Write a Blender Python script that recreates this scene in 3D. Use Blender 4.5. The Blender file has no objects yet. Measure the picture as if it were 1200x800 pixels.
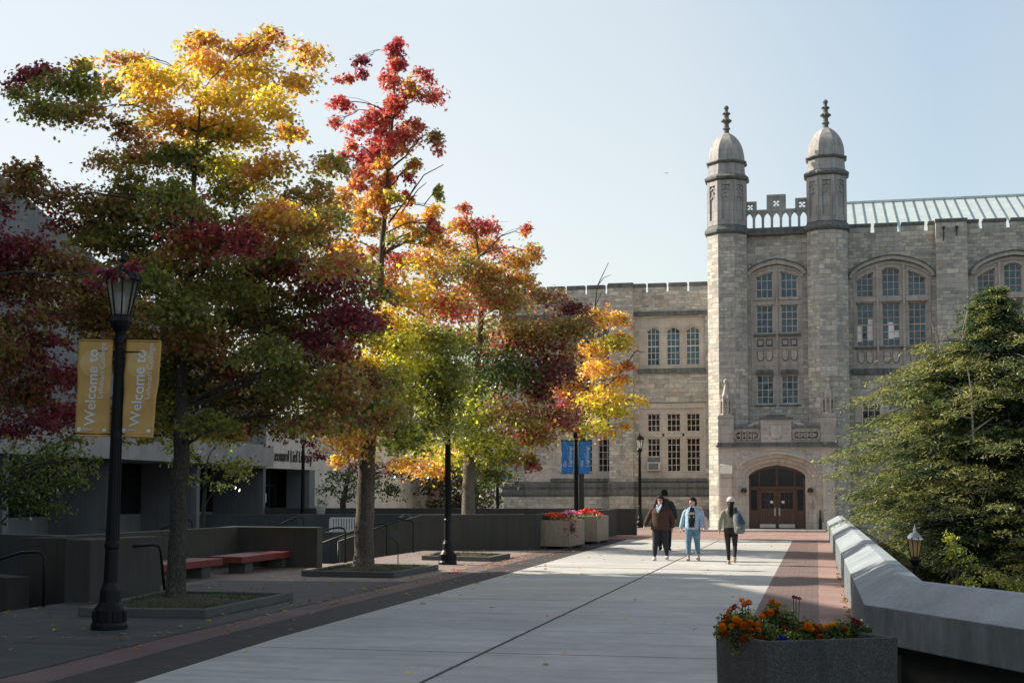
import bpy, math, random
import numpy as np
from mathutils import Vector, Matrix
R = math.radians
rnd = random.Random(7)
scene = bpy.context.scene
col = scene.collection

# ------------------------------------------------------------------ camera numbers (1200 x 800 photograph)
FPX = 1600.0; EYE = 1.78; TILT = R(3.0); YAW = math.atan(357 / 1600.0)
PY = 578 - FPX * math.tan(TILT)
_ca, _sa = math.cos(YAW), math.sin(YAW)
CR = Vector((_ca, _sa, 0)); CFh = Vector((-_sa, _ca, 0))
CF = CFh * math.cos(TILT) + Vector((0, 0, math.sin(TILT)))
CU = -CFh * math.sin(TILT) + Vector((0, 0, math.cos(TILT)))
EYEP = Vector((0, 0, EYE))
def ray(u, v): return CF + CR * ((u - 600) / FPX) + CU * ((PY - v) / FPX)
def at_z(u, v, z=0.0):
    r = ray(u, v); return EYEP + r * ((z - EYE) / r.z)
def at_y(u, v, Y):
    r = ray(u, v); return EYEP + r * (Y / r.y)
def at_x(u, v, X):
    r = ray(u, v); return EYEP + r * (X / r.x)
def at_d(u, v, D):
    return EYEP + ray(u, v) * D           # D = distance along the lens axis

# ------------------------------------------------------------------ materials
M = {}
def mat(name):
    m = bpy.data.materials.new(name); m.use_nodes = True
    nt = m.node_tree; nt.nodes.clear()
    out = nt.nodes.new('ShaderNodeOutputMaterial')
    M[name] = m
    return m, nt, out
class NT:
    def __init__(s, nt): s.nt = nt
    def n(s, t, **kw):
        nd = s.nt.nodes.new(t)
        for k, v in kw.items():
            if k.startswith('i_'):
                key = k[2:]
                key = int(key) if key.isdigit() else key.replace('_', ' ')
                nd.inputs[key].default_value = v
            else: setattr(nd, k, v)
        return nd
    def l(s, a, b): s.nt.links.new(a, b)
    def math(s, op, a, b=None, c=None):
        nd = s.nt.nodes.new('ShaderNodeMath'); nd.operation = op
        for i, x in enumerate((a, b, c)):
            if x is None: continue
            if isinstance(x, (int, float)): nd.inputs[i].default_value = x
            else: s.l(x, nd.inputs[i])
        return nd.outputs[0]
    def mix(s, f, a, b, blend='MIX'):
        nd = s.nt.nodes.new('ShaderNodeMix'); nd.data_type = 'RGBA'; nd.blend_type = blend
        for sock, x in ((nd.inputs[0], f), (nd.inputs[6], a), (nd.inputs[7], b)):
            if isinstance(x, (int, float)): sock.default_value = x
            elif isinstance(x, tuple): sock.default_value = (*x, 1) if len(x) == 3 else x
            else: s.l(x, sock)
        return nd.outputs[2]
    def ramp(s, f, stops, interp='LINEAR'):
        nd = s.nt.nodes.new('ShaderNodeValToRGB'); cr = nd.color_ramp; cr.interpolation = interp
        while len(cr.elements) < len(stops): cr.elements.new(.5)
        for e, (p, c) in zip(cr.elements, stops):
            e.position = p; e.color = (*c, 1) if len(c) == 3 else c
        s.l(f, nd.inputs[0]); return nd.outputs[0]
    def noise(s, vec, scale, detail=4, rough=.55):
        nd = s.n('ShaderNodeTexNoise', i_Scale=scale, i_Detail=detail, i_Roughness=rough)
        if vec is not None: s.l(vec, nd.inputs['Vector'])
        return nd.outputs[0]
    def mapping(s, vec, scale=(1, 1, 1), loc=(0, 0, 0), rot=(0, 0, 0)):
        nd = s.n('ShaderNodeMapping'); nd.inputs['Scale'].default_value = scale
        nd.inputs['Location'].default_value = loc; nd.inputs['Rotation'].default_value = rot
        s.l(vec, nd.inputs['Vector']); return nd.outputs[0]
    def bump(s, h, strength=.3, dist=.02):
        nd = s.n('ShaderNodeBump', i_Strength=strength, i_Distance=dist); s.l(h, nd.inputs['Height']); return nd.outputs[0]
    def bsdf(s, out, color, rough=.8, normal=None, **kw):
        p = s.n('ShaderNodeBsdfPrincipled')
        for sock, x in ((p.inputs['Base Color'], color), (p.inputs['Roughness'], rough)):
            if isinstance(x, (int, float)): sock.default_value = x
            elif isinstance(x, tuple): sock.default_value = (*x, 1)
            else: s.l(x, sock)
        for k, v in kw.items(): p.inputs[k.replace('_', ' ')].default_value = v
        if normal is not None: s.l(normal, p.inputs['Normal'])
        s.l(p.outputs[0], out.inputs[0]); return p
def coords(b, kind='Object'):
    return b.n('ShaderNodeTexCoord').outputs[kind]

def m_simple(name, c, rough=.6, var=.15, nscale=6, bump=.0, bscale=40, **kw):
    m, nt, out = mat(name); b = NT(nt); co = coords(b)
    f = b.noise(co, nscale, 5)
    lo = tuple(x * (1 - var) for x in c); hi = tuple(min(1, x * (1 + var)) for x in c)
    colr = b.ramp(f, [(.3, lo), (.7, hi)])
    nrm = b.bump(b.noise(co, bscale, 3), bump, .01) if bump else None
    b.bsdf(out, colr, rough, nrm, **kw); return m

def brick(b, vec, w, h, mortar, seed=0, off=.5):
    nd = b.n('ShaderNodeTexBrick', i_Scale=1.0, offset=off, i_Mortar_Size=mortar, i_Mortar_Smooth=.15, i_Bias=0.0, i_Brick_Width=w, i_Row_Height=h)
    nd.inputs['Color1'].default_value = (0, 0, 0, 1); nd.inputs['Color2'].default_value = (1, 1, 1, 1)
    nd.inputs['Mortar'].default_value = (.5, .5, .5, 1)
    b.l(b.mapping(vec, loc=(seed * 3.71, 0, 0)), nd.inputs['Vector'])
    return nd.outputs[0], nd.outputs[1]

def m_ashlar(name, palette, mortar_col, sets, bumpst=.6):
    m, nt, out = mat(name); b = NT(nt); uv = coords(b, 'UV')
    wob = b.n('ShaderNodeTexNoise', i_Scale=1.7, i_Detail=2.0); b.l(uv, wob.inputs['Vector'])
    vm = b.n('ShaderNodeVectorMath', operation='MULTIPLY_ADD'); b.l(wob.outputs[1], vm.inputs[0])
    vm.inputs[1].default_value = (.10, .05, 0); b.l(uv, vm.inputs[2]); uvw = vm.outputs[0]
    cA, fA = brick(b, uvw, *sets[0]); cB, fB = brick(b, uvw, *sets[1]); cM, fM = brick(b, uvw, *sets[2])
    sel = b.math('GREATER_THAN', cM, .5)
    rv = b.mix(sel, cA, cB); f = b.math('MAXIMUM', b.mix(sel, fA, fB), 0.0)
    r2 = b.math('FRACT', b.math('MULTIPLY', rv, 17.31))
    c = b.ramp(b.math('ADD', b.math('MULTIPLY', r2, .86), b.math('MULTIPLY', b.noise(uv, .35, 3), .14)), palette, 'LINEAR')
    n1 = b.noise(uv, 5.5, 6, .65); n2 = b.noise(uv, .5, 3)
    c = b.mix(.6, c, b.ramp(n1, [(.3, (.62, .62, .62)), (.7, (1.25, 1.25, 1.25))]), 'MULTIPLY')
    c = b.mix(.55, c, b.ramp(n2, [(.35, (.72, .74, .76)), (.65, (1.15, 1.12, 1.08))]), 'MULTIPLY')
    n3 = b.noise(uv, 1.3, 4, .6)
    c = b.mix(.5, c, b.ramp(n3, [(.3, (.78, .76, .72)), (.5, (1, 1, 1)), (.7, (1.14, 1.12, 1.08))]), 'MULTIPLY')
    f = b.math('MULTIPLY', f, b.ramp(b.noise(uv, 2.7, 3), [(.35, (.25, .25, .25)), (.65, (.9, .9, .9))]))
    c = b.mix(f, c, mortar_col)
    # old run-off stains below ledges: vertical streaks
    st = b.noise(b.mapping(uv, (1.6, .12, 1)), 2.0, 5, .6)
    c = b.mix(b.math('MULTIPLY', b.ramp(st, [(.55, (0, 0, 0)), (.75, (1, 1, 1))]), .45), c, (.10, .105, .10))
    h = b.math('SUBTRACT', b.math('ADD', b.math('MULTIPLY', n1, .5), b.math('MULTIPLY', r2, .45)), b.math('MULTIPLY', f, 1.0))
    b.bsdf(out, c, .92, b.bump(h, bumpst, .03)); return m

m_ashlar('ashlar', [(0, (0.318, 0.190, 0.120)), (.03, (0.402, 0.275, 0.181)), (.07, (0.508, 0.410, 0.294)), (.13, (0.326, 0.309, 0.278)), (.26, (0.466, 0.441, 0.391)), (.40, (0.583, 0.539, 0.456)), (.52, (0.381, 0.371, 0.340)), (.66, (0.533, 0.497, 0.430)), (.80, (0.649, 0.595, 0.502)), (.89, (0.355, 0.349, 0.319)), (.95, (0.495, 0.376, 0.263)), (1, (0.303, 0.225, 0.178))],
         (.22, .215, .195), [(.54, .245, .016, 0), (.36, .1633, .013, 1), (1.22, .49, .014, 2)])
def m_stone(name, c, dirt, dirtamt, joints=True, jw=(.9, .42)):
    m, nt, out = mat(name); b = NT(nt); uv = coords(b, 'UV')
    n1 = b.noise(uv, 7, 6, .65); n2 = b.noise(uv, .8, 4)
    cc = b.ramp(n2, [(.3, tuple(x * .8 for x in c)), (.7, tuple(x * 1.12 for x in c))])
    cc = b.mix(.5, cc, b.ramp(n1, [(.3, (.75, .75, .75)), (.7, (1.15, 1.15, 1.15))]), 'MULTIPLY')
    h = b.math('MULTIPLY', n1, .4)
    if joints:
        r, f = brick(b, uv, jw[0], jw[1], .006)
        cc = b.mix(.35, cc, b.ramp(r, [(0, (.78, .78, .8)), (1, (1.15, 1.1, 1.05))]), 'MULTIPLY')
        cc = b.mix(b.math('MULTIPLY', f, .85), cc, tuple(x * .35 for x in c)); h = b.math('SUBTRACT', h, f)
    st = b.noise(b.mapping(uv, (2.2, .25, 1)), 2.2, 6, .65)
    cc = b.mix(b.math('MULTIPLY', b.ramp(st, [(.45, (0, 0, 0)), (.7, (1, 1, 1))]), dirtamt), cc, dirt)
    b.bsdf(out, cc, .9, b.bump(h, .35, .02)); return m
m_stone('limestone', (.50, .455, .40), (.17, .17, .16), .4)
m_stone('pale_limestone', (.56, .51, .44), (.25, .23, .21), .25)
m_stone('weathered_limestone', (.40, .385, .36), (.10, .105, .105), .65, True, (.6, .5))
m_stone('stain_shade_limestone', (.16, .165, .155), (.045, .055, .055), .85, False)  # real stain on ledges and caps; also painted shade behind the carved shields

def m_concrete(name, c, streak=.5, dirt=(.05, .05, .05), board=0, bump=.25, rough=.9, moss=None, grime=None):
    m, nt, out = mat(name); b = NT(nt); uv = coords(b, 'UV')
    n1 = b.noise(uv, 30, 4, .7); n2 = b.noise(uv, .9, 5, .6)
    cc = b.ramp(n2, [(.3, tuple(x * .78 for x in c)), (.7, tuple(x * 1.15 for x in c))])
    cc = b.mix(.5, cc, b.ramp(n1, [(.35, (.8, .8, .8)), (.65, (1.15, 1.15, 1.15))]), 'MULTIPLY')
    st = b.noise(b.mapping(uv, (3.5, .18, 1)), 1.6, 6, .65)
    sf = b.math('MULTIPLY', b.ramp(st, [(.42, (0, 0, 0)), (.7, (1, 1, 1))]), streak)
    if grime:
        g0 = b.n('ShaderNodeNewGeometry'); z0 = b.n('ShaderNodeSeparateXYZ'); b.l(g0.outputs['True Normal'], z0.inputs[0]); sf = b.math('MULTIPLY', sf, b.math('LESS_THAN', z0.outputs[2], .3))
        bl_ = b.noise(uv, 3.2, 6, .7); cc = b.mix(b.math('MULTIPLY', b.ramp(bl_, [(.5, (0, 0, 0)), (.75, (1, 1, 1))]), .45), cc, dirt)
        sp_ = b.noise(uv, 22, 2); cc = b.mix(b.math('MULTIPLY', b.ramp(sp_, [(.66, (0, 0, 0)), (.7, (1, 1, 1))]), .5), cc, dirt)
    cc = b.mix(sf, cc, dirt)
    if moss:
        mm = b.noise(uv, 1.4, 5, .65)
        cc = b.mix(b.math('MULTIPLY', b.ramp(mm, [(.5, (0, 0, 0)), (.72, (1, 1, 1))]), .7), cc, moss)
    h = n1
    if board:
        sx = b.n('ShaderNodeSeparateXYZ'); b.l(uv, sx.inputs[0])
        fr = b.math('FRACT', b.math('MULTIPLY', sx.outputs[0], board))
        ed = b.math('LESS_THAN', fr, .06)
        h = b.math('SUBTRACT', b.math('MULTIPLY', n1, .5), ed)
        cc = b.mix(b.math('MULTIPLY', ed, .25), cc, tuple(x * .4 for x in c))
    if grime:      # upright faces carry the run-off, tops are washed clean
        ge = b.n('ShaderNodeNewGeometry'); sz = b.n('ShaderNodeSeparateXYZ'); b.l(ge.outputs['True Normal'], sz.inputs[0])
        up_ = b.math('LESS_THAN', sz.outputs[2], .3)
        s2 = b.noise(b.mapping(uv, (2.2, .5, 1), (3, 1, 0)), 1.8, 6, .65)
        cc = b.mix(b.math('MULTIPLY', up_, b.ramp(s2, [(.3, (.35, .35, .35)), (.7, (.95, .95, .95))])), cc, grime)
    b.bsdf(out, cc, rough, b.bump(h, bump, .01)); return m
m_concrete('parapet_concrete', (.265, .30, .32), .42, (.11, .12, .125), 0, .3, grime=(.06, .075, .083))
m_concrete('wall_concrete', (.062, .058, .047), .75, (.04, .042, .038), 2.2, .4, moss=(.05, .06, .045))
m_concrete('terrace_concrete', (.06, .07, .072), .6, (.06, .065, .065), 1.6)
m_concrete('hall_concrete', (.15, .165, .175), .5, (.09, .095, .1), 1.4)
m_concrete('sign_stone', (.56, .53, .48), .25, (.3, .29, .27), .8)
m_concrete('pale_concrete', (.30, .30, .29), .35, (.2, .2, .195), 1.1)
m_concrete('kerb_concrete', (.085, .085, .08), .5, (.09, .09, .085))
m_simple('tan_panel', (.42, .34, .25), .8, .15, 3)

def m_aggregate(name, c1, c2):
    m, nt, out = mat(name); b = NT(nt); uv = coords(b)
    vo = b.n('ShaderNodeTexVoronoi', i_Scale=110.0); b.l(uv, vo.inputs['Vector'])
    sx = b.n('ShaderNodeSeparateColor'); b.l(vo.outputs['Color'], sx.inputs[0])
    cc = b.ramp(sx.outputs[0], [(0, tuple(x * .7 for x in c1)), (.35, c1), (.8, c2), (1, tuple(min(1, x * 1.3) for x in c2))])
    cc = b.mix(.5, cc, b.ramp(b.noise(uv, 2, 5), [(.3, (.7, .7, .7)), (.7, (1.15, 1.15, 1.15))]), 'MULTIPLY')
    st = b.noise(b.mapping(uv, (5, 5, .5)), 1.5, 5, .6)
    cc = b.mix(b.math('MULTIPLY', b.ramp(st, [(.5, (0, 0, 0)), (.75, (1, 1, 1))]), .5), cc, tuple(x * .3 for x in c1))
    b.bsdf(out, cc, .85, b.bump(vo.outputs['Distance'], .7, .008)); return m
m_aggregate('planter_aggregate', (.05, .055, .05), (.085, .085, .075))
m_aggregate('tan_aggregate', (.27, .215, .15), (.42, .34, .25))

def m_slab():
    m, nt, out = mat('walk_concrete'); b = NT(nt); co = coords(b)
    s = b.n('ShaderNodeSeparateXYZ'); b.l(co, s.inputs[0]); X, Y = s.outputs[0], s.outputs[1]
    wob = b.math('MULTIPLY', b.math('SUBTRACT', b.noise(co, 2.5, 4), .5), .03)
    dj = b.math('ABSOLUTE', b.math('ADD', b.math('ADD', X, 3.66), wob))
    def line(period, phase, w):
        fr = b.math('FRACT', b.math('DIVIDE', b.math('ADD', b.math('ADD', Y, phase), wob), period))
        return b.math('LESS_THAN', b.math('MULTIPLY', b.math('ABSOLUTE', b.math('SUBTRACT', fr, .5)), period), w)
    j1 = b.math('MAXIMUM', b.math('LESS_THAN', dj, .026), line(7.5, -14.95 + 3.75, .017))
    j2 = line(1.25, .0 - 14.95 + .625, .011)
    n1 = b.noise(co, 45, 4, .7); n2 = b.noise(co, .55, 5, .6); n3 = b.noise(co, 3.2, 6, .7)
    # every slab bay slightly different
    idy = b.math('FLOOR', b.math('DIVIDE', b.math('SUBTRACT', Y, 14.95), 1.25)); idx = b.math('GREATER_THAN', X, -3.66)
    wn = b.n('ShaderNodeTexWhiteNoise', noise_dimensions='2D'); cb = b.n('ShaderNodeCombineXYZ'); b.l(idy, cb.inputs[0]); b.l(idx, cb.inputs[1]); b.l(cb.outputs[0], wn.inputs['Vector'])
    cc = b.ramp(n2, [(.3, (.40, .395, .37)), (.7, (.52, .51, .48))])
    cc = b.mix(.5, cc, b.ramp(wn.outputs[0], [(0, (.78, .785, .80)), (1, (1.1, 1.09, 1.06))]), 'MULTIPLY')
    cc = b.mix(.6, cc, b.ramp(n3, [(.3, (.82, .82, .82)), (.62, (1.08, 1.08, 1.08))]), 'MULTIPLY')
    st = b.noise(b.mapping(co, (.35, 1.6, 1)), 2.2, 6, .7)
    cc = b.mix(b.math('MULTIPLY', b.ramp(st, [(.5, (0, 0, 0)), (.74, (1, 1, 1))]), .5), cc, (.2, .2, .19))
    spot = b.ramp(b.noise(co, 9, 2), [(.68, (0, 0, 0)), (.72, (1, 1, 1))])
    cc = b.mix(b.math('MULTIPLY', spot, .25), cc, (.16, .155, .15))
    cc = b.mix(b.math('MULTIPLY', j2, .7), cc, (.17, .17, .165))
    cc = b.mix(j1, cc, (.045, .04, .035))
    h = b.math('SUBTRACT', b.math('MULTIPLY', n1, .35), b.math('MULTIPLY', b.math('MAXIMUM', j1, b.math('MULTIPLY', j2, .5)), 1.5))
    b.bsdf(out, cc, .85, b.bump(h, .3, .01))
m_slab()
def m_paver(name, c1, c2, w, h, mort, patch=.5, cr=True):
    m, nt, out = mat(name); b = NT(nt); co = coords(b)
    r, f = brick(b, co, w, h, mort)
    cc = b.ramp(r, [(0, c1), (1, c2)])
    n2 = b.noise(co, .8, 6, .65)
    cc = b.mix(patch, cc, b.ramp(n2, [(.3, (.65, .65, .66)), (.7, (1.25, 1.22, 1.2))]), 'MULTIPLY')
    cc = b.mix(.4, cc, b.ramp(b.noise(co, 40, 3), [(.3, (.75, .75, .75)), (.7, (1.2, 1.2, 1.2))]), 'MULTIPLY')
    cc = b.mix(b.math('MULTIPLY', f, .7), cc, tuple(x * .45 for x in c1))
    b.bsdf(out, cc, .85, b.bump(b.math('SUBTRACT', b.math('MULTIPLY', b.noise(co, 60, 3), .4), f), .35, .01))
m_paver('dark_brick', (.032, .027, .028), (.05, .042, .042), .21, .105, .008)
m_paver('right_dark_brick', (.15, .105, .095), (.2, .13, .115), .21, .105, .008)
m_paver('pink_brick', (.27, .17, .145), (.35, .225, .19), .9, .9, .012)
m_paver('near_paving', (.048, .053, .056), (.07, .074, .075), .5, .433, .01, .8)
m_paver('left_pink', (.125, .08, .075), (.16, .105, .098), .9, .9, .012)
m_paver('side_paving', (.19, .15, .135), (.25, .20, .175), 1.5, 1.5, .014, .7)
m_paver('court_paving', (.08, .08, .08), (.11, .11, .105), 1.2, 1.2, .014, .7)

m_simple('earth', (.05, .045, .03), .95, .3, 3, .4)
m_simple('soil', (.035, .026, .018), .95, .4, 8, .6)
m_simple('grass', (.07, .09, .022), .9, .5, 5, .5)
m_simple('black_metal', (.006, .0065, .007), .45, .2, 9, .05, Specular_IOR_Level=.2)
m_simple('rail_metal', (.007, .008, .009), .45, .2, 9, Specular_IOR_Level=.25)
m_simple('dark_bronze', (.02, .017, .014), .5)
m_simple('frame_cream', (.66, .58, .48), .6, .1)
m_simple('frame_tan', (.58, .43, .31), .6, .1)
m_simple('roof_copper', (.47, .535, .515), .42, .1, 2)
m_simple('seam_metal', (.13, .20, .25), .5, .1)
m_simple('bench_red', (.17, .028, .024), .55, .22, 9, .15)
m_simple('white_metal', (.62, .66, .68), .5, .08)
m_simple('appliance', (.55, .56, .54), .5, .06)
m_simple('grille', (.16, .17, .17), .6)
m_simple('trash', (.02, .022, .022), .5)
m_simple('steel', (.5, .5, .48), .35, .1, Metallic=.8)
m_simple('banner_gold', (.52, .31, .09), .75, .1, 5)
m_simple('banner_pale', (.57, .38, .15), .75, .08, 5)
m_simple('banner_blue', (.035, .20, .52), .7, .15, 6)
m_simple('banner_blue_pale', (.12, .38, .68), .7)
m_simple('lettering_white', (.62, .65, .66), .7, .03)
m_simple('lettering_black', (.015, .014, .013), .5, .05)
m_simple('paper', (.7, .7, .68), .8, .03)
m_simple('plaque', (.07, .07, .065), .5)
m_simple('dark_void', (.008, .008, .009), .9)
m_simple('rust_brick', (.23, .13, .09), .9, .3, 8, .3)

def m_wood():
    m, nt, out = mat('door_wood'); b = NT(nt); co = coords(b)
    n = b.noise(b.mapping(co, (22, 22, 1.6)), 1.0, 6, .6)
    cc = b.ramp(n, [(.3, (.06, .029, .015)), (.7, (.135, .066, .034))])
    b.bsdf(out, cc, .45, b.bump(n, .2, .005))
    m, nt, out = mat('frame_wood'); b = NT(nt); co = coords(b)
    n = b.noise(b.mapping(co, (22, 22, 1.6)), 1.0, 6, .6)
    cc = b.ramp(n, [(.3, (.05, .022, .012)), (.7, (.105, .046, .024))])
    b.bsdf(out, cc, .45, b.bump(n, .2, .005))
m_wood()
def m_glass(name, c, rough=.06, spec=.9):
    m, nt, out = mat(name); b = NT(nt); co = coords(b)
    cc = b.ramp(b.noise(co, .9, 2), [(.35, tuple(x * .55 for x in c)), (.65, tuple(x * 1.3 for x in c))])
    b.bsdf(out, cc, rough, b.bump(b.noise(co, 1.3, 2), .08, .02), IOR=1.6, Specular_IOR_Level=spec)
m_glass('window_glass', (.03, .085, .115), .05, .5)
m_glass('dark_glass', (.008, .011, .012), .08, .5)
m_simple('sky_panel', (.80, .81, .80), .7, .1)  # pale colour standing in for sky light seen through the wing
def m_lampglass(name, c, k=.55):
    m, nt, out = mat(name); b = NT(nt)
    g = b.n('ShaderNodeBsdfGlossy', i_Roughness=.1); t = b.n('ShaderNodeBsdfTransparent'); d = b.n('ShaderNodeBsdfTranslucent')
    d.inputs[0].default_value = (*c, 1)
    m1 = b.n('ShaderNodeMixShader', i_0=k); b.l(t.outputs[0], m1.inputs[1]); b.l(d.outputs[0], m1.inputs[2])
    m2 = b.n('ShaderNodeMixShader', i_0=.07); b.l(m1.outputs[0], m2.inputs[1]); b.l(g.outputs[0], m2.inputs[2])
    b.l(m2.outputs[0], out.inputs[0])
m_lampglass('lamp_glass', (.55, .55, .5)); m_lampglass('amber_glass', (.95, .75, .45), .85)

def m_bark(name, c, c2):
    m, nt, out = mat(name); b = NT(nt); co = coords(b)
    n = b.noise(b.mapping(co, (16, 16, 2.4)), 1.0, 6, .7)
    w = b.n('ShaderNodeTexVoronoi', i_Scale=1.0, feature='DISTANCE_TO_EDGE'); b.l(b.mapping(co, (38, 38, 9)), w.inputs['Vector'])
    cr = b.ramp(w.outputs[0], [(0, (.35, .35, .35)), (.14, (1, 1, 1))])
    cc = b.mix(cr, tuple(x * .35 for x in c), b.ramp(n, [(.3, c), (.7, c2)]))
    b.bsdf(out, cc, .95, b.bump(b.math('ADD', cr, n), .9, .03))
m_bark('bark', (.05, .046, .036), (.115, .10, .08))
m_bark('bark_rough', (.09, .075, .056), (.19, .155, .12))
m_bark('bark_pale', (.15, .135, .11), (.26, .23, .19))
m_simple('twig', (.07, .058, .045), .9)
m_simple('twig_grey', (.22, .20, .17), .9)

def m_leaf(name, trans=.45, rough=.55, gl=.35):
    m, nt, out = mat(name); b = NT(nt)
    at = b.n('ShaderNodeAttribute', attribute_name='tint')
    d = b.n('ShaderNodeBsdfDiffuse'); t = b.n('ShaderNodeBsdfTranslucent'); g = b.n('ShaderNodeBsdfGlossy', i_Roughness=rough)
    g.inputs[0].default_value = (.9, .9, .9, 1)
    b.l(at.outputs[0], d.inputs[0])
    hs = b.n('ShaderNodeHueSaturation', i_Saturation=1.1, i_Value=1.85); b.l(at.outputs[0], hs.inputs['Color']); b.l(hs.outputs[0], t.inputs[0])
    m1 = b.n('ShaderNodeMixShader', i_0=trans); b.l(d.outputs[0], m1.inputs[1]); b.l(t.outputs[0], m1.inputs[2])
    fr = b.n('ShaderNodeFresnel', i_IOR=1.35)
    m2 = b.n('ShaderNodeMixShader'); b.l(b.math('MULTIPLY', fr.outputs[0], gl), m2.inputs[0]); b.l(m1.outputs[0], m2.inputs[1]); b.l(g.outputs[0], m2.inputs[2])
    b.l(m2.outputs[0], out.inputs[0])
m_leaf('leaf', .54); m_leaf('needle', .3, .6, .06)
m_leaf('petal', .3, .7, 0.0)

# ------------------------------------------------------------------ objects
def tag(o, label=None, cat=None, group=None, kind=None):
    if label: o['label'] = label
    if cat: o['category'] = cat
    if group: o['group'] = group
    if kind: o['kind'] = kind
    return o
def thing(name, label, cat, loc=(0, 0, 0), rz=0.0, group=None):
    o = bpy.data.objects.new(name, None); o.empty_display_size = .2; col.objects.link(o)
    o.location = loc; o.rotation_euler = (0, 0, rz)
    return tag(o, label, cat, group)
def children(o): return [c for c in bpy.data.objects if c.parent == o]
def copy_tree(o, parent=None):
    c = o.copy(); col.objects.link(c)
    if parent is not None: c.parent = parent
    for ch in children(o): copy_tree(ch, c)
    return c

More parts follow.
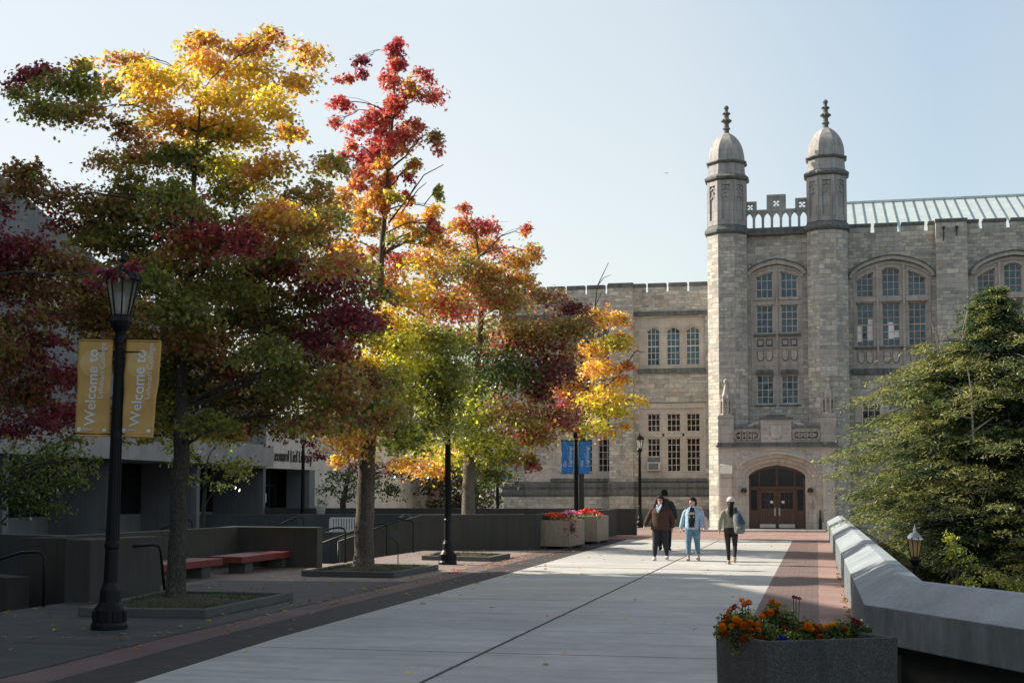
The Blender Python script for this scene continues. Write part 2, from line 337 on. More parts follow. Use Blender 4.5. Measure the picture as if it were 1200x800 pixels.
class MB:
    """collects shapes, then links them as one mesh object"""
    def __init__(s): s.v = []; s.f = []; s.m = []; s.mi = 0
    def add(s, vs, fs):
        o = len(s.v); s.v += [tuple(p) for p in vs]; s.f += [tuple(i + o for i in f) for f in fs]; s.m += [s.mi] * len(fs)
    def box(s, x0, x1, y0, y1, z0, z1):
        s.add([(x0, y0, z0), (x1, y0, z0), (x1, y1, z0), (x0, y1, z0), (x0, y0, z1), (x1, y0, z1), (x1, y1, z1), (x0, y1, z1)],
              [(0, 3, 2, 1), (4, 5, 6, 7), (0, 1, 5, 4), (1, 2, 6, 5), (2, 3, 7, 6), (3, 0, 4, 7)]); return s
    def obox(s, c, ax, ay, az, hx, hy, hz):
        c, ax, ay, az = Vector(c), Vector(ax).normalized() * hx, Vector(ay).normalized() * hy, Vector(az).normalized() * hz
        P = [c + ax * i + ay * j + az * k for k in (-1, 1) for (i, j) in ((-1, -1), (1, -1), (1, 1), (-1, 1))]
        s.add(P, [(0, 3, 2, 1), (4, 5, 6, 7), (0, 1, 5, 4), (1, 2, 6, 5), (2, 3, 7, 6), (3, 0, 4, 7)]); return s
    def prism(s, poly, d0, d1, axis='z'):
        """poly extruded: axis z -> (x,y) poly, axis y -> (x,z) poly, axis x -> (y,z) poly"""
        n = len(poly)
        def P(p, d): return {'z': (p[0], p[1], d), 'y': (p[0], d, p[1]), 'x': (d, p[0], p[1])}[axis]
        a = sum(poly[i][0] * poly[(i + 1) % n][1] - poly[(i + 1) % n][0] * poly[i][1] for i in range(n))
        if axis == 'y': a = -a
        if a < 0: poly = poly[::-1]
        vs = [P(p, d0) for p in poly] + [P(p, d1) for p in poly]
        fs = [tuple(range(n - 1, -1, -1)), tuple(range(n, 2 * n))] + [(i, (i + 1) % n, n + (i + 1) % n, n + i) for i in range(n)]
        s.add(vs, fs); return s
    def lathe(s, prof, n=16, c=(0, 0, 0), phase=0.0, sx=1, sy=1):
        vs = []; fs = []; k = len(prof)
        for (r, z) in prof:
            for i in range(n):
                a = phase + 2 * math.pi * i / n
                vs.append((c[0] + r * sx * math.cos(a), c[1] + r * sy * math.sin(a), c[2] + z))
        for j in range(k - 1):
            for i in range(n):
                fs.append((j * n + i, j * n + (i + 1) % n, (j + 1) * n + (i + 1) % n, (j + 1) * n + i))
        fs.append(tuple(range(n - 1, -1, -1))); fs.append(tuple((k - 1) * n + i for i in range(n)))
        s.add(vs, fs); return s
    def loft(s, rings, n=16):
        vs = []; fs = []; k = len(rings)
        for (x, y, z, rx, ry) in rings:
            for i in range(n):
                a = 2 * math.pi * i / n; vs.append((x + rx * math.cos(a), y + ry * math.sin(a), z))
        for j in range(k - 1):
            for i in range(n): fs.append((j * n + i, j * n + (i + 1) % n, (j + 1) * n + (i + 1) % n, (j + 1) * n + i))
        if rings[-1][2] < rings[0][2]: fs = [f[::-1] for f in fs]; a, b_ = 1, -1
        else: a, b_ = -1, 1
        fs.append(tuple(range(n))[::a]); fs.append(tuple((k - 1) * n + i for i in range(n))[::b_])
        s.add(vs, fs); return s
    def tube(s, pts, rad, n=8, flat=None):
        pts = [Vector(p) for p in pts]; k = len(pts)
        if isinstance(rad, (int, float)): rad = [rad] * k
        vs = []; fs = []; up = None
        for j in range(k):
            d = (pts[min(j + 1, k - 1)] - pts[max(j - 1, 0)]).normalized()
            if up is None:
                up = Vector((0, 0, 1)) if abs(d.z) < .9 else Vector((1, 0, 0))
                if flat is not None: up = Vector(flat)
            a = d.cross(up).normalized(); up = a.cross(d).normalized()
            r = rad[j]; ra, rb = r if isinstance(r, tuple) else (r, r)
            for i in range(n):
                t = 2 * math.pi * i / n; vs.append(pts[j] + a * (ra * math.cos(t)) + up * (rb * math.sin(t)))
        for j in range(k - 1):
            for i in range(n): fs.append((j * n + i, (j + 1) * n + i, (j + 1) * n + (i + 1) % n, j * n + (i + 1) % n))
        fs.append(tuple(range(n))); fs.append(tuple((k - 1) * n + i for i in range(n - 1, -1, -1)))
        s.add(vs, fs); return s
    def ball(s, c, r, n=10, m=6, sz=1.0):
        return s.lathe([(max(1e-4, r * math.sin(math.pi * j / m)), -r * sz * math.cos(math.pi * j / m)) for j in range(m + 1)], n, c)
    def mesh(s, name, mats, off=(0, 0, 0), uv=True):
        me = bpy.data.meshes.new(name)
        vs = [(p[0] - off[0], p[1] - off[1], p[2] - off[2]) for p in s.v]
        me.from_pydata(vs, [], s.f)
        mats = mats if isinstance(mats, (list, tuple)) else [mats]
        for m in mats: me.materials.append(M[m] if isinstance(m, str) else m)
        if len(mats) > 1: me.polygons.foreach_set('material_index', s.m)
        me.update()
        if uv:
            L = me.uv_layers.new(name='UVMap'); data = np.zeros(len(me.loops) * 2, dtype=np.float32)
            for p in me.polygons:
                nx, ny, nz = p.normal
                h = math.hypot(nx, ny)
                for li in p.loop_indices:
                    x, y, z = s.v[me.loops[li].vertex_index]
                    if abs(nz) > .92 or h < 1e-6: data[2 * li] = x; data[2 * li + 1] = y
                    else:
                        data[2 * li] = (-ny * x + nx * y) / h
                        data[2 * li + 1] = z if abs(nz) < .35 else z / max(.3, h)
            L.data.foreach_set('uv', data)
        return me
    def build(s, name, mats, parent=None, off=None, smooth=False, bevel=0, uv=True):
        if off is None: off = tuple(parent.get('_o', (0, 0, 0))) if parent is not None and '_o' in parent else (0, 0, 0)
        me = s.mesh(name, mats, off, uv)
        if smooth: me.polygons.foreach_set('use_smooth', [True] * len(me.polygons))
        o = bpy.data.objects.new(name, me); col.objects.link(o)
        if parent is not None: o.parent = parent
        if bevel:
            b = o.modifiers.new('bevel', 'BEVEL'); b.width = bevel; b.segments = 2; b.limit_method = 'ANGLE'; b.angle_limit = R(40); b.harden_normals = False
        return o
def wthing(name, label, cat, loc, group=None):
    """a thing whose parts are written in world coordinates"""
    o = thing(name, label, cat, loc, 0, group); o['_o'] = list(loc); return o
def wpart(name, mb, mats, root, parent=None, **kw):
    return mb.build(name, mats, parent or root, off=tuple(root['_o']), **kw)
def single(name, mb, mats, label, cat, loc=None, group=None, **kw):
    """a thing that is one mesh, written in world coordinates, with its origin at loc"""
    if loc is None:
        xs = [p[0] for p in mb.v]; ys = [p[1] for p in mb.v]; zs = [p[2] for p in mb.v]
        loc = ((min(xs) + max(xs)) / 2, (min(ys) + max(ys)) / 2, min(zs))
    o = mb.build(name, mats, None, off=tuple(loc), **kw); o.location = loc
    return tag(o, label, cat, group)
def struct(name, mb, mats, **kw):
    o = mb.build(name, mats, None, off=(0, 0, 0), **kw); o['kind'] = 'structure'; return o

def text_mesh(body, size, mb=None, xs=1.0, bold=0.0, extrude=.004, spacing=1.0):
    cu = bpy.data.curves.new('lettering', 'FONT'); cu.body = body; cu.size = size; cu.extrude = extrude; cu.offset = bold; cu.space_character = spacing
    cu.resolution_u = 3
    ob = bpy.data.objects.new('lettering', cu); col.objects.link(ob)
    dg = bpy.context.evaluated_depsgraph_get(); dg.update()
    me = bpy.data.meshes.new_from_object(ob.evaluated_get(dg))
    vs = [(v.co.x * xs, v.co.y, v.co.z) for v in me.vertices]; fs = [tuple(p.vertices) for p in me.polygons]
    bpy.data.objects.remove(ob); bpy.data.curves.remove(cu); bpy.data.meshes.remove(me)
    return vs, fs

# ------------------------------------------------------------------ world, sun, camera
SUN_EL = R(31.0); SUN_AZ = math.atan2(.19, -1.0)        # direction towards the sun in the ground plane (from +X)
sd = Vector((math.cos(SUN_AZ) * math.cos(SUN_EL), math.sin(SUN_AZ) * math.cos(SUN_EL), math.sin(SUN_EL)))
w = bpy.data.worlds.new('World'); scene.world = w; w.use_nodes = True
nt = w.node_tree; nt.nodes.clear(); b = NT(nt)
sky = b.n('ShaderNodeTexSky', sky_type='NISHITA', sun_disc=False, sun_elevation=SUN_EL, sun_rotation=math.pi / 2 - SUN_AZ,
          altitude=20.0, air_density=1.0, dust_density=2.2, ozone_density=1.2)
hs = b.n('ShaderNodeHueSaturation', i_Saturation=.52, i_Value=1.0); b.l(sky.outputs[0], hs.inputs['Color'])
# hazy autumn sky: pale and bright low down, deep and darker overhead
sx = b.n('ShaderNodeSeparateXYZ'); b.l(b.n('ShaderNodeTexCoord').outputs['Generated'], sx.inputs[0])
hz = b.ramp(sx.outputs[2], [(0.0, (1.0, 1.0, .96)), (.14, (1.08, 1.07, 1.0)), (.24, (1.1, 1.09, 1.02)), (.34, (1.14, 1.15, 1.08)), (.47, (1.9, 1.88, 1.72)), (.64, (1.2, 1.2, 1.15)), (1.0, (.4, .41, .4))])
dt = b.n('ShaderNodeVectorMath', operation='DOT_PRODUCT'); b.l(sx.inputs[0].links[0].from_socket, dt.inputs[0]); dt.inputs[1].default_value = (-.98, .19, 0)
gl = b.ramp(dt.outputs['Value'], [(0.0, (.9, .95, 1.0)), (.1, (.83, .92, .985)), (.28, (1.0, .99, .97)), (.42, (.96, .945, .925)), (.7, (.68, .69, .71)), (1.0, (.6, .6, .62))])
skc = b.mix(1.0, b.mix(1.0, hs.outputs[0], hz, 'MULTIPLY'), gl, 'MULTIPLY')
bg = b.n('ShaderNodeBackground', i_Strength=.12); b.l(skc, bg.inputs[0])
wo = b.n('ShaderNodeOutputWorld'); b.l(bg.outputs[0], wo.inputs[0])
sl = bpy.data.lights.new('sun', 'SUN'); sl.energy = 5.0; sl.angle = R(.53); sl.color = (1, .91, .78)
so = bpy.data.objects.new('sun', sl); col.objects.link(so); so.rotation_euler = sd.to_track_quat('Z', 'Y').to_euler(); so.location = (-30, 10, 30)
cam = bpy.data.cameras.new('camera'); cam.sensor_width = 36; cam.sensor_fit = 'HORIZONTAL'; cam.lens = 36 * FPX / 1200; cam.shift_y = (PY - 400) / 1200
cam.clip_start = .1; cam.clip_end = 3000
cobj = bpy.data.objects.new('camera', cam); col.objects.link(cobj)
rot = Matrix((CR, CU, -CF)).transposed()
cobj.matrix_world = Matrix.Translation(EYEP) @ rot.to_4x4()
scene.camera = cobj
scene.view_settings.view_transform = 'Standard'; scene.view_settings.look = 'None'; scene.view_settings.gamma = 1
scene.view_settings.exposure = 0.75
scene.cycles.max_bounces = 10; scene.cycles.diffuse_bounces = 6; scene.cycles.transmission_bounces = 8; scene.cycles.transparent_max_bounces = 8; scene.cycles.use_denoising = True
# ------------------------------------------------------------------ ground, terraces, pavements
LOW = -4.2
g = MB(); g.add([(-900, -300, LOW), (900, -300, LOW), (900, 1500, LOW), (-900, 1500, LOW)], [(0, 1, 2, 3)]); struct('ground', g, 'earth')
g = MB(); g.prism([(.72, -30), (.72, 15.6), (1.12, 16.0), (1.12, 62.6), (1.62, 62.6), (1.62, 95), (-60, 95), (-60, 44), (-12, 44), (-12, 33.0), (-14.25, 33.0), (-14.25, 22.7), (-12, 22.7), (-12, -30)], LOW + .1, 0)
struct('plaza', g, 'side_paving')
g = MB(); g.prism([(-12.01, -30), (-12.01, 43.98), (-60, 43.98), (-60, -30)], LOW + .2, -.75); struct('court', g, 'court_paving')
def sheet(pts, z):
    m = MB(); m.add([(x, y, z) for x, y in pts], [tuple(range(len(pts)))]); return m
LE = [(-5.9, -6), (-6.3, 12), (-6.52, 16), (-6.66, 27), (-7.2, 53)]
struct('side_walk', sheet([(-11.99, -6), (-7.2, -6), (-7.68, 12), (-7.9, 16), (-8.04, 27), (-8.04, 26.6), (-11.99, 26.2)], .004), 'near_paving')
struct('walkway', sheet([(-.93, -6), (-.93, 53)] + LE[::-1], .004), 'walk_concrete')
def band(e0, e1): return [(x + e1, y) for x, y in LE] + [(x + e0, y) for x, y in LE[::-1]]
struct('dark_brick_border', sheet(band(-.82, 0), .004), 'dark_brick')
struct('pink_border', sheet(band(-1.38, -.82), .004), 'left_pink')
struct('brick_border', sheet([(0, -6), (0, 53), (-.93, 53), (-.93, -6)], .004), 'right_dark_brick')
struct('pink_margin', sheet([(.498, 15.6), (.498, 53), (0, 53), (0, -6), (.7, -6), (.7, 15.6)], .004), 'pink_brick')
struct('brick_forecourt', sheet([(.498, 53), (.498, 62.6), (1.5, 62.7), (1.5, 64.4), (-8.5, 64.4), (-8.58, 53)], .004), 'pink_brick')
m = MB(); m.box(-6.2, 1.55, 64.45, 67.0, .001, .1); struct('entrance_step', m, 'pale_limestone', bevel=.015)
# hairline crack with earth along the border
m = MB(); e = [(x - 1.395, y) for x, y in LE]
pr = random.Random(3)
pts = []
for (x0, y0), (x1, y1) in zip(e[:-1], e[1:]):
    for k in range(12):
        t = k / 12; pts.append((x0 + (x1 - x0) * t + pr.uniform(-.02, .02), y0 + (y1 - y0) * t, pr.uniform(.008, .02)))
m.add([(x - w_, y, .008) for x, y, w_ in pts] + [(x + w_, y, .008) for x, y, w_ in pts], [(i, i + len(pts), i + len(pts) + 1, i + 1) for i in range(len(pts) - 1)])
for (xa, ya, xb, yb) in ((-11.9, 17.6, -7.75, 18.0), (-9.7, 17.5, -8.9, 18.2), (-12, 24.3, -8.05, 24.9), (-12, 30.8, -8.1, 31.4), (-11.9, 15.0, -7.6, 14.6)):
    n = 14; q = [(xa + (xb - xa) * i / n, ya + (yb - ya) * i / n + pr.uniform(-.05, .05), pr.uniform(.004, .013)) for i in range(n + 1)]
    m.add([(x, y - w_, .009) for x, y, w_ in q] + [(x, y + w_, .009) for x, y, w_ in q], [(i, i + 1, i + n + 2, i + n + 1) for i in range(n)])
struct('paving_cracks', m, 'soil')

# ------------------------------------------------------------------ concrete parapet on the right (sloping coping, mitred corner)
prof = [(0.0, 0.0), (0.0, .54), (.47, .80), (.65, .80), (.65, -.35), (.45, -.35), (.45, .0)]
prof2 = [(0.0, .14), (0.0, .54), (.47, .80), (.65, .80), (.65, .05)]
C0 = Vector((.5, 15.87)); E0 = Vector((.42, 62.4)); E1 = Vector((3.3, 10.47))
d1 = (E0 - C0).normalized(); d2 = (E1 - C0).normalized()
n1 = Vector((d1.y, -d1.x)); n2 = Vector((-d2.y, d2.x))
mit = (n1 + n2).normalized(); mit = mit / mit.dot(n1)
def wall_sweep(mb, pr, A, na, B, nb, lift=0):
    n = len(pr)
    vs = [(A.x + na.x * o, A.y + na.y * o, z) for o, z in pr] + [(B.x + nb.x * o, B.y + nb.y * o, z + lift) for o, z in pr]
    fs = [(i, (i + 1) % n, n + (i + 1) % n, n + i) for i in range(n)] + [tuple(range(n - 1, -1, -1)), tuple(range(n, 2 * n))]
    mb.add(vs, fs)
pw = wthing('parapet', 'long pale concrete parapet with a sloping top, bending at its near corner', 'parapet', (.5, 15.87, 0))
nseg = 8
for k in range(nseg):
    m = MB(); A = C0 + (E0 - C0) * ((k + (.0002 if k else 0)) / nseg); B = C0 + (E0 - C0) * ((k + .9985) / nseg)
    wall_sweep(m, prof, B, n1, A, mit if k == 0 else n1)
    wpart('parapet_section', m, 'parapet_concrete', pw, bevel=.012)
m = MB(); wall_sweep(m, prof2, C0, mit, E1, n2); wpart('parapet_return', m, 'parapet_concrete', pw, bevel=.012)
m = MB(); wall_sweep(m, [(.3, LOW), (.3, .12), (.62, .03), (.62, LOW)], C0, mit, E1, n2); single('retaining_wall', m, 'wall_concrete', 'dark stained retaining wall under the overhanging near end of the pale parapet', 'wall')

# ------------------------------------------------------------------ low walls of the left terrace
def strip_wall(pts, th, z0, z1):
    """mitred wall along a polyline; z1 may be a list"""
    P = [Vector(p) for p in pts]; n = len(P); L = []; Rr = []
    for i in range(n):
        if i == 0: d = (P[1] - P[0]).normalized(); nn = Vector((-d.y, d.x))
        elif i == n - 1: d = (P[-1] - P[-2]).normalized(); nn = Vector((-d.y, d.x))
        else:
            a = (P[i] - P[i - 1]).normalized(); c = (P[i + 1] - P[i]).normalized()
            na = Vector((-a.y, a.x)); nc = Vector((-c.y, c.x)); nn = (na + nc).normalized(); nn = nn / max(.3, nn.dot(na))
        L.append(P[i] + nn * th); Rr.append(P[i])
    zt = z1 if isinstance(z1, list) else [z1] * n
    m = MB()
    for i in range(n - 1):
        a, b_, c, d = Rr[i], Rr[i + 1], L[i + 1], L[i]
        m.add([(a.x, a.y, z0), (b_.x, b_.y, z0), (c.x, c.y, z0), (d.x, d.y, z0), (a.x, a.y, zt[i]), (b_.x, b_.y, zt[i + 1]), (c.x, c.y, zt[i + 1]), (d.x, d.y, zt[i])],
              ([(0, 3, 2, 1)] if 1 else []) + [(4, 5, 6, 7), (0, 1, 5, 4), (2, 3, 7, 6)] + ([(3, 0, 4, 7)] if i == 0 else []) + ([(1, 2, 6, 5)] if i == n - 2 else []))
    return m
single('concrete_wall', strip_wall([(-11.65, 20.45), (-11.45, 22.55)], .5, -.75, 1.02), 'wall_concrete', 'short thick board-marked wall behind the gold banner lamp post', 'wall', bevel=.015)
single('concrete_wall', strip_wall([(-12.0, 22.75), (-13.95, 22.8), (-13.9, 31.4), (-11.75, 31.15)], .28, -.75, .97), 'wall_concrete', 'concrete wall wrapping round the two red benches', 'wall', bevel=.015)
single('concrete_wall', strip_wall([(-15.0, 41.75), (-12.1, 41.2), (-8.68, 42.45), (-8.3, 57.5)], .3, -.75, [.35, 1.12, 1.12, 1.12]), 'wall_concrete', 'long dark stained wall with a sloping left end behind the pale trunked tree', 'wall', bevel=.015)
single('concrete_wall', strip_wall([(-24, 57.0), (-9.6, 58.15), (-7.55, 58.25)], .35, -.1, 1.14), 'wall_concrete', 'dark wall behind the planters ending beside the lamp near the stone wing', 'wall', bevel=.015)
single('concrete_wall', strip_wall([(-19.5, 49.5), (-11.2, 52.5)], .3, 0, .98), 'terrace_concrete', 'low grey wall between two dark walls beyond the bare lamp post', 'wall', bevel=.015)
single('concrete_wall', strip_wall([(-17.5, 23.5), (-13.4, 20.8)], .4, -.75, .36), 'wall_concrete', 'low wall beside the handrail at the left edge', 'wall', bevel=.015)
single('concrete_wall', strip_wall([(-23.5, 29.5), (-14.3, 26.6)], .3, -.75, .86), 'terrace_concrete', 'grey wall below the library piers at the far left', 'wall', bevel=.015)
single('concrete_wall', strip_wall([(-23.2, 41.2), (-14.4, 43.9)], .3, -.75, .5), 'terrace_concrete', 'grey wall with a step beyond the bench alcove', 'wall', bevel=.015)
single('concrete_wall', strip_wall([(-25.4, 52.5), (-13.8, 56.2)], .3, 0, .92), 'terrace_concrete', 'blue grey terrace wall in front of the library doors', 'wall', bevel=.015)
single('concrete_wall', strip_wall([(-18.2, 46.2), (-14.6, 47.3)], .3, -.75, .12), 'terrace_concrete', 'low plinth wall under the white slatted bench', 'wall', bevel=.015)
# stairs going down to the court beside the handrails
for (x0, y0, y1, lab) in ((-12, 33.3, 40.6, 'concrete stairs going down to the court behind the second tree'), (-12, 16.0, 20.2, 'concrete stairs going down beside the handrail at far left')):
    m = MB()
    for k in range(4): m.box(x0 - .35 * (k + 1), x0 - .35 * k - .002, y0, y1, -.9, -.15 * (k + 1))
    single('stairs', m, 'kerb_concrete', lab, 'stairs', bevel=.01)

# ------------------------------------------------------------------ tree beds
def tree_bed(fl, fr, br, bl, lab, grass=True):
    P = [Vector(p) for p in (fl, fr, br, bl)]; c = sum(P, Vector((0, 0))) / 4
    t = wthing('tree_bed', lab, 'tree bed', (c.x, c.y, 0), 'tree beds along the walk')
    m = MB(); w_ = .17
    I = [p + (c - p).normalized() * w_ * 1.35 for p in P]
    for i in range(4):
        a, b_, d, e_ = P[i], P[(i + 1) % 4], I[(i + 1) % 4], I[i]
        m.prism([(a.x, a.y), (b_.x, b_.y), (d.x, d.y), (e_.x, e_.y)], 0, .125)
    wpart('kerb', m, 'kerb_concrete', t, bevel=.012)
    m = MB(); n = 14; pr = random.Random(int(c.y * 10)); vs = []; fs = []
    for j in range(n + 1):
        for i in range(n + 1):
            s, q = i / n, j / n
            p = (I[0] * (1 - s) + I[1] * s) * (1 - q) + (I[3] * (1 - s) + I[2] * s) * q
            edge = min(s, 1 - s, q, 1 - q) > .01
            vs.append((p.x, p.y, .07 + (.05 * math.exp(-((s - .5) ** 2 + (q - .5) ** 2) * 9) + pr.uniform(0, .025) if edge else 0)))
    for j in range(n):
        for i in range(n): a = j * (n + 1) + i; fs.append((a, a + 1, a + n + 2, a + n + 1))
    m.add(vs, fs); wpart('soil', m, 'soil', t, smooth=True)
    # short grass and weeds, one sheet of blades
    m = MB()
    for k in range(2200 if grass else 500):
        s, q = pr.random(), pr.random()
        p = (I[0] * (1 - s) + I[1] * s) * (1 - q) + (I[3] * (1 - s) + I[2] * s) * q
        if (math.sin(p.x * 5.1) + math.sin(p.y * 4.3 + 1)) < -.7: continue
        a = pr.uniform(0, 6.28); h = pr.uniform(.03, .1); dx, dy = math.cos(a) * .008, math.sin(a) * .008; lx, ly = pr.uniform(-.04, .04), pr.uniform(-.04, .04)
        z = .085
        m.add([(p.x - dx, p.y - dy, z), (p.x + dx, p.y + dy, z), (p.x + lx, p.y + ly, z + h)], [(0, 1, 2)])
    o = wpart('grass', m, 'grass', t, uv=False); o['kind'] = 'stuff'
    return t
tree_bed((-10.5, 18.1), (-8.55, 18.2), (-8.6, 21.7), (-11.0, 21.8), 'kerbed tree bed behind the foot of the gold banner lamp post')
tree_bed((-10.85, 27.8), (-8.72, 27.65), (-8.65, 30.9), (-10.95, 31.2), 'kerbed tree bed with a small plaque on a stake')
tree_bed((-10.36, 35.3), (-8.34, 34.85), (-8.3, 37.0), (-10.6, 37.6), 'kerbed bed right behind the bare black lamp post, below the long dark wall')
t = wthing('plaque_stake', 'small tilted plaque on a thin stake in the tree bed', 'sign', (-9.3, 29.8, .09))
m = MB(); m.tube([(-9.3, 29.8, .05), (-9.3, 29.8, .72)], .011, 6); wpart('stake', m, 'rail_metal', t)
m = MB(); m.obox((-9.33, 29.75, .8), (1, .1, -.75), (.55, .2, .8), (.5, -.8, .55), .13, .09, .012); wpart('plate', m, 'plaque', t)

# ------------------------------------------------------------------ handrails
def handrail(path, lab, posts=(-1,)):
    t = wthing('handrail', lab, 'handrail', path[-1], 'black tube handrails by the stairs')
    m = MB()
    P = [Vector(p) for p in path]; pts = [P[0]]
    for i in range(1, len(P) - 1):
        for s in (.0, .5, 1.0):
            a = P[i] + (P[i - 1] - P[i]).normalized() * .12; c = P[i] + (P[i + 1] - P[i]).normalized() * .12
            pts.append(a * (1 - s) ** 2 + P[i] * 2 * s * (1 - s) + c * s * s)
    pts.append(P[-1]); m.tube(pts, .024, 8); wpart('rail', m, 'rail_metal', t, smooth=True)
    m = MB(); p = P[0]; m.tube([p, (p.x, p.y, -.75)], .022, 8); wpart('post', m, 'rail_metal', t, smooth=True)
    m = MB(); p = P[-1]; m.lathe([(.06, 0), (.06, .012), (.03, .02)], 10, (p.x, p.y, p.z)); wpart('foot_plate', m, 'rail_metal', t)
handrail([(-13.9, 19.0, .28), (-12.25, 19.4, .86), (-11.88, 19.45, .86), (-11.88, 19.45, 0)], 'black handrail at far left beside the low wall')
handrail([(-13.2, 22.6, .5), (-12.1, 21.3, .84), (-11.15, 21.9, .9), (-11.1, 22.0, .0)], 'black handrail in front of the short thick wall, behind the banner lamp post')
handrail([(-13.6, 32.6, .33), (-12.2, 33.5, .9), (-11.9, 33.57, .9), (-11.9, 33.57, 0)], 'black handrail at the right end of the bench wall')
handrail([(-13.9, 36.6, .3), (-12.4, 37.4, .92), (-12.05, 37.5, .92), (-12.05, 37.5, 0)], 'black handrail just right of the rough lit trunk')
handrail([(-13.9, 38.6, .35), (-12.3, 39.7, .98), (-11.96, 39.83, .98), (-11.96, 39.83, 0)], 'black handrail below the sloping end of the long dark wall')
handrail([(-19.3, 44.6, .25), (-17.9, 45.3, .95), (-17.6, 45.3, .95), (-17.6, 45.3, 0)], 'black handrail left of the white slatted bench')
handrail([(-23.2, 43.3, .1), (-21.6, 44.2, .85), (-21.3, 44.2, .85), (-21.3, 44.2, 0)], 'black handrail in front of the library entrance')

# ------------------------------------------------------------------ benches
def red_bench(y0, y1, x0, x1, skew, lab):
    t = wthing('bench', lab, 'bench', ((x0 + x1) / 2, (y0 + y1) / 2, 0), 'red plank benches in the wall alcove')
    m = MB(); n = 5; wdt = (x1 - x0) / n
    for k in range(n):
        a = x0 + wdt * k
        m.prism([(a + .01, y0), (a + wdt - .01, y0), (a + wdt - .01 + skew, y1), (a + .01 + skew, y1)], .33, .385)
    m.prism([(x1 - .03, y0 + .003), (x1, y0 + .003), (x1 + skew, y1 - .003), (x1 - .03 + skew, y1 - .003)], .24, .384)
    m.box(x0 + .01, x1 - .002, y0 - .03, y0 - .001, .24, .385)
    wpart('seat', m, 'bench_red', t, bevel=.008)
    for f in (.13, .8):
        m = MB(); y = y0 + (y1 - y0) * f; s = skew * f
        m.box(x0 + .3 + s, x1 - .12 + s, y, y + .42, 0, .329); wpart('leg', m, 'kerb_concrete', t, bevel=.015)
red_bench(28.3, 31.7, -13.25, -12.42, -.05, 'farther red plank bench, next to the open end of the wall')
red_bench(23.7, 27.6, -13.35, -12.55, -.02, 'nearer red plank bench, half behind the first trunk')

# white slatted bench, bin and pot on the far terrace
t = wthing('white_bench', 'white slatted bench seen from behind on the far terrace', 'bench', (-16.6, 47.2, .12)); Z = .0
m = MB()
for k in range(14): m.box(-17.2 + .1 * k, -17.14 + .1 * k, 47.0, 47.03, .18, .86)
m.box(-17.24, -15.8, 46.98, 47.05, .86, .92); wpart('backrest', m, 'white_metal', t)
m = MB()
for k in range(4): m.box(-17.22, -15.82, 47.1 + .12 * k, 47.19 + .12 * k, .42, .45)
wpart('seat', m, 'white_metal', t)
for x in (-17.25, -15.83):
    m = MB(); m.tube([(x, 47.03, .6), (x, 47.3, .68), (x, 47.58, .66), (x, 47.6, .12)], .02, 6); wpart('armrest', m, 'white_metal', t)
    m = MB(); m.box(x - .03, x + .03, 47.0, 47.06, .12, .86); wpart('leg', m, 'white_metal', t)
t = wthing('litter_bin', 'dark round litter bin on the terrace right of the rough lit trunk', 'bin', (-15.4, 50.3, 0))
m = MB(); m.lathe([(.2, 0), (.24, .05), (.26, .75), (.27, .8)], 16, (-15.4, 50.3, 0)); wpart('body', m, 'trash', t, smooth=True)
m = MB(); m.lathe([(.28, .8), (.28, .86), (.16, .97), (.05, 1.0)], 16, (-15.4, 50.3, 0)); wpart('lid', m, 'trash', t)
# ------------------------------------------------------------------ the stone building
GB = wthing('stone_building', 'grey stone collegiate gothic hall with two domed turrets above its arched oak entrance', 'building', (-1.8, 67, 0))
def gp(name, mb, mats, parent=None, **kw): return wpart(name, mb, mats, GB, parent, **kw)
def X_(u, v, Y): return at_y(u, v, Y).x
def Z_(u, v, Y): return at_y(u, v, Y).z

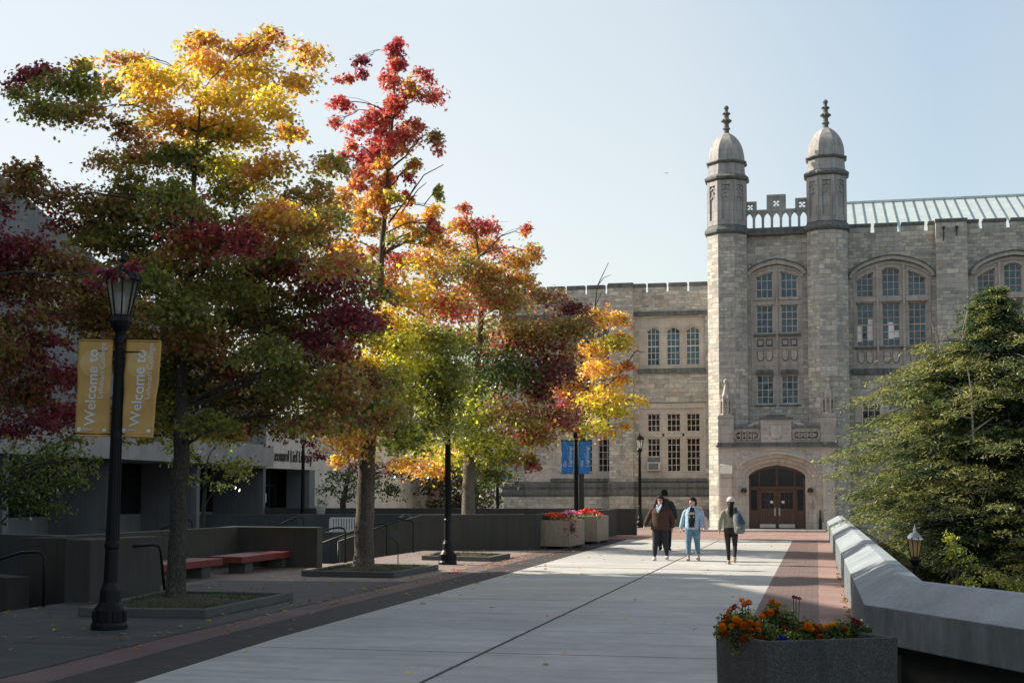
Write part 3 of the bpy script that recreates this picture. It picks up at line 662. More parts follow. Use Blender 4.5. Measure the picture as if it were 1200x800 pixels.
def arch_h(t, point=.25):
    t = min(1, abs(t)); return math.sqrt(max(0, 1 - t * t)) * (1 - point) + point * (1 - t)
class Arch:
    def __init__(s, x0, x1, zs, za, point=.2): s.x0, s.x1, s.zs, s.za, s.p = x0, x1, zs, za, point
    def __call__(s, x): return s.zs + (s.za - s.zs) * arch_h((x - (s.x0 + s.x1) / 2) / ((s.x1 - s.x0) / 2), s.p)
    def off(s, d): return Arch(s.x0 - d, s.x1 + d, s.zs, s.za + d, s.p)
def const(z): return lambda x: z
def panel(mb, y, depth, x0, x1, zb, zt, cols, n=10):
    """wall sheet facing -Y with reveals; cols = [(xa, xb, [(z_bottom, top_function)...])] sorted by x; zb number, zt function"""
    zt = zt if callable(zt) else const(zt)
    def strip(xa, xb, f0, f1, k):
        xs = [xa + (xb - xa) * i / k for i in range(k + 1)]
        for a, b_ in zip(xs[:-1], xs[1:]):
            lo = (f0(a), f0(b_)); hi = (f1(a), f1(b_))
            if hi[0] - lo[0] < 1e-4 and hi[1] - lo[1] < 1e-4: continue
            mb.add([(a, y, lo[0]), (b_, y, lo[1]), (b_, y, max(hi[1], lo[1])), (a, y, max(hi[0], lo[0]))], [(0, 1, 2, 3)])
    cx = x0
    for xa, xb, ops in cols:
        strip(cx, xa, const(zb), zt, n); cur = const(zb)
        for (o0, otop) in ops:
            ot = otop if callable(otop) else const(otop)
            k = n * 2 if callable(otop) else 1
            kk = max(k, n)
            strip(xa, xb, cur, const(o0), kk if cur.__code__ is not const(0).__code__ else kk)
            xs = [xa + (xb - xa) * i / kk for i in range(kk + 1)]
            for a, b_ in zip(xs[:-1], xs[1:]):
                mb.add([(a, y, ot(a)), (b_, y, ot(b_)), (b_, y + depth, ot(b_)), (a, y + depth, ot(a))], [(0, 1, 2, 3)])
            mb.add([(xa, y, o0), (xa, y + depth, o0), (xb, y + depth, o0), (xb, y, o0)], [(0, 1, 2, 3)])
            mb.add([(xa, y, o0), (xa, y, ot(xa)), (xa, y + depth, ot(xa)), (xa, y + depth, o0)], [(0, 1, 2, 3)])
            mb.add([(xb, y, o0), (xb, y + depth, o0), (xb, y + depth, ot(xb)), (xb, y, ot(xb))], [(0, 1, 2, 3)])
            cur = ot
        strip(xa, xb, cur, zt, n * 2); cx = xb
    strip(cx, x1, const(zb), zt, n)

wr = random.Random(5)
def window(xa, xb, z0, top, y, nx=3, nz=4, fm='frame_cream', gl='window_glass', open_sash=False, lab=None, sky_panel=0.0):
    """one light: frame with glazing bars, glass pane behind it"""
    tf = top if callable(top) else const(top); k = 12 if callable(top) else 1; fr = .045
    m = MB(); ztop = max(tf(xa + (xb - xa) * i / 12) for i in range(13))
    m.box(xa, xa + fr, y, y + .06, z0, tf(xa + fr / 2)); m.box(xb - fr, xb, y, y + .06, z0, tf(xb - fr / 2)); m.box(xa + fr, xb - fr, y, y + .06, z0, z0 + fr)
    xs = [xa + (xb - xa) * i / k for i in range(k + 1)]
    for a, b_ in zip(xs[:-1], xs[1:]):
        m.add([(a, y, tf(a) - fr), (b_, y, tf(b_) - fr), (b_, y, tf(b_)), (a, y, tf(a))], [(0, 1, 2, 3)])
        m.add([(a, y, tf(a) - fr), (a, y + .06, tf(a) - fr), (b_, y + .06, tf(b_) - fr), (b_, y, tf(b_) - fr)], [(0, 1, 2, 3)])
    for i in range(1, nx):
        x = xa + (xb - xa) * i / nx; m.box(x - .014, x + .014, y + .012, y + .05, z0 + fr, tf(x) - fr)
    zz = [z0 + (ztop - z0) * j / nz for j in range(1, nz)]
    for j, z in enumerate(zz):
        # clip bar to the arch
        a, b_ = xa + fr, xb - fr
        if callable(top):
            ins = [x for x in [xa + (xb - xa) * i / 40 for i in range(41)] if tf(x) > z + fr]
            if not ins: continue
            a, b_ = max(a, ins[0]), min(b_, ins[-1])
        t_ = .03 if nz % 2 == 0 and j == nz // 2 - 1 and ztop - z0 > 1.5 else .014
        m.box(a, b_, y + .01, y + .052, z - t_, z + t_)
    o = gp('window', m, fm)
    if lab: o['label'] = lab
    m = MB()
    for i in range(nx):
        for j in range(nz):
            a = xa + (xb - xa) * i / nx; b_ = xa + (xb - xa) * (i + 1) / nx; c0 = z0 + (ztop - z0) * j / nz; c1 = z0 + (ztop - z0) * (j + 1) / nz
            q = [wr.uniform(-.011, .011) for _ in range(4)]; yy = y + .035
            m.add([(a, yy + q[0], c0), (b_, yy + q[1], c0), (b_, yy + q[2], min(c1, tf(b_) - .01)), (a, yy + q[3], min(c1, tf(a) - .01))], [(0, 1, 2, 3)]) if min(c1, tf((a + b_) / 2)) > c0 + .02 else None
    gp('pane', m, gl, o, uv=False)
    if sky_panel:
        m = MB(); m.box(xa + .05, xb - .05, y + .02, y + .028, z0 + .06, z0 + (ztop - z0) * sky_panel); gp('sky_panel', m, 'sky_panel', o)
    return o

def band_along(mb, f, x0, x1, y, w_, proud, n=28, ends=0.0):
    """hood mould following an arch, centre line f(x) upwards w_"""
    xs = [x0 + (x1 - x0) * (.5 - .5 * math.cos(math.pi * i / n)) for i in range(n + 1)]
    vs = []
    for x in xs:
        e_ = .02; g_ = (f(min(x1, x + e_)) - f(max(x0, x - e_))) / (min(x1, x + e_) - max(x0, x - e_)); L = math.hypot(1, g_); nx, nz = -g_ / L, 1 / L
        z = f(x); vs += [(x, y, z), (x + nx * w_, y, z + nz * w_), (x + nx * w_, y - proud, z + nz * w_), (x, y - proud, z)]
    fs = []
    for i in range(n):
        for k in range(4): a = 4 * i + k; b_ = 4 * i + (k + 1) % 4; fs.append((a, b_, b_ + 4, a + 4))
    fs += [(0, 3, 2, 1), (4 * n, 4 * n + 1, 4 * n + 2, 4 * n + 3)]
    mb.add(vs, fs)
def shield(mb, cx, zt, w_, h, y, proud=.07):
    pts = [(cx - w_ / 2, zt), (cx - w_ / 2, zt - h * .55)]
    for i in range(1, 6): t = math.pi * i / 6; pts.append((cx - w_ / 2 * math.cos(t), zt - h * .55 - h * .45 * math.sin(t)))
    pts += [(cx + w_ / 2, zt - h * .55), (cx + w_ / 2, zt)]
    mb.prism(pts, y - proud, y + .01, 'y')
def quatrefoil(mb, cx, cz, r, y, proud=.06):
    for a in range(4):
        t = a * math.pi / 2 + math.pi / 4
        c = (cx + math.cos(t) * r * .48, cz + math.sin(t) * r * .48)
        pts = [(c[0] + math.cos(i * math.pi / 5) * r * .42, c[1] + math.sin(i * math.pi / 5) * r * .42) for i in range(10)]
        mb.prism(pts, y - proud - a * .002, y + .01, 'y')

# ---- turrets
AP = .95; RC = AP / math.cos(math.pi / 8)
def oct_prof(mb, prof, c): mb.lathe([(r / math.cos(math.pi / 8), z) for r, z in prof], 8, c, math.pi / 8)
for cx in (-4.16, .61):
    c = (cx, 67.25, 0)
    m = MB(); oct_prof(m, [(AP, 0), (AP, 8.2)], c); oct_prof(m, [(AP, 8.62), (AP, 14.35)], c)
    T = gp('turret', m, 'ashlar')
    m = MB(); oct_prof(m, [(AP + .01, 8.2), (AP + .01, 8.62)], c); gp('stone_band', m, 'limestone', T)
    if cx > 0: m = MB(); oct_prof(m, [(AP + .01, 11.25), (AP + .01, 11.62)], c); gp('stone_band', m, 'limestone', T)
    m = MB(); oct_prof(m, [(AP, 14.35), (AP + .12, 14.45), (AP + .13, 14.56), (AP + .03, 14.72), (AP - .02, 14.78)], c); gp('cornice', m, 'stain_shade_limestone', T)
    m = MB(); oct_prof(m, [(AP - .07, 14.78), (AP - .07, 17.0)], c)
    for k in range(8):
        a = k * math.pi / 4; d = Vector((math.cos(a), math.sin(a), 0)); tn = Vector((-d.y, d.x, 0)); fw = (AP - .03) * math.tan(math.pi / 8)
        ctr = Vector((c[0], c[1], 0)) + d * (AP - .055)
        for s in (-1, 1): m.obox(ctr + tn * s * (fw - .09) + Vector((0, 0, 15.9)), tn, d, (0, 0, 1), .085, .05, 1.1)
        m.obox(ctr + Vector((0, 0, 14.93)), tn, d, (0, 0, 1), fw - .18, .05, .13); m.obox(ctr + Vector((0, 0, 16.88)), tn, d, (0, 0, 1), fw - .18, .05, .11)
        # tracery heads in the sunk panel
        for s in (-1, 1):
            m.obox(ctr + tn * s * .07 + Vector((0, 0, 16.62)), (tn + Vector((0, 0, s * -.9))), d, (0, 0, 1), .1, .035, .035)
            m.obox(ctr + tn * s * .08 + Vector((0, 0, 16.2)), (tn + Vector((0, 0, s * -1.0))), d, (0, 0, 1), .1, .035, .035)
        m.obox(ctr + Vector((0, 0, 16.42)), tn, d, (0, 0, 1), .05, .04, .05)
    gp('panelled_drum', m, 'weathered_limestone', T)
    m = MB(); oct_prof(m, [(AP - .03, 17.0), (AP + .1, 17.08), (AP + .12, 17.17), (AP - .04, 17.32)], c); oct_prof(m, [(AP - .06, 17.86), (AP + .02, 17.93), (AP + .02, 17.98), (AP - .1, 18.02)], c); gp('cornice', m, 'stain_shade_limestone', T)
    m = MB(); oct_prof(m, [(AP - .06, 17.32), (AP - .1, 17.86)], c)
    prof = []
    for i in range(13):
        t = i / 12; prof.append(((AP - .1) * (1 - t ** 2.35) ** .8 * .93 + .07 * (1 - t) + .09 * t + .0, 18.02 + 1.5 * t))
    oct_prof(m, prof, c); gp('dome', m, 'weathered_limestone', T)
    m = MB(); m.lathe([(.17, 19.42), (.13, 19.6), (.15, 19.68), (.2, 19.72), (.14, 19.8), (.12, 19.95), (.16, 20.02), (.2, 20.15), (.12, 20.27), (.13, 20.36), (.14, 20.42), (.15, 20.5), (.09, 20.58), (.09, 20.68), (.13, 20.74), (.12, 20.82), (.03, 20.9)], 8, c, math.pi / 8)
    for zz, rr, q in ((20.12, .2, .07), (20.48, .15, .055), (20.76, .08, .045)):
        for k in range(8):
            a = k * math.pi / 4; m.ball((c[0] + rr * math.cos(a), c[1] + rr * math.sin(a), zz), q, 6, 4)
    gp('finial', m, 'stain_shade_limestone', T)

# ---- central bay between the turrets
YB = 67.35; bx0, bx1 = -3.35, -.22
sx0, sx1 = X_(880, 380, YB), X_(941, 380, YB)
zarch = Arch(sx0, sx1, Z_(911, 322, YB), Z_(911, 309, YB), .25)
zsur0 = Z_(911, 474.5, YB)
m = MB(); panel(m, YB, .12, bx0, bx1, 0, 14.36, [(sx0, sx1, [(zsur0, zarch)])]); m.box(bx0, bx1, YB + 4, YB + 4.2, 0, 14.36); m.box(bx0, bx1, YB + .4, YB + 4, 14.2, 14.3)
gp('tower_wall', m, 'ashlar')
lx = [(X_(a, 380, YB), X_(b_, 380, YB)) for a, b_ in ((886, 906), (915, 935))]
ys = YB + .12
la = [Arch(a, b_, Z_(900, 329 if 1 else 0, YB), Z_(900, 320.5, YB), .1) for a, b_ in lx]
# the two lights lean towards the middle under the big arch
la = [lambda x, z=zarch: z(x) - .34 for _ in lx]
zu0, zl1, zl0, zb1, zb0 = (Z_(911, v, YB) for v in (348.5, 356.5, 390, 439, 473))
m = MB(); panel(m, ys, .18, sx0 - .0, sx1 + .0, zsur0, zarch, [(a, b_, [(zb0, zb1), (zl0, zl1), (zu0, f)]) for (a, b_), f in zip(lx, la)])
xm = (lx[0][1] + lx[1][0]) / 2
for xx in (sx0 + .06, xm, sx1 - .06): m.box(xx - .05, xx + .05, ys - .07, ys + .005, zsur0, zarch(xx) - .12)
for a, b_ in lx:
    mid = (a + b_) / 2
    for q in (-.21, .21):
        m.box(mid + q - .19, mid + q - .165, ys - .035, ys + .003, Z_(911, 431, YB), Z_(911, 394, YB)); m.box(mid + q + .165, mid + q + .19, ys - .035, ys + .003, Z_(911, 431, YB), Z_(911, 394, YB))
        shield(m, mid + q, Z_(911, 411, YB), .28, .46, ys); quatrefoil(m, mid + q, Z_(911, 401, YB), .15, ys)
    m.box(a - .05, b_ + .05, ys - .05, ys + .003, Z_(911, 408, YB), Z_(911, 406.5, YB))
gp('window_surround', m, 'limestone')
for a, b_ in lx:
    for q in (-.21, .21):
        mid = (a + b_) / 2 + q; m = MB(); shield(m, mid, Z_(911, 410.4, YB), .335, .53, ys, .012); gp('groove_shade', m, 'stain_shade_limestone')  # dark plate paints the shade of a groove round the shield
        m = MB(); m.box(mid - .165, mid + .165, ys - .014, ys + .002, Z_(911, 405.6, YB), Z_(911, 396.5, YB)); gp('groove_shade', m, 'stain_shade_limestone')  # same painted shade behind the quatrefoil
m = MB(); band_along(m, zarch, sx0, sx1, YB, .2, .09); band_along(m, lambda x: zarch(x) - .16, sx0 + .02, sx1 - .02, ys, .12, .05)
for s in (sx0, sx1): m.box(s - .12, s + .04, YB - .06, YB + .002, zarch.zs - .1, zarch.zs)
gp('hood_mould', m, 'limestone')
m = MB(); band_along(m, lambda x: zarch.off(.2)(x), sx0 - .2, sx1 + .2, YB, .07, .12); gp('hood_mould', m, 'stain_shade_limestone')
for a, b_ in lx:
    for zt, hh in ((zl0, .14), (zb0 - .02, .12)): m = MB(); m.box(a - .12, b_ + .12, ys - .13, ys - .001, zt - hh, zt - .03); gp('sill', m, 'stain_shade_limestone')
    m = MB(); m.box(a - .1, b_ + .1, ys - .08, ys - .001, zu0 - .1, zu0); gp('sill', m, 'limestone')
    for k in range(2):
        q = a + (b_ - a) * (.03 + .5 * k) - .06; m = MB(); m.prism([(q - .02, zb1 + .08), (q + .05, zb1 + .25), (q + .40, zb1 + .25), (q + .455, zb1 + .08)], ys - .2 - .003 * k, ys - .001, 'y'); gp('drip_stone', m, 'stain_shade_limestone')
for (a, b_), f in zip(lx, la):
    window(a, b_, zu0, f, ys + .12, 3, 3); window(a, b_, zl0, zl1, ys + .12, 3, 4); window(a, b_, zb0, zb1, ys + .12, 3, 4, gl='window_glass')
# flint-like chequer of pale blocks above the arch
m = MB()
for (i, j) in ((1, 0), (3, 0), (5, 0), (0, 1), (2, 1), (4, 1), (6, 1), (1, 2), (3, 2), (5, 2)):
    x = bx0 + .12 + i * .42; z = 12.62 + j * .4
    if z < zarch.off(.3)(x + .2) + .05: continue
    m = MB(); m.box(x, x + .4, YB - .006, YB + .01, z, z + .38); gp('chequer_block', m, 'limestone' if (i + j) % 3 else 'pale_limestone')
# parapet with pierced tracery and stepped merlons
yp = 67.25; zc = 14.36
m = MB(); m.box(bx0 + .0, bx1, yp - .2, yp + .3, zc, zc + .12); m.box(bx0, bx1, yp - .12, yp + .25, zc + .12, zc + .36); gp('string_course', m, 'stain_shade_limestone')
m = MB(); n = 7; cw = (bx1 - bx0 - .1) / n; zt_ = zc + 1.02
for k in range(n + 1): x = bx0 + .05 + cw * k; m.box(x - .06, x + .06, yp - .06, yp + .14, zc + .36, zt_ + .12)
for k in range(n):
    x = bx0 + .05 + cw * k
    f = Arch(x + .06, x + cw - .06, zt_ - .16, zt_ + .08, .5); k2 = 8
    for i in range(k2):
        a = x + .06 + (cw - .12) * i / k2; b_ = x + .06 + (cw - .12) * (i + 1) / k2
        m.add([(a, yp - .05, f(a)), (b_, yp - .05, f(b_)), (b_, yp - .05, zt_ + .12), (a, yp - .05, zt_ + .12)], [(0, 1, 2, 3)])
        m.add([(a, yp + .13, f(a)), (b_, yp + .13, f(b_)), (b_, yp + .13, zt_ + .12), (a, yp + .13, zt_ + .12)], [(3, 2, 1, 0)])
        m.add([(a, yp - .05, f(a)), (a, yp + .13, f(a)), (b_, yp + .13, f(b_)), (b_, yp - .05, f(b_))], [(0, 1, 2, 3)])
m.box(bx0, bx1, yp - .07, yp + .15, zt_ + .12, zt_ + .24)
def merlon(x0, x1, z0, z1):
    sh_ = max(.1, (x1 - x0 - .34) / 2); m.box(x0, x0 + sh_, yp - .07, yp + .15, z0, z1); m.box(x1 - sh_, x1, yp - .07, yp + .15, z0, z1); x0, x1 = x0 + sh_ - .1, x1 - sh_ + .1; m.box(x0 + .1, x1 - .1, yp - .07, yp + .15, z1 - .12, z1)
    cx, cz, r = (x0 + x1) / 2, (z0 + z1 - .12) / 2, min(x1 - x0 - .2, z1 - z0 - .12) / 2
    for sx in (-1, 1):
        for sz in (-1, 1):   # cusped corners leave a saltire-shaped hole
            pass
    hx = (x1 - x0 - .2) / 2; hz = (z1 - z0 - .12) / 2; N_ = 14; rq = min(hx, hz)
    def hole(px_, pz_): return any((px_ - cx - rq * .5 * q) ** 2 + (pz_ - cz - rq * .5 * w2) ** 2 < (rq * .4) ** 2 for q in (-1, 1) for w2 in (-1, 1)) or (px_ - cx) ** 2 + (pz_ - cz) ** 2 < (rq * .3) ** 2
    for a in range(N_):      # rows of stone left standing round the four-lobed piercing
        za, zb2 = cz - hz + 2 * hz * a / N_, cz - hz + 2 * hz * (a + 1) / N_; run = None
        for k_ in range(N_ + 1):
            solid = k_ < N_ and not hole(cx - hx + 2 * hx * (k_ + .5) / N_, (za + zb2) / 2); xk = cx - hx + 2 * hx * k_ / N_
            if solid and run is None: run = xk
            if not solid and run is not None: m.box(run, xk, yp - .05, yp + .13, za, zb2); run = None
zb_ = zt_ + .24
merlon(bx0 + .0, bx0 + .62, zb_, zb_ + .42); merlon((bx0 + bx1) / 2 - .46, (bx0 + bx1) / 2 + .46, zb_, zb_ + .72); merlon(bx1 - .66, bx1, zb_, zb_ + .5)
gp('parapet', m, 'weathered_limestone')

# ---- porch
YP = 66.0; px0, px1 = X_(842, 560, YP), X_(981, 560, YP); pc = (X_(877, 600, YP) + X_(944, 600, YP)) / 2
ox0, ox1 = X_(877, 600, YP), X_(944, 600, YP); oarch = Arch(ox0, ox1, Z_(910, 559, YP), Z_(910, 544.5, YP), .22)
hx0, hx1 = X_(865, 549, YP), X_(956.5, 549, YP); harch = Arch(hx0, hx1, Z_(910, 551, YP), Z_(910, 531, YP), .2)
zpt = Z_(911, 523, YP)
m = MB(); panel(m, YP, .08, px0, px1, .1, zpt, [(hx0, hx1, [(.1, harch)])])
# splayed jamb and soffit from the outer arch to the door frame
k = 28
def outl(f, xa, xb): return [(xa, .1)] + [(xa + (xb - xa) * (.5 - .5 * math.cos(math.pi * i / k)), 0) for i in range(k + 1)] + [(xb, .1)]
A = [(x, harch(x) if 0 < i < k + 2 else .1) for i, (x, _) in enumerate(outl(harch, hx0, hx1))]
Bq = [(x, oarch(x) if 0 < i < k + 2 else .1) for i, (x, _) in enumerate(outl(oarch, ox0, ox1))]
steps = [(0.0, .08), (.33, .16), (.36, .3), (.68, .38), (.72, .52), (1.0, .62)]
rows = [[(a[0] + (b_[0] - a[0]) * t, YP + dy, a[1] + (b_[1] - a[1]) * t) for a, b_ in zip(A, Bq)] for t, dy in steps] + [[(b_[0], YP + .78, b_[1]) for b_ in Bq]]
nn = len(A); vs = [p for r_ in rows for p in r_]
m.add(vs, [(r_ * nn + i, r_ * nn + i + 1, (r_ + 1) * nn + i + 1, (r_ + 1) * nn + i) for r_ in range(len(rows) - 1) for i in range(nn - 1)])
m.box(px0, px0 + .02, YP + .001, YP + 1.2, .1, zpt); m.box(px1 - .02, px1, YP + .001, YP + 1.2, .1, zpt)
P_ = gp('porch', m, 'pale_limestone')
m = MB(); band_along(m, harch, hx0, hx1, YP, .09, .07); gp('hood_mould', m, 'pale_limestone', P_)
m = MB()   # spandrel frames with carved knots
for (xa, xb, s) in ((px0 + .75, pc - .55, 1), (pc + .55, px1 - .75, -1)):
    z1 = zpt - .14
    m.box(xa, xb, YP - .02, YP + .003, z1 - .05, z1); xx = xa if s > 0 else xb - .05; m.box(xx, xx + .05, YP - .018, YP + .003, harch.zs + .12, z1 - .05)
    for i in range(16):
        q = wr.random(); xx = (xa + .12 + q * .7) if s > 0 else (xb - .12 - q * .7); zz = z1 - .1 - wr.random() * (.5 - .42 * q)
        if zz > harch.off(.1)(xx) + .06: m.ball((xx, YP, zz), wr.uniform(.03, .055), 6, 4)
m.lathe([(.02, 0), (.16, .02), (.02, .04)], 10, (ox1 + .42, YP - .01, 1.0)) if 0 else None
for i in range(12): m.ball((ox1 + .3 + wr.uniform(-.12, .12), YP + .12, 1.25 + wr.uniform(-.2, .2)), .04, 6, 4)
gp('carving', m, 'limestone', P_)
m = MB(); m.box(px0 - .1, px1 + .1, YP - .16, YP + 1.0, zpt, zpt + .07); m.box(px0 - .04, px1 + .04, YP - .09, YP + 1.0, zpt + .07, zpt + .2); gp('cornice', m, 'stain_shade_limestone', P_)
zq = zpt + .2; zcap = Z_(911, 501.5, YP)
m = MB(); m.box(px0 + .75, px1 - .75, YP + .02, YP + .22, zq, zq + .06); m.box(px0 + .75, px1 - .75, YP + .02, YP + .22, zcap - .06, zcap)
for xe in (px0 + .75, pc - .85, pc + .75, px1 - .85): m.box(xe, xe + .1, YP + .022, YP + .218, zq + .06, zcap - .06)
m.box(pc - .72, pc + .72, YP - .06, YP + .24, zq, Z_(911, 491, YP))
for xa, xb in ((px0 + .85, pc - .85), (pc + .85, px1 - .85)):
    for (z0, z1) in ((zq + .02, zq + .1), (zcap - .1, zcap - .005)): m.box(xa, xb, YP - .012, YP + .021, z0, z1)
    nq = 4
    for i in range(nq):
        cx = xa + (xb - xa) * (i + .5) / nq; cz = (zq + zcap) / 2
        m.lathe([(.19, 0), (.19, .05), (.15, .05), (.15, 0)], 12, (0, 0, 0)) if 0 else None
        ring = [(cx + .2 * math.cos(t * math.pi / 6), cz + .2 * math.sin(t * math.pi / 6)) for t in range(12)]
        for a_, b_ in zip(ring, ring[1:] + ring[:1]): m.obox(((a_[0] + b_[0]) / 2, YP + .005, (a_[1] + b_[1]) / 2), (b_[0] - a_[0], 0, b_[1] - a_[1]), (0, 1, 0), (-(b_[1] - a_[1]), 0, b_[0] - a_[0]), .056, .08, .028)
        quatrefoil(m, cx, cz, .1, YP + .04, .03); m.box(xa + (xb - xa) * i / nq - .03, xa + (xb - xa) * i / nq + .03, YP + .025, YP + .2, zq + .06, zcap - .06)
shield(m, pc, zq + .82, .52, .66, YP - .06, .06)
for i in range(14): m.ball((pc + wr.uniform(-.6, .6), YP - .06, zq + wr.uniform(.1, .9)), .055, 6, 4)
for s in (-1, 1):
    for i in range(9): m.ball((pc + s * (.85 + .5 * i / 9), YP + .06, zcap + .06 + .26 * (1 - i / 9) * wr.uniform(.6, 1)), .09, 6, 4)
gp('balustrade', m, 'limestone', P_)
m = MB()
for xa, xb in ((px0 + .75, pc - .72), (pc + .72, px1 - .75)): m.box(xa, xb, YP - .07, YP + .3, zcap, zcap + .11)
z9 = Z_(911, 491, YP); m.box(pc - .8, pc + .8, YP - .15, YP + .3, z9, z9 + .1); m.box(pc - .45, pc + .45, YP - .04, YP + .2, z9 + .1, z9 + .22)
gp('coping', m, 'stain_shade_limestone', P_)
zpb = Z_(850, 487, YP)
for cx in (px0 + .37, px1 - .37):
    m = MB(); m.box(cx - .37, cx + .37, YP - .05, YP + .5, zq, zpb - .1); m.prism([(cx - .42, zpb - .1), (cx + .42, zpb - .1), (cx + .3, zpb + .04), (cx - .3, zpb + .04)], YP - .09, YP + .54, 'y')
    gf = Arch(cx - .25, cx + .25, zq + .65, zq + .95, .5); band_along(m, gf, cx - .25, cx + .25, YP - .05, .05, .03, 10); 
    m.box(cx - .29, cx - .25, YP - .08, YP - .049, zq + .08, zq + .65); m.box(cx + .25, cx + .29, YP - .08, YP - .049, zq + .08, zq + .65)
    c = (cx, YP + .2, 0)
    m.lathe([(.3, zpb + .04), (.3, zpb + .1), (.13, zpb + .12), (.13, zpb + .78)], 8, c, math.pi / 8)
    for k in range(8):
        a = k * math.pi / 4 + math.pi / 8; q = (cx + .27 * math.cos(a), YP + .2 + .27 * math.sin(a))
        m.lathe([(.045, zpb + .1), (.045, zpb + .8), (.06, zpb + .82), (.005, zpb + 1.02)], 6, (q[0], q[1], 0))
        a2 = a + math.pi / 8; q2 = Vector((cx + .25 * math.cos(a2), YP + .2 + .25 * math.sin(a2), zpb + .76)); tn = Vector((-math.sin(a2), math.cos(a2), 0))
        m.obox(q2, tn + Vector((0, 0, .9)), (math.cos(a2), math.sin(a2), 0), (0, 0, 1), .1, .03, .03); m.obox(q2 + Vector((0, 0, .0)), tn - Vector((0, 0, .9)), (math.cos(a2), math.sin(a2), 0), (0, 0, 1), .1, .03, .032)
    m.lathe([(.27, zpb + .78), (.24, zpb + .84), (.06, zpb + 1.5), (.05, zpb + 1.54), (.1, zpb + 1.58), (.12, zpb + 1.66), (.09, zpb + 1.74), (.01, zpb + 1.79)], 8, c, math.pi / 8)
    gp('pinnacle', m, 'limestone', P_)
# stepped buttresses at both sides of the arch
for s, cx in ((-1, px0 + .38), (1, px1 - .38)):
    m = MB(); m.box(cx - .26, cx + .26, YP - .34, YP - .001, .1, 2.55); m.box(cx - .33, cx + .33, YP - .42, YP - .002, .1, .42); m.box(cx - .28, cx + .28, YP - .37, YP - .0015, 1.42, 1.5)
    gp('buttress', m, 'pale_limestone', P_)
    m = MB(); m.prism([(YP - .4, 2.55), (YP - .002, 2.55), (YP - .002, 3.2), (YP - .1, 3.14), (YP - .4, 2.72)], cx - .29, cx + .29, 'x')
    gp('buttress_cap', m, 'limestone', P_)
# oak doors
YD = YP + .66; zt = Z_(910, 571.5, YP); cxm = (ox0 + ox1) / 2
m = MB(); fr = .1
for x in (ox0 + .0, ox1 - fr): m.box(x, x + fr, YD, YD + .14, .1, oarch(x + fr / 2) - .02)
m.box(ox0 + fr, ox1 - fr, YD - .02, YD + .14, zt - .08, zt + .08)
for x in (ox0 + .43, ox1 - .43): m.box(x - .05, x + .05, YD + .004, YD + .13, .1, zt - .08)
m.box(cxm - .06, cxm + .06, YD - .01, YD + .13, zt + .08, oarch(cxm) - .02); m.box(cxm - .05, cxm + .05, YD + .003, YD + .13, .1, zt - .08)
for x in (ox0 + .5, ox1 - .5): m.box(x - .035, x + .035, YD + .005, YD + .13, zt + .08, oarch(x) - .05)
band_along(m, lambda x: oarch(x) - .13, ox0 + .03, ox1 - .03, YD + .1, .11, .1)
F_ = gp('door_frame', m, 'frame_wood')
m = MB(); m.box(ox0, ox1, YD + .09, YD + .1, zt, oarch(cxm) - .05); gp('pane', m, 'dark_glass', F_)
for xa, xb in ((ox0 + fr, ox0 + .38), (ox1 - .38, ox1 - fr)):
    m = MB(); m.box(xa, xb, YD + .05, YD + .1, .1, .98); gp('side_panel', m, 'door_wood', F_)
    m = MB(); m.box(xa, xb, YD + .085, YD + .095, .98, zt - .08); gp('pane', m, 'dark_glass', F_)
for s in (-1, 1):
    xa, xb = (ox0 + .48, cxm - .05) if s < 0 else (cxm + .05, ox1 - .48)
    m = MB(); y0, y1 = YD + .04, YD + .1; st = .11; zd = zt - .09
    m.box(xa, xa + st, y0, y1, .13, zd); m.box(xb - st, xb, y0, y1, .13, zd); m.box(xa + st, xb - st, y0, y1, zd - .12, zd); m.box(xa + st, xb - st, y0, y1, .13, .3); m.box(xa + st, xb - st, y0, y1, .9, 1.06)
    n = 5; w_ = (xb - xa - 2 * st) / n
    for i in range(n): m.box(xa + st + w_ * i + .006, xa + st + w_ * (i + 1) - .006, y0 + .02, y1 - .01, .3, .9)
    D_ = gp('door', m, 'door_wood')
    m = MB(); m.box(xa + st, xb - st, y0 + .03, y0 + .038, 1.06, zd - .12); gp('pane', m, 'dark_glass', D_)
    m = MB()
    for i in range(1, 3): x = xa + st + (xb - xa - 2 * st) * i / 3; m.box(x - .012, x + .012, y0 + .012, y0 + .04, 1.06, zd - .12)
    z = (1.06 + zd - .12) / 2; m.box(xa + st, xb - st, y0 + .014, y0 + .041, z - .012, z + .012); gp('glazing_bar', m, 'frame_wood', D_)
    m = MB(); xh = xb - st / 2 if s < 0 else xa + st / 2; m.box(xh - .035, xh + .035, y0 - .012, y0 - .001, .72, 1.08); m.tube([(xh, y0 - .01, .78), (xh, y0 - .06, .8), (xh, y0 - .06, 1.0), (xh, y0 - .01, 1.02)], .014, 6); gp('handle', m, 'steel', D_)
    m = MB(); m.box(xa + .03, xb - .03, y0 - .006, y0 - .001, .14, .32); gp('kick_plate', m, 'steel', D_)
    m = MB(); x = xb - st - .1 if s < 0 else xa + st + .12; m.lathe([(.075, 0), (.075, .004)], 14, (0, 0, 0))
    m.v = [(x + p[0], y0 + .022 - p[2], 1.38 + p[1]) for p in m.v]; gp('notice', m, 'paper', D_)
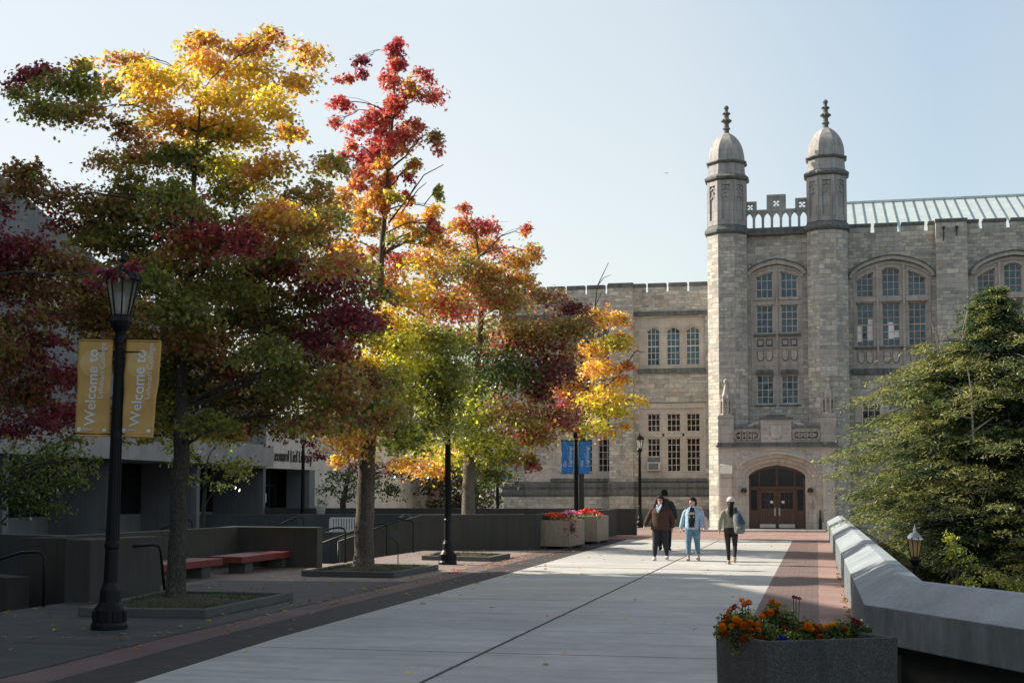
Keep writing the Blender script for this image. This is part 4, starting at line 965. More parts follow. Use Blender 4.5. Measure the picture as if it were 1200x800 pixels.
for x in (X_(872, 571, YP), X_(949.5, 572, YP)):
    m = MB(); y = YP + .0
    m.box(x - .1, x + .1, y - .06, y + .2, 1.98, 2.04); m.prism([(x - .15, 1.84), (x + .15, 1.84), (x + .12, 2.0), (x - .12, 2.0)], y - .26, y - .02, 'y'); L_ = gp('wall_lamp', m, 'dark_bronze')
    m = MB(); m.prism([(x - .07, 1.72), (x + .07, 1.72), (x + .12, 1.84), (x - .12, 1.84)], y - .22, y - .05, 'y'); gp('lamp_shade', m, 'amber_glass', L_)
m = MB(); m.box(X_(961, 600, YP) - .06, X_(961, 600, YP) + .06, YP - .12, YP - .02, .1, .62); m.box(X_(961, 600, YP) - .03, X_(961, 600, YP) + .03, YP - .08, YP - .03, .62, 1.0); gp('standpipe', m, 'dark_bronze')

# ---- right wing
YR = 67.95; rx1 = 26.0; rx0 = 1.3; zR = Z_(1040, 272, YR)
W_right = [(996, 1096), (1136, 1236)]
lights = [(1004, 1024), (1034, 1055), (1065, 1086)]
def rx(u): return X_(u, 380, YR)
cols = []; arches = []
for i, (ua, ub) in enumerate(W_right):
    a, b_ = (rx(996), rx(1096)) if i == 0 else (rx(996) + 5.62, rx(1096) + 5.62)
    f = Arch(a + .16, b_ - .16, Z_(1044, 325, YR), Z_(1044, 303.5, YR), .18); arches.append((a, b_, f)); 
a2 = (arches[1][0] + 5.62, arches[1][1] + 5.62); arches.append((a2[0], a2[1], Arch(a2[0] + .16, a2[1] - .16, arches[0][2].zs, arches[0][2].za, .18)))
zw0 = Z_(1040, 431, YR); zL1 = Z_(1030, 458, YR)
lowx = (X_(1010, 475, YR), X_(1032, 475, YR))
cols = []
for a, b_, f in arches: cols.append((f.x0, f.x1, [(zw0, f)]))
m = MB(); panel(m, YR, .14, rx0, rx1, LOW, zR, cols); m.box(rx1 - .3, rx1, YR + .01, YR + 14, LOW, zR)
gp('wing_wall', m, 'ashlar')
ys = YR + .14
zu0, zl1, zl0 = (Z_(1044, v, YR) for v in (346.5, 354, 405))
for wi, (a, b_, f) in enumerate(arches):
    dx = 5.62 * wi; lxs = [(rx(p) + dx, rx(q) + dx) for p, q in lights]
    tops = [(lambda x, f=f: f(x) - .42)] * 3; tops[1] = Arch(lxs[1][0], lxs[1][1], f(lxs[1][0]) - .5, f(sum(lxs[1]) / 2) - .36, .1)
    m = MB(); panel(m, ys, .2, f.x0, f.x1, zw0, f, [(p, q, [(zl0, zl1), (zu0, t)]) for (p, q), t in zip(lxs, tops)])
    for xx in (f.x0 + .07, (lxs[0][1] + lxs[1][0]) / 2, (lxs[1][1] + lxs[2][0]) / 2, f.x1 - .07): m.box(xx - .055, xx + .055, ys - .08, ys + .005, zw0, f(xx) - .2)
    for p, q in lxs:
        for t in (.25, .75): shield(m, p + (q - p) * t, Z_(1044, 412, YR), .28, .52, ys)
        m.box(p - .08, q + .08, ys - .04, ys + .003, Z_(1044, 409, YR) - .02, Z_(1044, 409, YR) + .04)
    gp('window_surround', m, 'limestone')
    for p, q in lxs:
        for t in (.25, .75): m = MB(); shield(m, p + (q - p) * t, Z_(1044, 411.3, YR), .335, .59, ys, .012); gp('groove_shade', m, 'stain_shade_limestone')  # dark backing plates, groove shade put into the colour
    m = MB(); band_along(m, f, f.x0, f.x1, YR, .17, .1); band_along(m, lambda x, f=f: f(x) - .2, f.x0 + .03, f.x1 - .03, ys, .14, .06); gp('hood_mould', m, 'limestone')
    m = MB(); band_along(m, f.off(.17), f.x0 - .17, f.x1 + .17, YR, .07, .14); gp('hood_mould', m, 'stain_shade_limestone')
    m = MB(); m.box(f.x0 - .1, f.x1 + .1, YR - .12, YR - .001, zw0 - .28, zw0 - .02); gp('sill', m, 'stain_shade_limestone')
    for p, q in lxs:
        m = MB(); m.box(p - .12, q + .12, ys - .12, ys - .001, zl0 - .13, zl0 - .02); gp('sill', m, 'stain_shade_limestone')
        m = MB(); m.box(p - .12, q + .12, ys - .09, ys - .001, zl1 + .06, zu0 - .04); gp('transom', m, 'limestone')
    for k, ((p, q), t) in enumerate(zip(lxs, tops)):
        window(p, q, zu0, t, ys + .13, 3, 4, 'frame_tan'); o = window(p, q, zl0, zl1, ys + .13, 3, 6, 'frame_tan')
        for (fx0, fx1, fz0, fz1) in ({0: ((.05, .3, .12, .48), (.62, .98, .14, .5), (.66, .95, .5, .64)), 1: ((.36, .66, .18, .5), (.3, .6, .5, .56), (.68, .97, .2, .36))}.get(k, ()) if wi == 0 else ()):
            m = MB(); m.box(p + (q - p) * fx0, p + (q - p) * fx1, ys + .148, ys + .154, zl0 + (zl1 - zl0) * fz0, zl0 + (zl1 - zl0) * fz1); gp('sky_panel', m, 'sky_panel', o)  # pale panel painted as bright sky showing through the far windows
    # basement light with a pale lintel
    for dx2 in (0, 2.2):
        p, q = lowx[0] + dx + dx2, lowx[1] + dx + dx2
        m = MB(); m.box(p - .32, q + .75, YR - .03, YR - .001, zL1 - .38, zL1); m.box(p - .32, p - .03, YR - .028, YR - .001, zL1 - 1.5, zL1 - .38); gp('lintel', m, 'pale_limestone')
        window(p, q, zL1 - 1.7, zL1 - .55, YR - .05, 3, 3, gl='dark_glass')
# buttress, crenels
for bxx in (rx(1097) + .02, rx(1097) + .02 + 5.62, rx(1097) + .02 + 11.24):
    m = MB(); m.box(bxx, bxx + 1.42, YR - .42, YR - .001, LOW, zR + .3); gp('buttress', m, 'ashlar')
    m = MB(); m.box(bxx - .006, bxx + 1.426, YR - .428, YR - .003, 11.55, 12.05); gp('stone_band', m, 'limestone')
    m = MB(); m.box(bxx - .03, bxx + 1.45, YR - .46, YR + .3, zR + .3, zR + .46); gp('coping', m, 'stain_shade_limestone')
    for q, hh in ((.35, .55), (.95, .3)):
        m = MB(); m.box(bxx + q - .06, bxx + q + .06, YR - .5, YR - .421, zR - .05, zR + .08); m.box(bxx + q - .02, bxx + q + .02, YR - .47, YR - .421, zR - .05 - hh, zR - .05); gp('wall_bracket', m, 'dark_bronze')
x = 1.62; gap = .19; ml = 1.06
while x < rx1 - ml:
    m = MB(); m.box(x, x + ml, YR - .0, YR + .35, zR + .001, zR + .28); o = gp('merlon', m, 'ashlar')
    m = MB(); m.box(x - .02, x + ml + .02, YR - .04, YR + .39, zR + .28, zR + .46); gp('coping', m, 'stain_shade_limestone', o, bevel=.03); x += ml + gap
m = MB(); m.box(rx0, rx1, YR + .36, YR + .8, zR - .6, zR - .25); m.box(rx0, rx1, YR + .02, YR + .36, zR - .5, zR - .01); gp('wall_walk', m, 'stain_shade_limestone')
# standing-seam metal roof
ye, yr = YR + .8, YR + 8.5; ze = zR - .2; zr_ = at_y(1000, 238.5, yr).z
m = MB(); m.add([(rx0, ye, ze), (rx1, ye, ze), (rx1, yr, zr_), (rx0, yr, zr_), (rx0, 2 * yr - ye, ze), (rx1, 2 * yr - ye, ze)], [(0, 1, 2, 3), (3, 2, 5, 4)])
m.add([(rx1, ye, ze), (rx1, 2 * yr - ye, ze), (rx1, yr, zr_)], [(0, 1, 2)])
Rf = gp('roof', m, 'roof_copper')
m = MB(); x = rx0 + .2; sl_ = Vector((0, yr - ye, zr_ - ze)); nrm = Vector((0, -sl_.z, sl_.y)).normalized()
while x < rx1:
    m.obox(Vector((x, (ye + yr) / 2, (ze + zr_) / 2)) + nrm * .04, (1, 0, 0), sl_, nrm, .012, sl_.length / 2, .02); x += .53
gp('roof_seam', m, 'seam_metal', Rf)
m = MB(); m.box(rx0, rx1, yr - .1, yr + .1, zr_ - .02, zr_ + .1); gp('ridge_cap', m, 'roof_copper', Rf)

# ---- left wing (set back)
YL = 75.0; lx0, lx1 = -17.2, -4.6; zL = Z_(790, 341.5, YL)
def lz(v): return Z_(789, v, YL)
def lu(u): return X_(u, 480, YL)
up = [(758, 773), (781, 797), (804, 820)]
ux = [(lu(p), lu(q)) for p, q in up]
fu0, fu1 = lu(749), lu(827)
more = [-(lu(758) - (-12.9)) ]
groups = [0.0, -4.9]
cols = []
for dx in groups[::-1]:
    a, b_ = fu0 + dx, fu1 + dx
    cols.append((a, b_, [(lz(560), lz(471)), (lz(431.5), lz(371.5))]))
m = MB(); panel(m, YL, .14, lx0, lx1, 0, zL, cols); m.box(lx0, lx0 + .3, YL + .01, YL + 14, 0, zL); m.box(lx0 + .3, lx1, YL + .4, YL + 14, zL - .4, zL - .3); m.box(lx0, lx1, YL + 13.7, YL + 14, 0, zL)
m.box(lx1, -3.4, 67.9, YL + 2, 0, zL + .5); m.box(rx0 - .0, rx0 + .3, 67.9, YL, 0, zR - .6)
gp('wing_wall', m, 'ashlar')
ys = YL + .14
for gi, dx in enumerate(groups[::-1]):
    a, b_ = fu0 + dx, fu1 + dx
    tops = [Arch(p + dx, q + dx, lz(389), lz(382.5), .25) for p, q in ux]
    m = MB(); panel(m, ys, .18, a, b_, lz(431.5), lz(371.5), [(p + dx, q + dx, [(lz(427.5), t)]) for (p, q), t in zip(ux, tops)])
    for (p, q), t in zip(ux, tops): band_along(m, t.off(.07), p + dx - .07, q + dx + .07, ys, .05, .035, 12)
    gp('window_surround', m, 'pale_limestone')
    m = MB(); panel(m, ys, .18, a, b_, lz(560), lz(471), [(p + dx, q + dx, [(lz(552.5), lz(513)), (lz(505.5), lz(484))]) for (p, q) in ux])
    m.box(a + .02, b_ - .02, ys - .1, ys - .001, lz(478), lz(472)); m.box(a, a + .12, ys - .09, ys - .001, lz(560), lz(478)); m.box(b_ - .12, b_, ys - .09, ys - .001, lz(560), lz(478))
    for (p, q), (p2, q2) in zip(ux[:-1], ux[1:]): xx = (q + p2) / 2 + dx; m.box(xx - .05, xx + .05, ys - .06, ys + .004, lz(558), lz(478.5))
    m.box(a + .12, b_ - .12, ys - .06, ys - .0005, lz(511), lz(507.5))
    gp('window_surround', m, 'pale_limestone')
    for zz0, zz1 in ((437, 431.5), (563.5, 560)): m = MB(); m.box(a - .05, b_ + .05, YL - .14, YL - .001, lz(zz0), lz(zz1)); gp('sill', m, 'stain_shade_limestone')
    for k, ((p, q), t) in enumerate(zip(ux, tops)):
        z_open = lz(414) if (k == 1 and gi == 1) else None
        window(p + dx, q + dx, lz(427.5), t, ys + .12, 3, 6)
        window(p + dx, q + dx, lz(505.5), lz(484), ys + .12, 3, 3, gl='dark_glass')
        lo = 535 if (k == 0 and gi == 1) else 552.5
        window(p + dx, q + dx, lz(lo), lz(513), ys + .12, 3, 3 if lo == 535 else 5, gl='dark_glass')
        if lo == 535:
            m = MB(); m.box(p + dx, q + dx, ys + .13, ys + .17, lz(552.5), lz(535)); gp('infill_panel', m, 'grille')
# window air conditioner
p, q = ux[0]
ac = wthing('air_conditioner', 'pale window air conditioner in the lower left light of the near stone wing', 'air conditioner', ((p + q) / 2, YL - .1, lz(551.5)))
m = MB(); m.box(p + .04, q + .0, YL - .22, YL + .26, lz(551.5), lz(541.2)); wpart('casing', m, 'appliance', ac, bevel=.02)
m = MB(); m.box(p + .1, q - .06, YL - .23, YL - .219, lz(550.4), lz(542.4))
for i in range(6): z = lz(550) + (lz(543) - lz(550)) * i / 5; m.box(p + .11, q - .07, YL - .24, YL - .231, z, z + .015)
wpart('grille', m, 'grille', ac)
m = MB(); bl, br = lu(715), lu(743); m.box(bl, br, YL - .45, YL - .001, 0, zL + .25); gp('buttress', m, 'ashlar')
m = MB(); m.box(bl - .03, br + .03, YL - .5, YL + .35, zL + .25, lz(331)); 
gp('coping', m, 'stain_shade_limestone')
m = MB(); 
for (a, b_) in ((lx0, bl), (br, lx1)): m.box(a, b_, YL - .12, YL - .001, lz(369.5), lz(366.5)); m.box(a, b_, YL - .09, YL - .001, lz(366.5), lz(364.5))
gp('string_course', m, 'stain_shade_limestone')
m = MB()
for (a, b_, d) in ((lx0 - .1, bl, 0), (br, lx1, 0), (bl - .05, br + .05, .42)):
    y = YL - d
    m.prism([(y - .001, lz(563.6)), (y - .14, lz(566)), (y - .14, lz(570)), (y - .04, lz(573)), (y - .1, lz(576)), (y - .1, lz(579)), (y - .001, lz(582))], a, b_, 'x')
    m.prism([(y - .001, lz(596)), (y - .14, lz(601)), (y - .14, 0), (y - .001, 0)], a, b_, 'x')
gp('plinth', m, 'stain_shade_limestone')
x = lx1 - 1.0; ml, gap = 1.0, .14
while x > lx0 - .5:
    a_, b_ = max(lx0, x), x + ml
    if b_ > bl and a_ < br: a_, b_ = (br, b_) if b_ > br + .1 else (a_, bl) if a_ < bl - .1 else (0, 0)
    if b_ > a_:
        m = MB(); m.box(a_, b_, YL, YL + .35, zL + .001, zL + .27); o = gp('merlon', m, 'ashlar')
        m = MB(); m.box(a_ - .01, b_ + .01, YL - .05, YL + .4, zL + .27, lz(331)); gp('coping', m, 'stain_shade_limestone', o, bevel=.03)
    x -= ml + gap
for (u0, u1) in ((657, 682), (703, 712)):
    m = MB(); m.box(lu(u0), lu(u1), YL - .03, YL - .002, lz(580), lz(575.5)); gp('vent', m, 'dark_void')
m = MB()   # broad blind arch low on the wing, partly behind leaves
f = Arch(lu(622), lu(668), lz(564), lz(548), .3); band_along(m, f, f.x0, f.x1, YL, .25, .1, 20)
m.prism([(f.x0 + (f.x1 - f.x0) * i / 16, f(f.x0 + (f.x1 - f.x0) * i / 16)) for i in range(17)], YL - .05, YL - .002, 'y')
gp('blind_arch', m, 'pale_limestone')
# ------------------------------------------------------------------ concrete library hall on the left
XH = -24.0
Yf = [at_x(u, 600, XH).y for u in (-170, 3, 130, 230, 308)]
XB = at_y(57, 600, Yf[2]).x
LB = wthing('library', 'grey concrete library with fin walls, a slanting roof and black lettering over its dark doors', 'building', (-27, Yf[4], 0))
def lp(name, mb, mats, parent=None, **kw): return wpart(name, mb, mats, LB, parent, **kw)
zfb, zft = at_x(130, 538, XH).z, at_x(130, 507, XH).z
for i, y in enumerate(Yf):
    m = MB(); m.box(XB, XH, y, y + .3, -.75, zfb if i < 4 else at_x(308, 508, XH).z + 1.2); lp('fin_wall', m, 'hall_concrete', bevel=.01)
    if i < 4:
        y1 = Yf[i + 1]
        m = MB(); m.box(XB - .3, XB, y + .3, y1, -.75, at_x(155, 602, XB).z); lp('spandrel', m, 'hall_concrete')
        m = MB(); m.box(XB - .3, XB - .1, y + .3, y1, at_x(155, 602, XB).z, zfb); o = lp('window', m, 'dark_glass')
        m = MB()
        for k in range(5): yy = y + .3 + (y1 - y - .3) * k / 4; m.box(XB - .1, XB - .03, yy - .03, yy + .03, at_x(155, 602, XB).z, zfb)
        lp('mullion', m, 'dark_bronze', o)
m = MB(); m.box(XB - .4, XH + .5, 33.2, Yf[4] - .02, zfb, zft); lp('fascia', m, 'pale_concrete', bevel=.01)
# sloping roof mass behind the fins plus an unseen block added for foreground shade
XS = -38.0; pA, pB = at_x(0, 203, XS), at_x(101, 293, XS); sl = (pB.z - pA.z) / (pB.y - pA.y)
def zr(y): return pA.z + sl * (y - pA.y)
ytop = pA.y - 6; ylow = pA.y + (zft + 1 - pA.z) / sl
m = MB(); m.prism([(ytop, -.75), (ylow, -.75), (ylow, zr(ylow)), (ytop, zr(ytop))], XS - 14, XS, 'x'); lp('sloping_wall', m, 'hall_concrete')
m = MB(); m.prism([(-40, -.75), (33.1, -.75), (33.1, 14.4), (7, 21.7), (-40, 21.7)], -44, -26, 'x'); lp('shade_block', m, 'hall_concrete')  # out-of-view mass, added and shaped to shade walk and maple
tz0, tz1 = at_x(30, 352, XS + .1).z, at_x(30, 296, XS + .1).z
m = MB(); m.box(XS, XS + .1, ytop + 1, pA.y + (tz1 - pA.z) / sl - 1.0, tz0, tz1); lp('tan_panel', m, 'tan_panel')
m = MB(); 
for k in range(12): yy = ytop + 1 + k * 1.9; m.box(XS + .1, XS + .13, yy, yy + .08, tz0, tz1) if yy < pA.y + (tz1 - pA.z) / sl - 1.2 else None
m.box(XS, XS + .22, ytop + 1, pA.y + (tz0 - pA.z) / sl - .6, tz0 - .22, tz0); lp('louvre', m, 'dark_bronze')
m = MB(); m.box(XS, XS + .3, ytop + 1, Yf[4] - .3, at_x(60, 442, XS).z, at_x(60, 372, XS).z); lp('balcony_wall', m, 'pale_concrete')
m = MB(); m.box(XB - 12, XB - .41, 33.2, Yf[4] + 22, -.75, zfb + .04); lp('back_wall', m, 'hall_concrete')
# entrance front with the lettering
y0 = Yf[4] + .3; ysgn = at_x(381, 540, XH).y; yE = at_x(500, 560, XH).y
zs0, zs1 = at_x(312, 548, XH).z, at_x(345, 508, XH).z
m = MB(); m.box(XH - .5, XH, y0, ysgn, zs0, zs1 + .6); lp('sign_wall', m, 'sign_stone')
yp = at_x(363, 560, XH).y
m = MB(); m.box(XH - 1.2, XH - .02, yp, yp + .75, -.1, zs0 - .003); lp('pillar', m, 'hall_concrete')
m = MB(); m.box(XH - .5, XH - .03, yp + .75, yE, -.1, zs1 + .5); lp('side_wall', m, 'sign_stone')
m = MB(); m.box(XH - 1.9, XH - 1.8, y0, yp, -.1, zs0); o = lp('entrance_glazing', m, 'dark_glass')
m = MB()
for k in range(7): yy = y0 + (yp - y0) * k / 6; m.box(XH - 1.8, XH - 1.7, yy - .05, yy + .05, -.1, zs0)
for zz in (zs0 - .75, 1.0): m.box(XH - 1.79, XH - 1.72, y0, yp, zz - .04, zz + .04)
lp('door_frame', m, 'dark_bronze', o)
m = MB()
for k in (1, 3, 4): yy = y0 + (yp - y0) * (k + .5) / 6; m.box(XH - 1.72, XH - 1.7, yy - .07, yy + .07, .95 + .1 * k, 1.3 + .12 * k)
lp('notice', m, 'paper', o)
ta, tb = at_x(318.5, 540, XH), at_x(365, 545, XH)
vs, fs = text_mesh('Leonard Lief Library', 1.0, bold=.004, extrude=.02)
xa, xb = min(p[0] for p in vs), max(p[0] for p in vs); hcap = at_x(319, 528, XH).z - at_x(319, 539, XH).z
m = MB(); k = (tb.y - ta.y) / (xb - xa); zb_ = at_x(319, 539.5, XH).z
m.add([(XH + .03 + p[2], ta.y + (p[0] - xa) * k, zb_ + p[1] * hcap * 1.3 / .72) for p in vs], fs); lp('lettering', m, 'lettering_black', uv=False)
m = MB(); m.box(XH - 14, XH - .51, Yf[4] + .31, yE, zs1 + .2, zs1 + .5); lp('roof', m, 'hall_concrete')
# brown brick block further back
m = MB(); m.box(-36, -25.5, 82, 92, 0, 5.5); bb = single('brick_building', m, 'rust_brick', 'brown brick block in the dark beyond the library', 'building')
pt = wthing('potted_shrub', 'small shrub in a white pot on the terrace wall by the library', 'plant', (*at_d(376, 586.5, 56).xy, .92)); pc_ = at_d(376, 586.5, 56); pc_.z = .92
m = MB(); m.lathe([(.16, 0), (.2, .3), (.22, .34)], 12, tuple(pc_)); wpart('pot', m, 'paper', pt, smooth=True)
POT = (pt, pc_)

# ------------------------------------------------------------------ lamp posts
def lamp_post(loc, lab, arms=None, rz=0.0, lean=0.0):
    t = thing('lamp_post', lab, 'lamp', loc, rz, 'black lamp posts along the walk')
    m = MB()
    m.lathe([(.235, 0), (.235, .06), (.215, .1), (.205, .26), (.17, .31), (.14, .36), (.13, .52), (.105, .58), (.095, .62)], 16)
    for k in range(8):
        a = k * math.pi / 4; m.obox((.2 * math.cos(a), .2 * math.sin(a), .18), (-math.sin(a), math.cos(a), 0), (math.cos(a), math.sin(a), 0), (0, 0, 1), .05, .02, .07)
    m.build('base', 'black_metal', t, bevel=.006)
    m = MB()
    n = 16; rings = []
    for (r, z) in ((.095, .6), (.088, 1.05), (.1, 1.07), (.1, 1.12), (.084, 1.15), (.07, 2.0), (.06, 3.2), (.055, 3.78), (.078, 3.8), (.078, 3.85), (.058, 3.88)): rings.append((r, z))
    m.lathe(rings, n)
    for k in range(12):
        a = k * math.pi / 6; m.tube([(.081 * math.cos(a), .081 * math.sin(a), 1.17), (.057 * math.cos(a), .057 * math.sin(a), 3.7)], .009, 5)
    m.build('post', 'black_metal', t, smooth=False)
    m = MB()
    m.lathe([(.058, 3.86), (.075, 3.92), (.13, 4.0), (.15, 4.06), (.125, 4.12), (.11, 4.15)], 12)
    k8 = 8
    for k in range(k8):
        a = 2 * math.pi * (k + .5) / k8; c, s_ = math.cos(a), math.sin(a)
        m.tube([(.115 * c, .115 * s_, 4.13), (.208 * c, .208 * s_, 4.62)], .012, 5)
        m.ball((.225 * c, .225 * s_, 4.66), .024, 6, 4, 1.6)
        a2 = 2 * math.pi * (k + 1.5) / k8; m.tube([(.208 * c, .208 * s_, 4.62), (.208 * math.cos(a2), .208 * math.sin(a2), 4.62)], .016, 5)
    m.build('lantern_frame', 'black_metal', t)
    m = MB(); m.lathe([(.109, 4.14), (.199, 4.61)], 8, phase=math.pi / 8); m.build('lantern_glass', 'lamp_glass', t)
    m = MB(); m.lathe([(.035, 4.13), (.045, 4.2), (.045, 4.42), (.02, 4.46)], 8); m.build('bulb', 'lettering_white', t)
    m = MB(); m.lathe([(.24, 4.62), (.235, 4.66), (.18, 4.73), (.1, 4.81), (.05, 4.82), (.04, 4.85), (.055, 4.88), (.03, 4.92), (.012, 5.0), (.002, 5.06)], 16); m.build('lantern_cap', 'black_metal', t)
    if arms:
        for z in arms:
            m = MB(); m.tube([(-.56, 0, z), (.58, 0, z)], .013, 6); m.lathe([(.08, z - .05), (.08, z + .05)], 12)
            for s in (-.57, .59): m.ball((s, 0, z), .022, 6, 4)
            m.build('banner_arm', 'black_metal', t)
        for s in (-1, 1):
            m = MB(); m.tube([(s * .07, 0, arms[0] - .16), (s * .3, 0, arms[0] - .16)], .008, 5); m.build('strap', 'black_metal', t)
    return t
L1 = lamp_post((-9.1, 16.47, 0), 'black lamp post with two gold banners, nearest in the photo', (3.82, 2.56), R(8)); L1.rotation_euler = (0, R(1.35), R(8))
L2 = lamp_post((-9.09, 33.3, 0), 'bare black lamp post with its lantern hidden in leaves, beside the pale trunk')
L3 = lamp_post((-9.1, 52.2, 0), 'black lamp post with two blue banners behind the flower planters', (3.82, 2.56), R(12))
L4 = lamp_post((-9.04, 71.2, 0), 'black lamp post in front of the wing with the air conditioner')
L5 = lamp_post((-16.4, 70.0, 0), 'black lamp post with blue banners half hidden by leaves, farthest in the dark', (3.82, 2.56), R(12))
L6 = lamp_post((*at_d(355, 560, 60).xy, 0), 'black lamp post in front of the library lettering')
LL = lamp_post((*at_d(1072, 637, 38.0).xy, at_d(1072, 637, 38.0).z - 4.5), 'lower garden lamp with an amber lantern behind the parapet, below the evergreen')
for o in children(LL):
    if o.name.startswith('lantern_glass'): o.data.materials[0] = M['amber_glass']
    if o.name.startswith('lantern_cap'): o.data.materials[0] = M['steel']

def banner(root_loc, rz, side, kind, lab, sway=0.0, seed=0):
    """cloth banner hanging between two arms; root at its top inner corner"""
    w_, h = .475, 1.27; rr = random.Random(seed)
    x0 = .09 if side > 0 else -.09 - w_
    t = thing('banner', lab, 'banner', root_loc, rz, 'gold welcome banners' if kind == 'gold' else 'blue team banners')
    ph = [rr.uniform(0, 6.28) for _ in range(5)]
    def f(x, z):   # x 0..w, z 0..-h
        q = -z / h
        return .018 * math.sin(9 * x + ph[0] + 2.5 * q) * (q * (1 - q)) * 3 + .014 * math.sin(16 * q + 5 * x + ph[1]) * math.sin(math.pi * q) + sway * .05 * math.sin(3 * q + x * 6) * q + sway * .025 * math.sin(14 * (x + .5 * q)) * q * (1.1 - q)
    def dx(z): return sway * -.055 * (-z / h) ** 1.2
    def P(x, z, d=0.0): return (x0 + x + dx(z), f(x, z) - d, z)
    m = MB(); nx, nz = 14, 36
    vs = [P(w_ * i / nx, -h * j / nz) for j in range(nz + 1) for i in range(nx + 1)]
    m.add(vs, [(j * (nx + 1) + i, (j + 1) * (nx + 1) + i, (j + 1) * (nx + 1) + i + 1, j * (nx + 1) + i + 1) for j in range(nz) for i in range(nx)])
    cl = m.build('cloth', 'banner_gold' if kind == 'gold' else 'banner_blue', t, smooth=True)
    so_ = cl.modifiers.new('thickness', 'SOLIDIFY'); so_.thickness = .004
    m = MB(); 
    m.tube([P(w_ * i / 8, 0) for i in range(9)], .016, 6); m.tube([P(w_ * i / 8, -h) for i in range(9)], .016, 6); m.build('hem', 'banner_gold' if kind == 'gold' else 'banner_blue', t, smooth=True)
    def letters(body, size, px, pz, name, mt, xs=1.0, bold=0.0, length=None):
        v, fc = text_mesh(body, 1.0, bold=bold, extrude=0.0)
        a, b_ = min(p[0] for p in v), max(p[0] for p in v); k = (length / (b_ - a)) if length else size
        mm = MB(); mm.add([P(px - p[1] * size, pz + (p[0] - a) * k, .007) for p in v], fc)     # runs upwards
        mm.build(name, mt, t, uv=False)
    if kind == 'gold':
        m = MB(); 
        for k in range(28):
            a0, a1 = 2 * math.pi * k / 28, 2 * math.pi * (k + 1) / 28; c = (.215, -.31); r_ = .185
            for q in range(3):
                r0, r1 = r_ * q / 3, r_ * (q + 1) / 3
                m.add([P(c[0] + r0 * math.cos(a0), c[1] + r0 * math.sin(a0), .0035), P(c[0] + r1 * math.cos(a0), c[1] + r1 * math.sin(a0), .0035), P(c[0] + r1 * math.cos(a1), c[1] + r1 * math.sin(a1), .0035), P(c[0] + r0 * math.cos(a1), c[1] + r0 * math.sin(a1), .0035)], [(0, 1, 2, 3)])
        m.build('emblem', 'banner_pale', t, uv=False)
        letters('Welcome to', .215, .275, -1.145, 'lettering', 'lettering_white', bold=.012, length=1.02)
        letters('Lehman College', .11, .375, -.775, 'lettering', 'lettering_white', length=.74)
        v, fc = text_mesh('LEHMAN', 1.0, bold=.02, extrude=0); mm = MB(); mm.add([P(.1 + p[0] * .036, -1.2 + p[1] * .036, .007) for p in v], fc); mm.build('lettering', 'lettering_white', t, uv=False)
        mm = MB()
        for k in range(14): a0, a1 = 2 * math.pi * k / 14, 2 * math.pi * (k + 1) / 14; mm.add([P(.06, -1.19, .007), P(.06 + .03 * math.cos(a0), -1.19 + .03 * math.sin(a0), .007), P(.06 + .03 * math.cos(a1), -1.19 + .03 * math.sin(a1), .007)], [(0, 1, 2)])
        mm.add([P(.385, -1.215, .007), P(.435, -1.215, .007), P(.435, -1.175, .007), P(.385, -1.175, .007)], [(0, 1, 2, 3)])
        mm.build('badge', 'lettering_white', t, uv=False)
    else:
        letters('Go', .17, .19, -1.0, 'lettering', 'lettering_white', bold=.01, length=.24)
        letters('Lightning!', .165, .4, -.98, 'lettering', 'lettering_white', bold=.01, length=.78)
        mm = MB()
        for (a, b_, c_, d_) in ((.1, -.05, .28, -.5), (.2, -.45, .34, -.95), (.05, -.9, .2, -1.24)):
            mm.add([P(a, b_, .005), P(a + .05, b_, .005), P(c_ + .01, d_, .005)], [(0, 2, 1)])
        mm.build('emblem', 'banner_blue_pale', t, uv=False)
        mm = MB()
        for x in (.04, .42): mm.add([P(x, -1.25, .007), P(x + .03, -1.25, .007), P(x + .03, -1.22, .007), P(x, -1.22, .007)], [(0, 1, 2, 3)])
        mm.build('badge', 'lettering_white', t, uv=False)
    return t
def on_lamp(L, z): return Matrix.Translation(L.location) @ L.rotation_euler.to_matrix().to_4x4() @ Vector((0, 0, z))
for L, kind, labs in ((L1, 'gold', ('smooth gold welcome banner on the left of the nearest lamp post', 'creased gold welcome banner on the right of the nearest lamp post')),
                      (L3, 'blue', ('left blue banner on the lamp post behind the flower planters', 'right blue banner on the lamp post behind the flower planters')),
                      (L5, 'blue', ('left blue banner far back in the dark, mostly behind leaves', 'right blue banner far back in the dark, mostly behind leaves'))):
    for s, lab in zip((-1, 1), labs):
        o = banner(on_lamp(L, 3.81), 0, s, kind, lab, sway=(1.0 if s > 0 else .15) if kind == 'gold' else .3, seed=int(L.location.y) + s)
        o.rotation_euler = L.rotation_euler

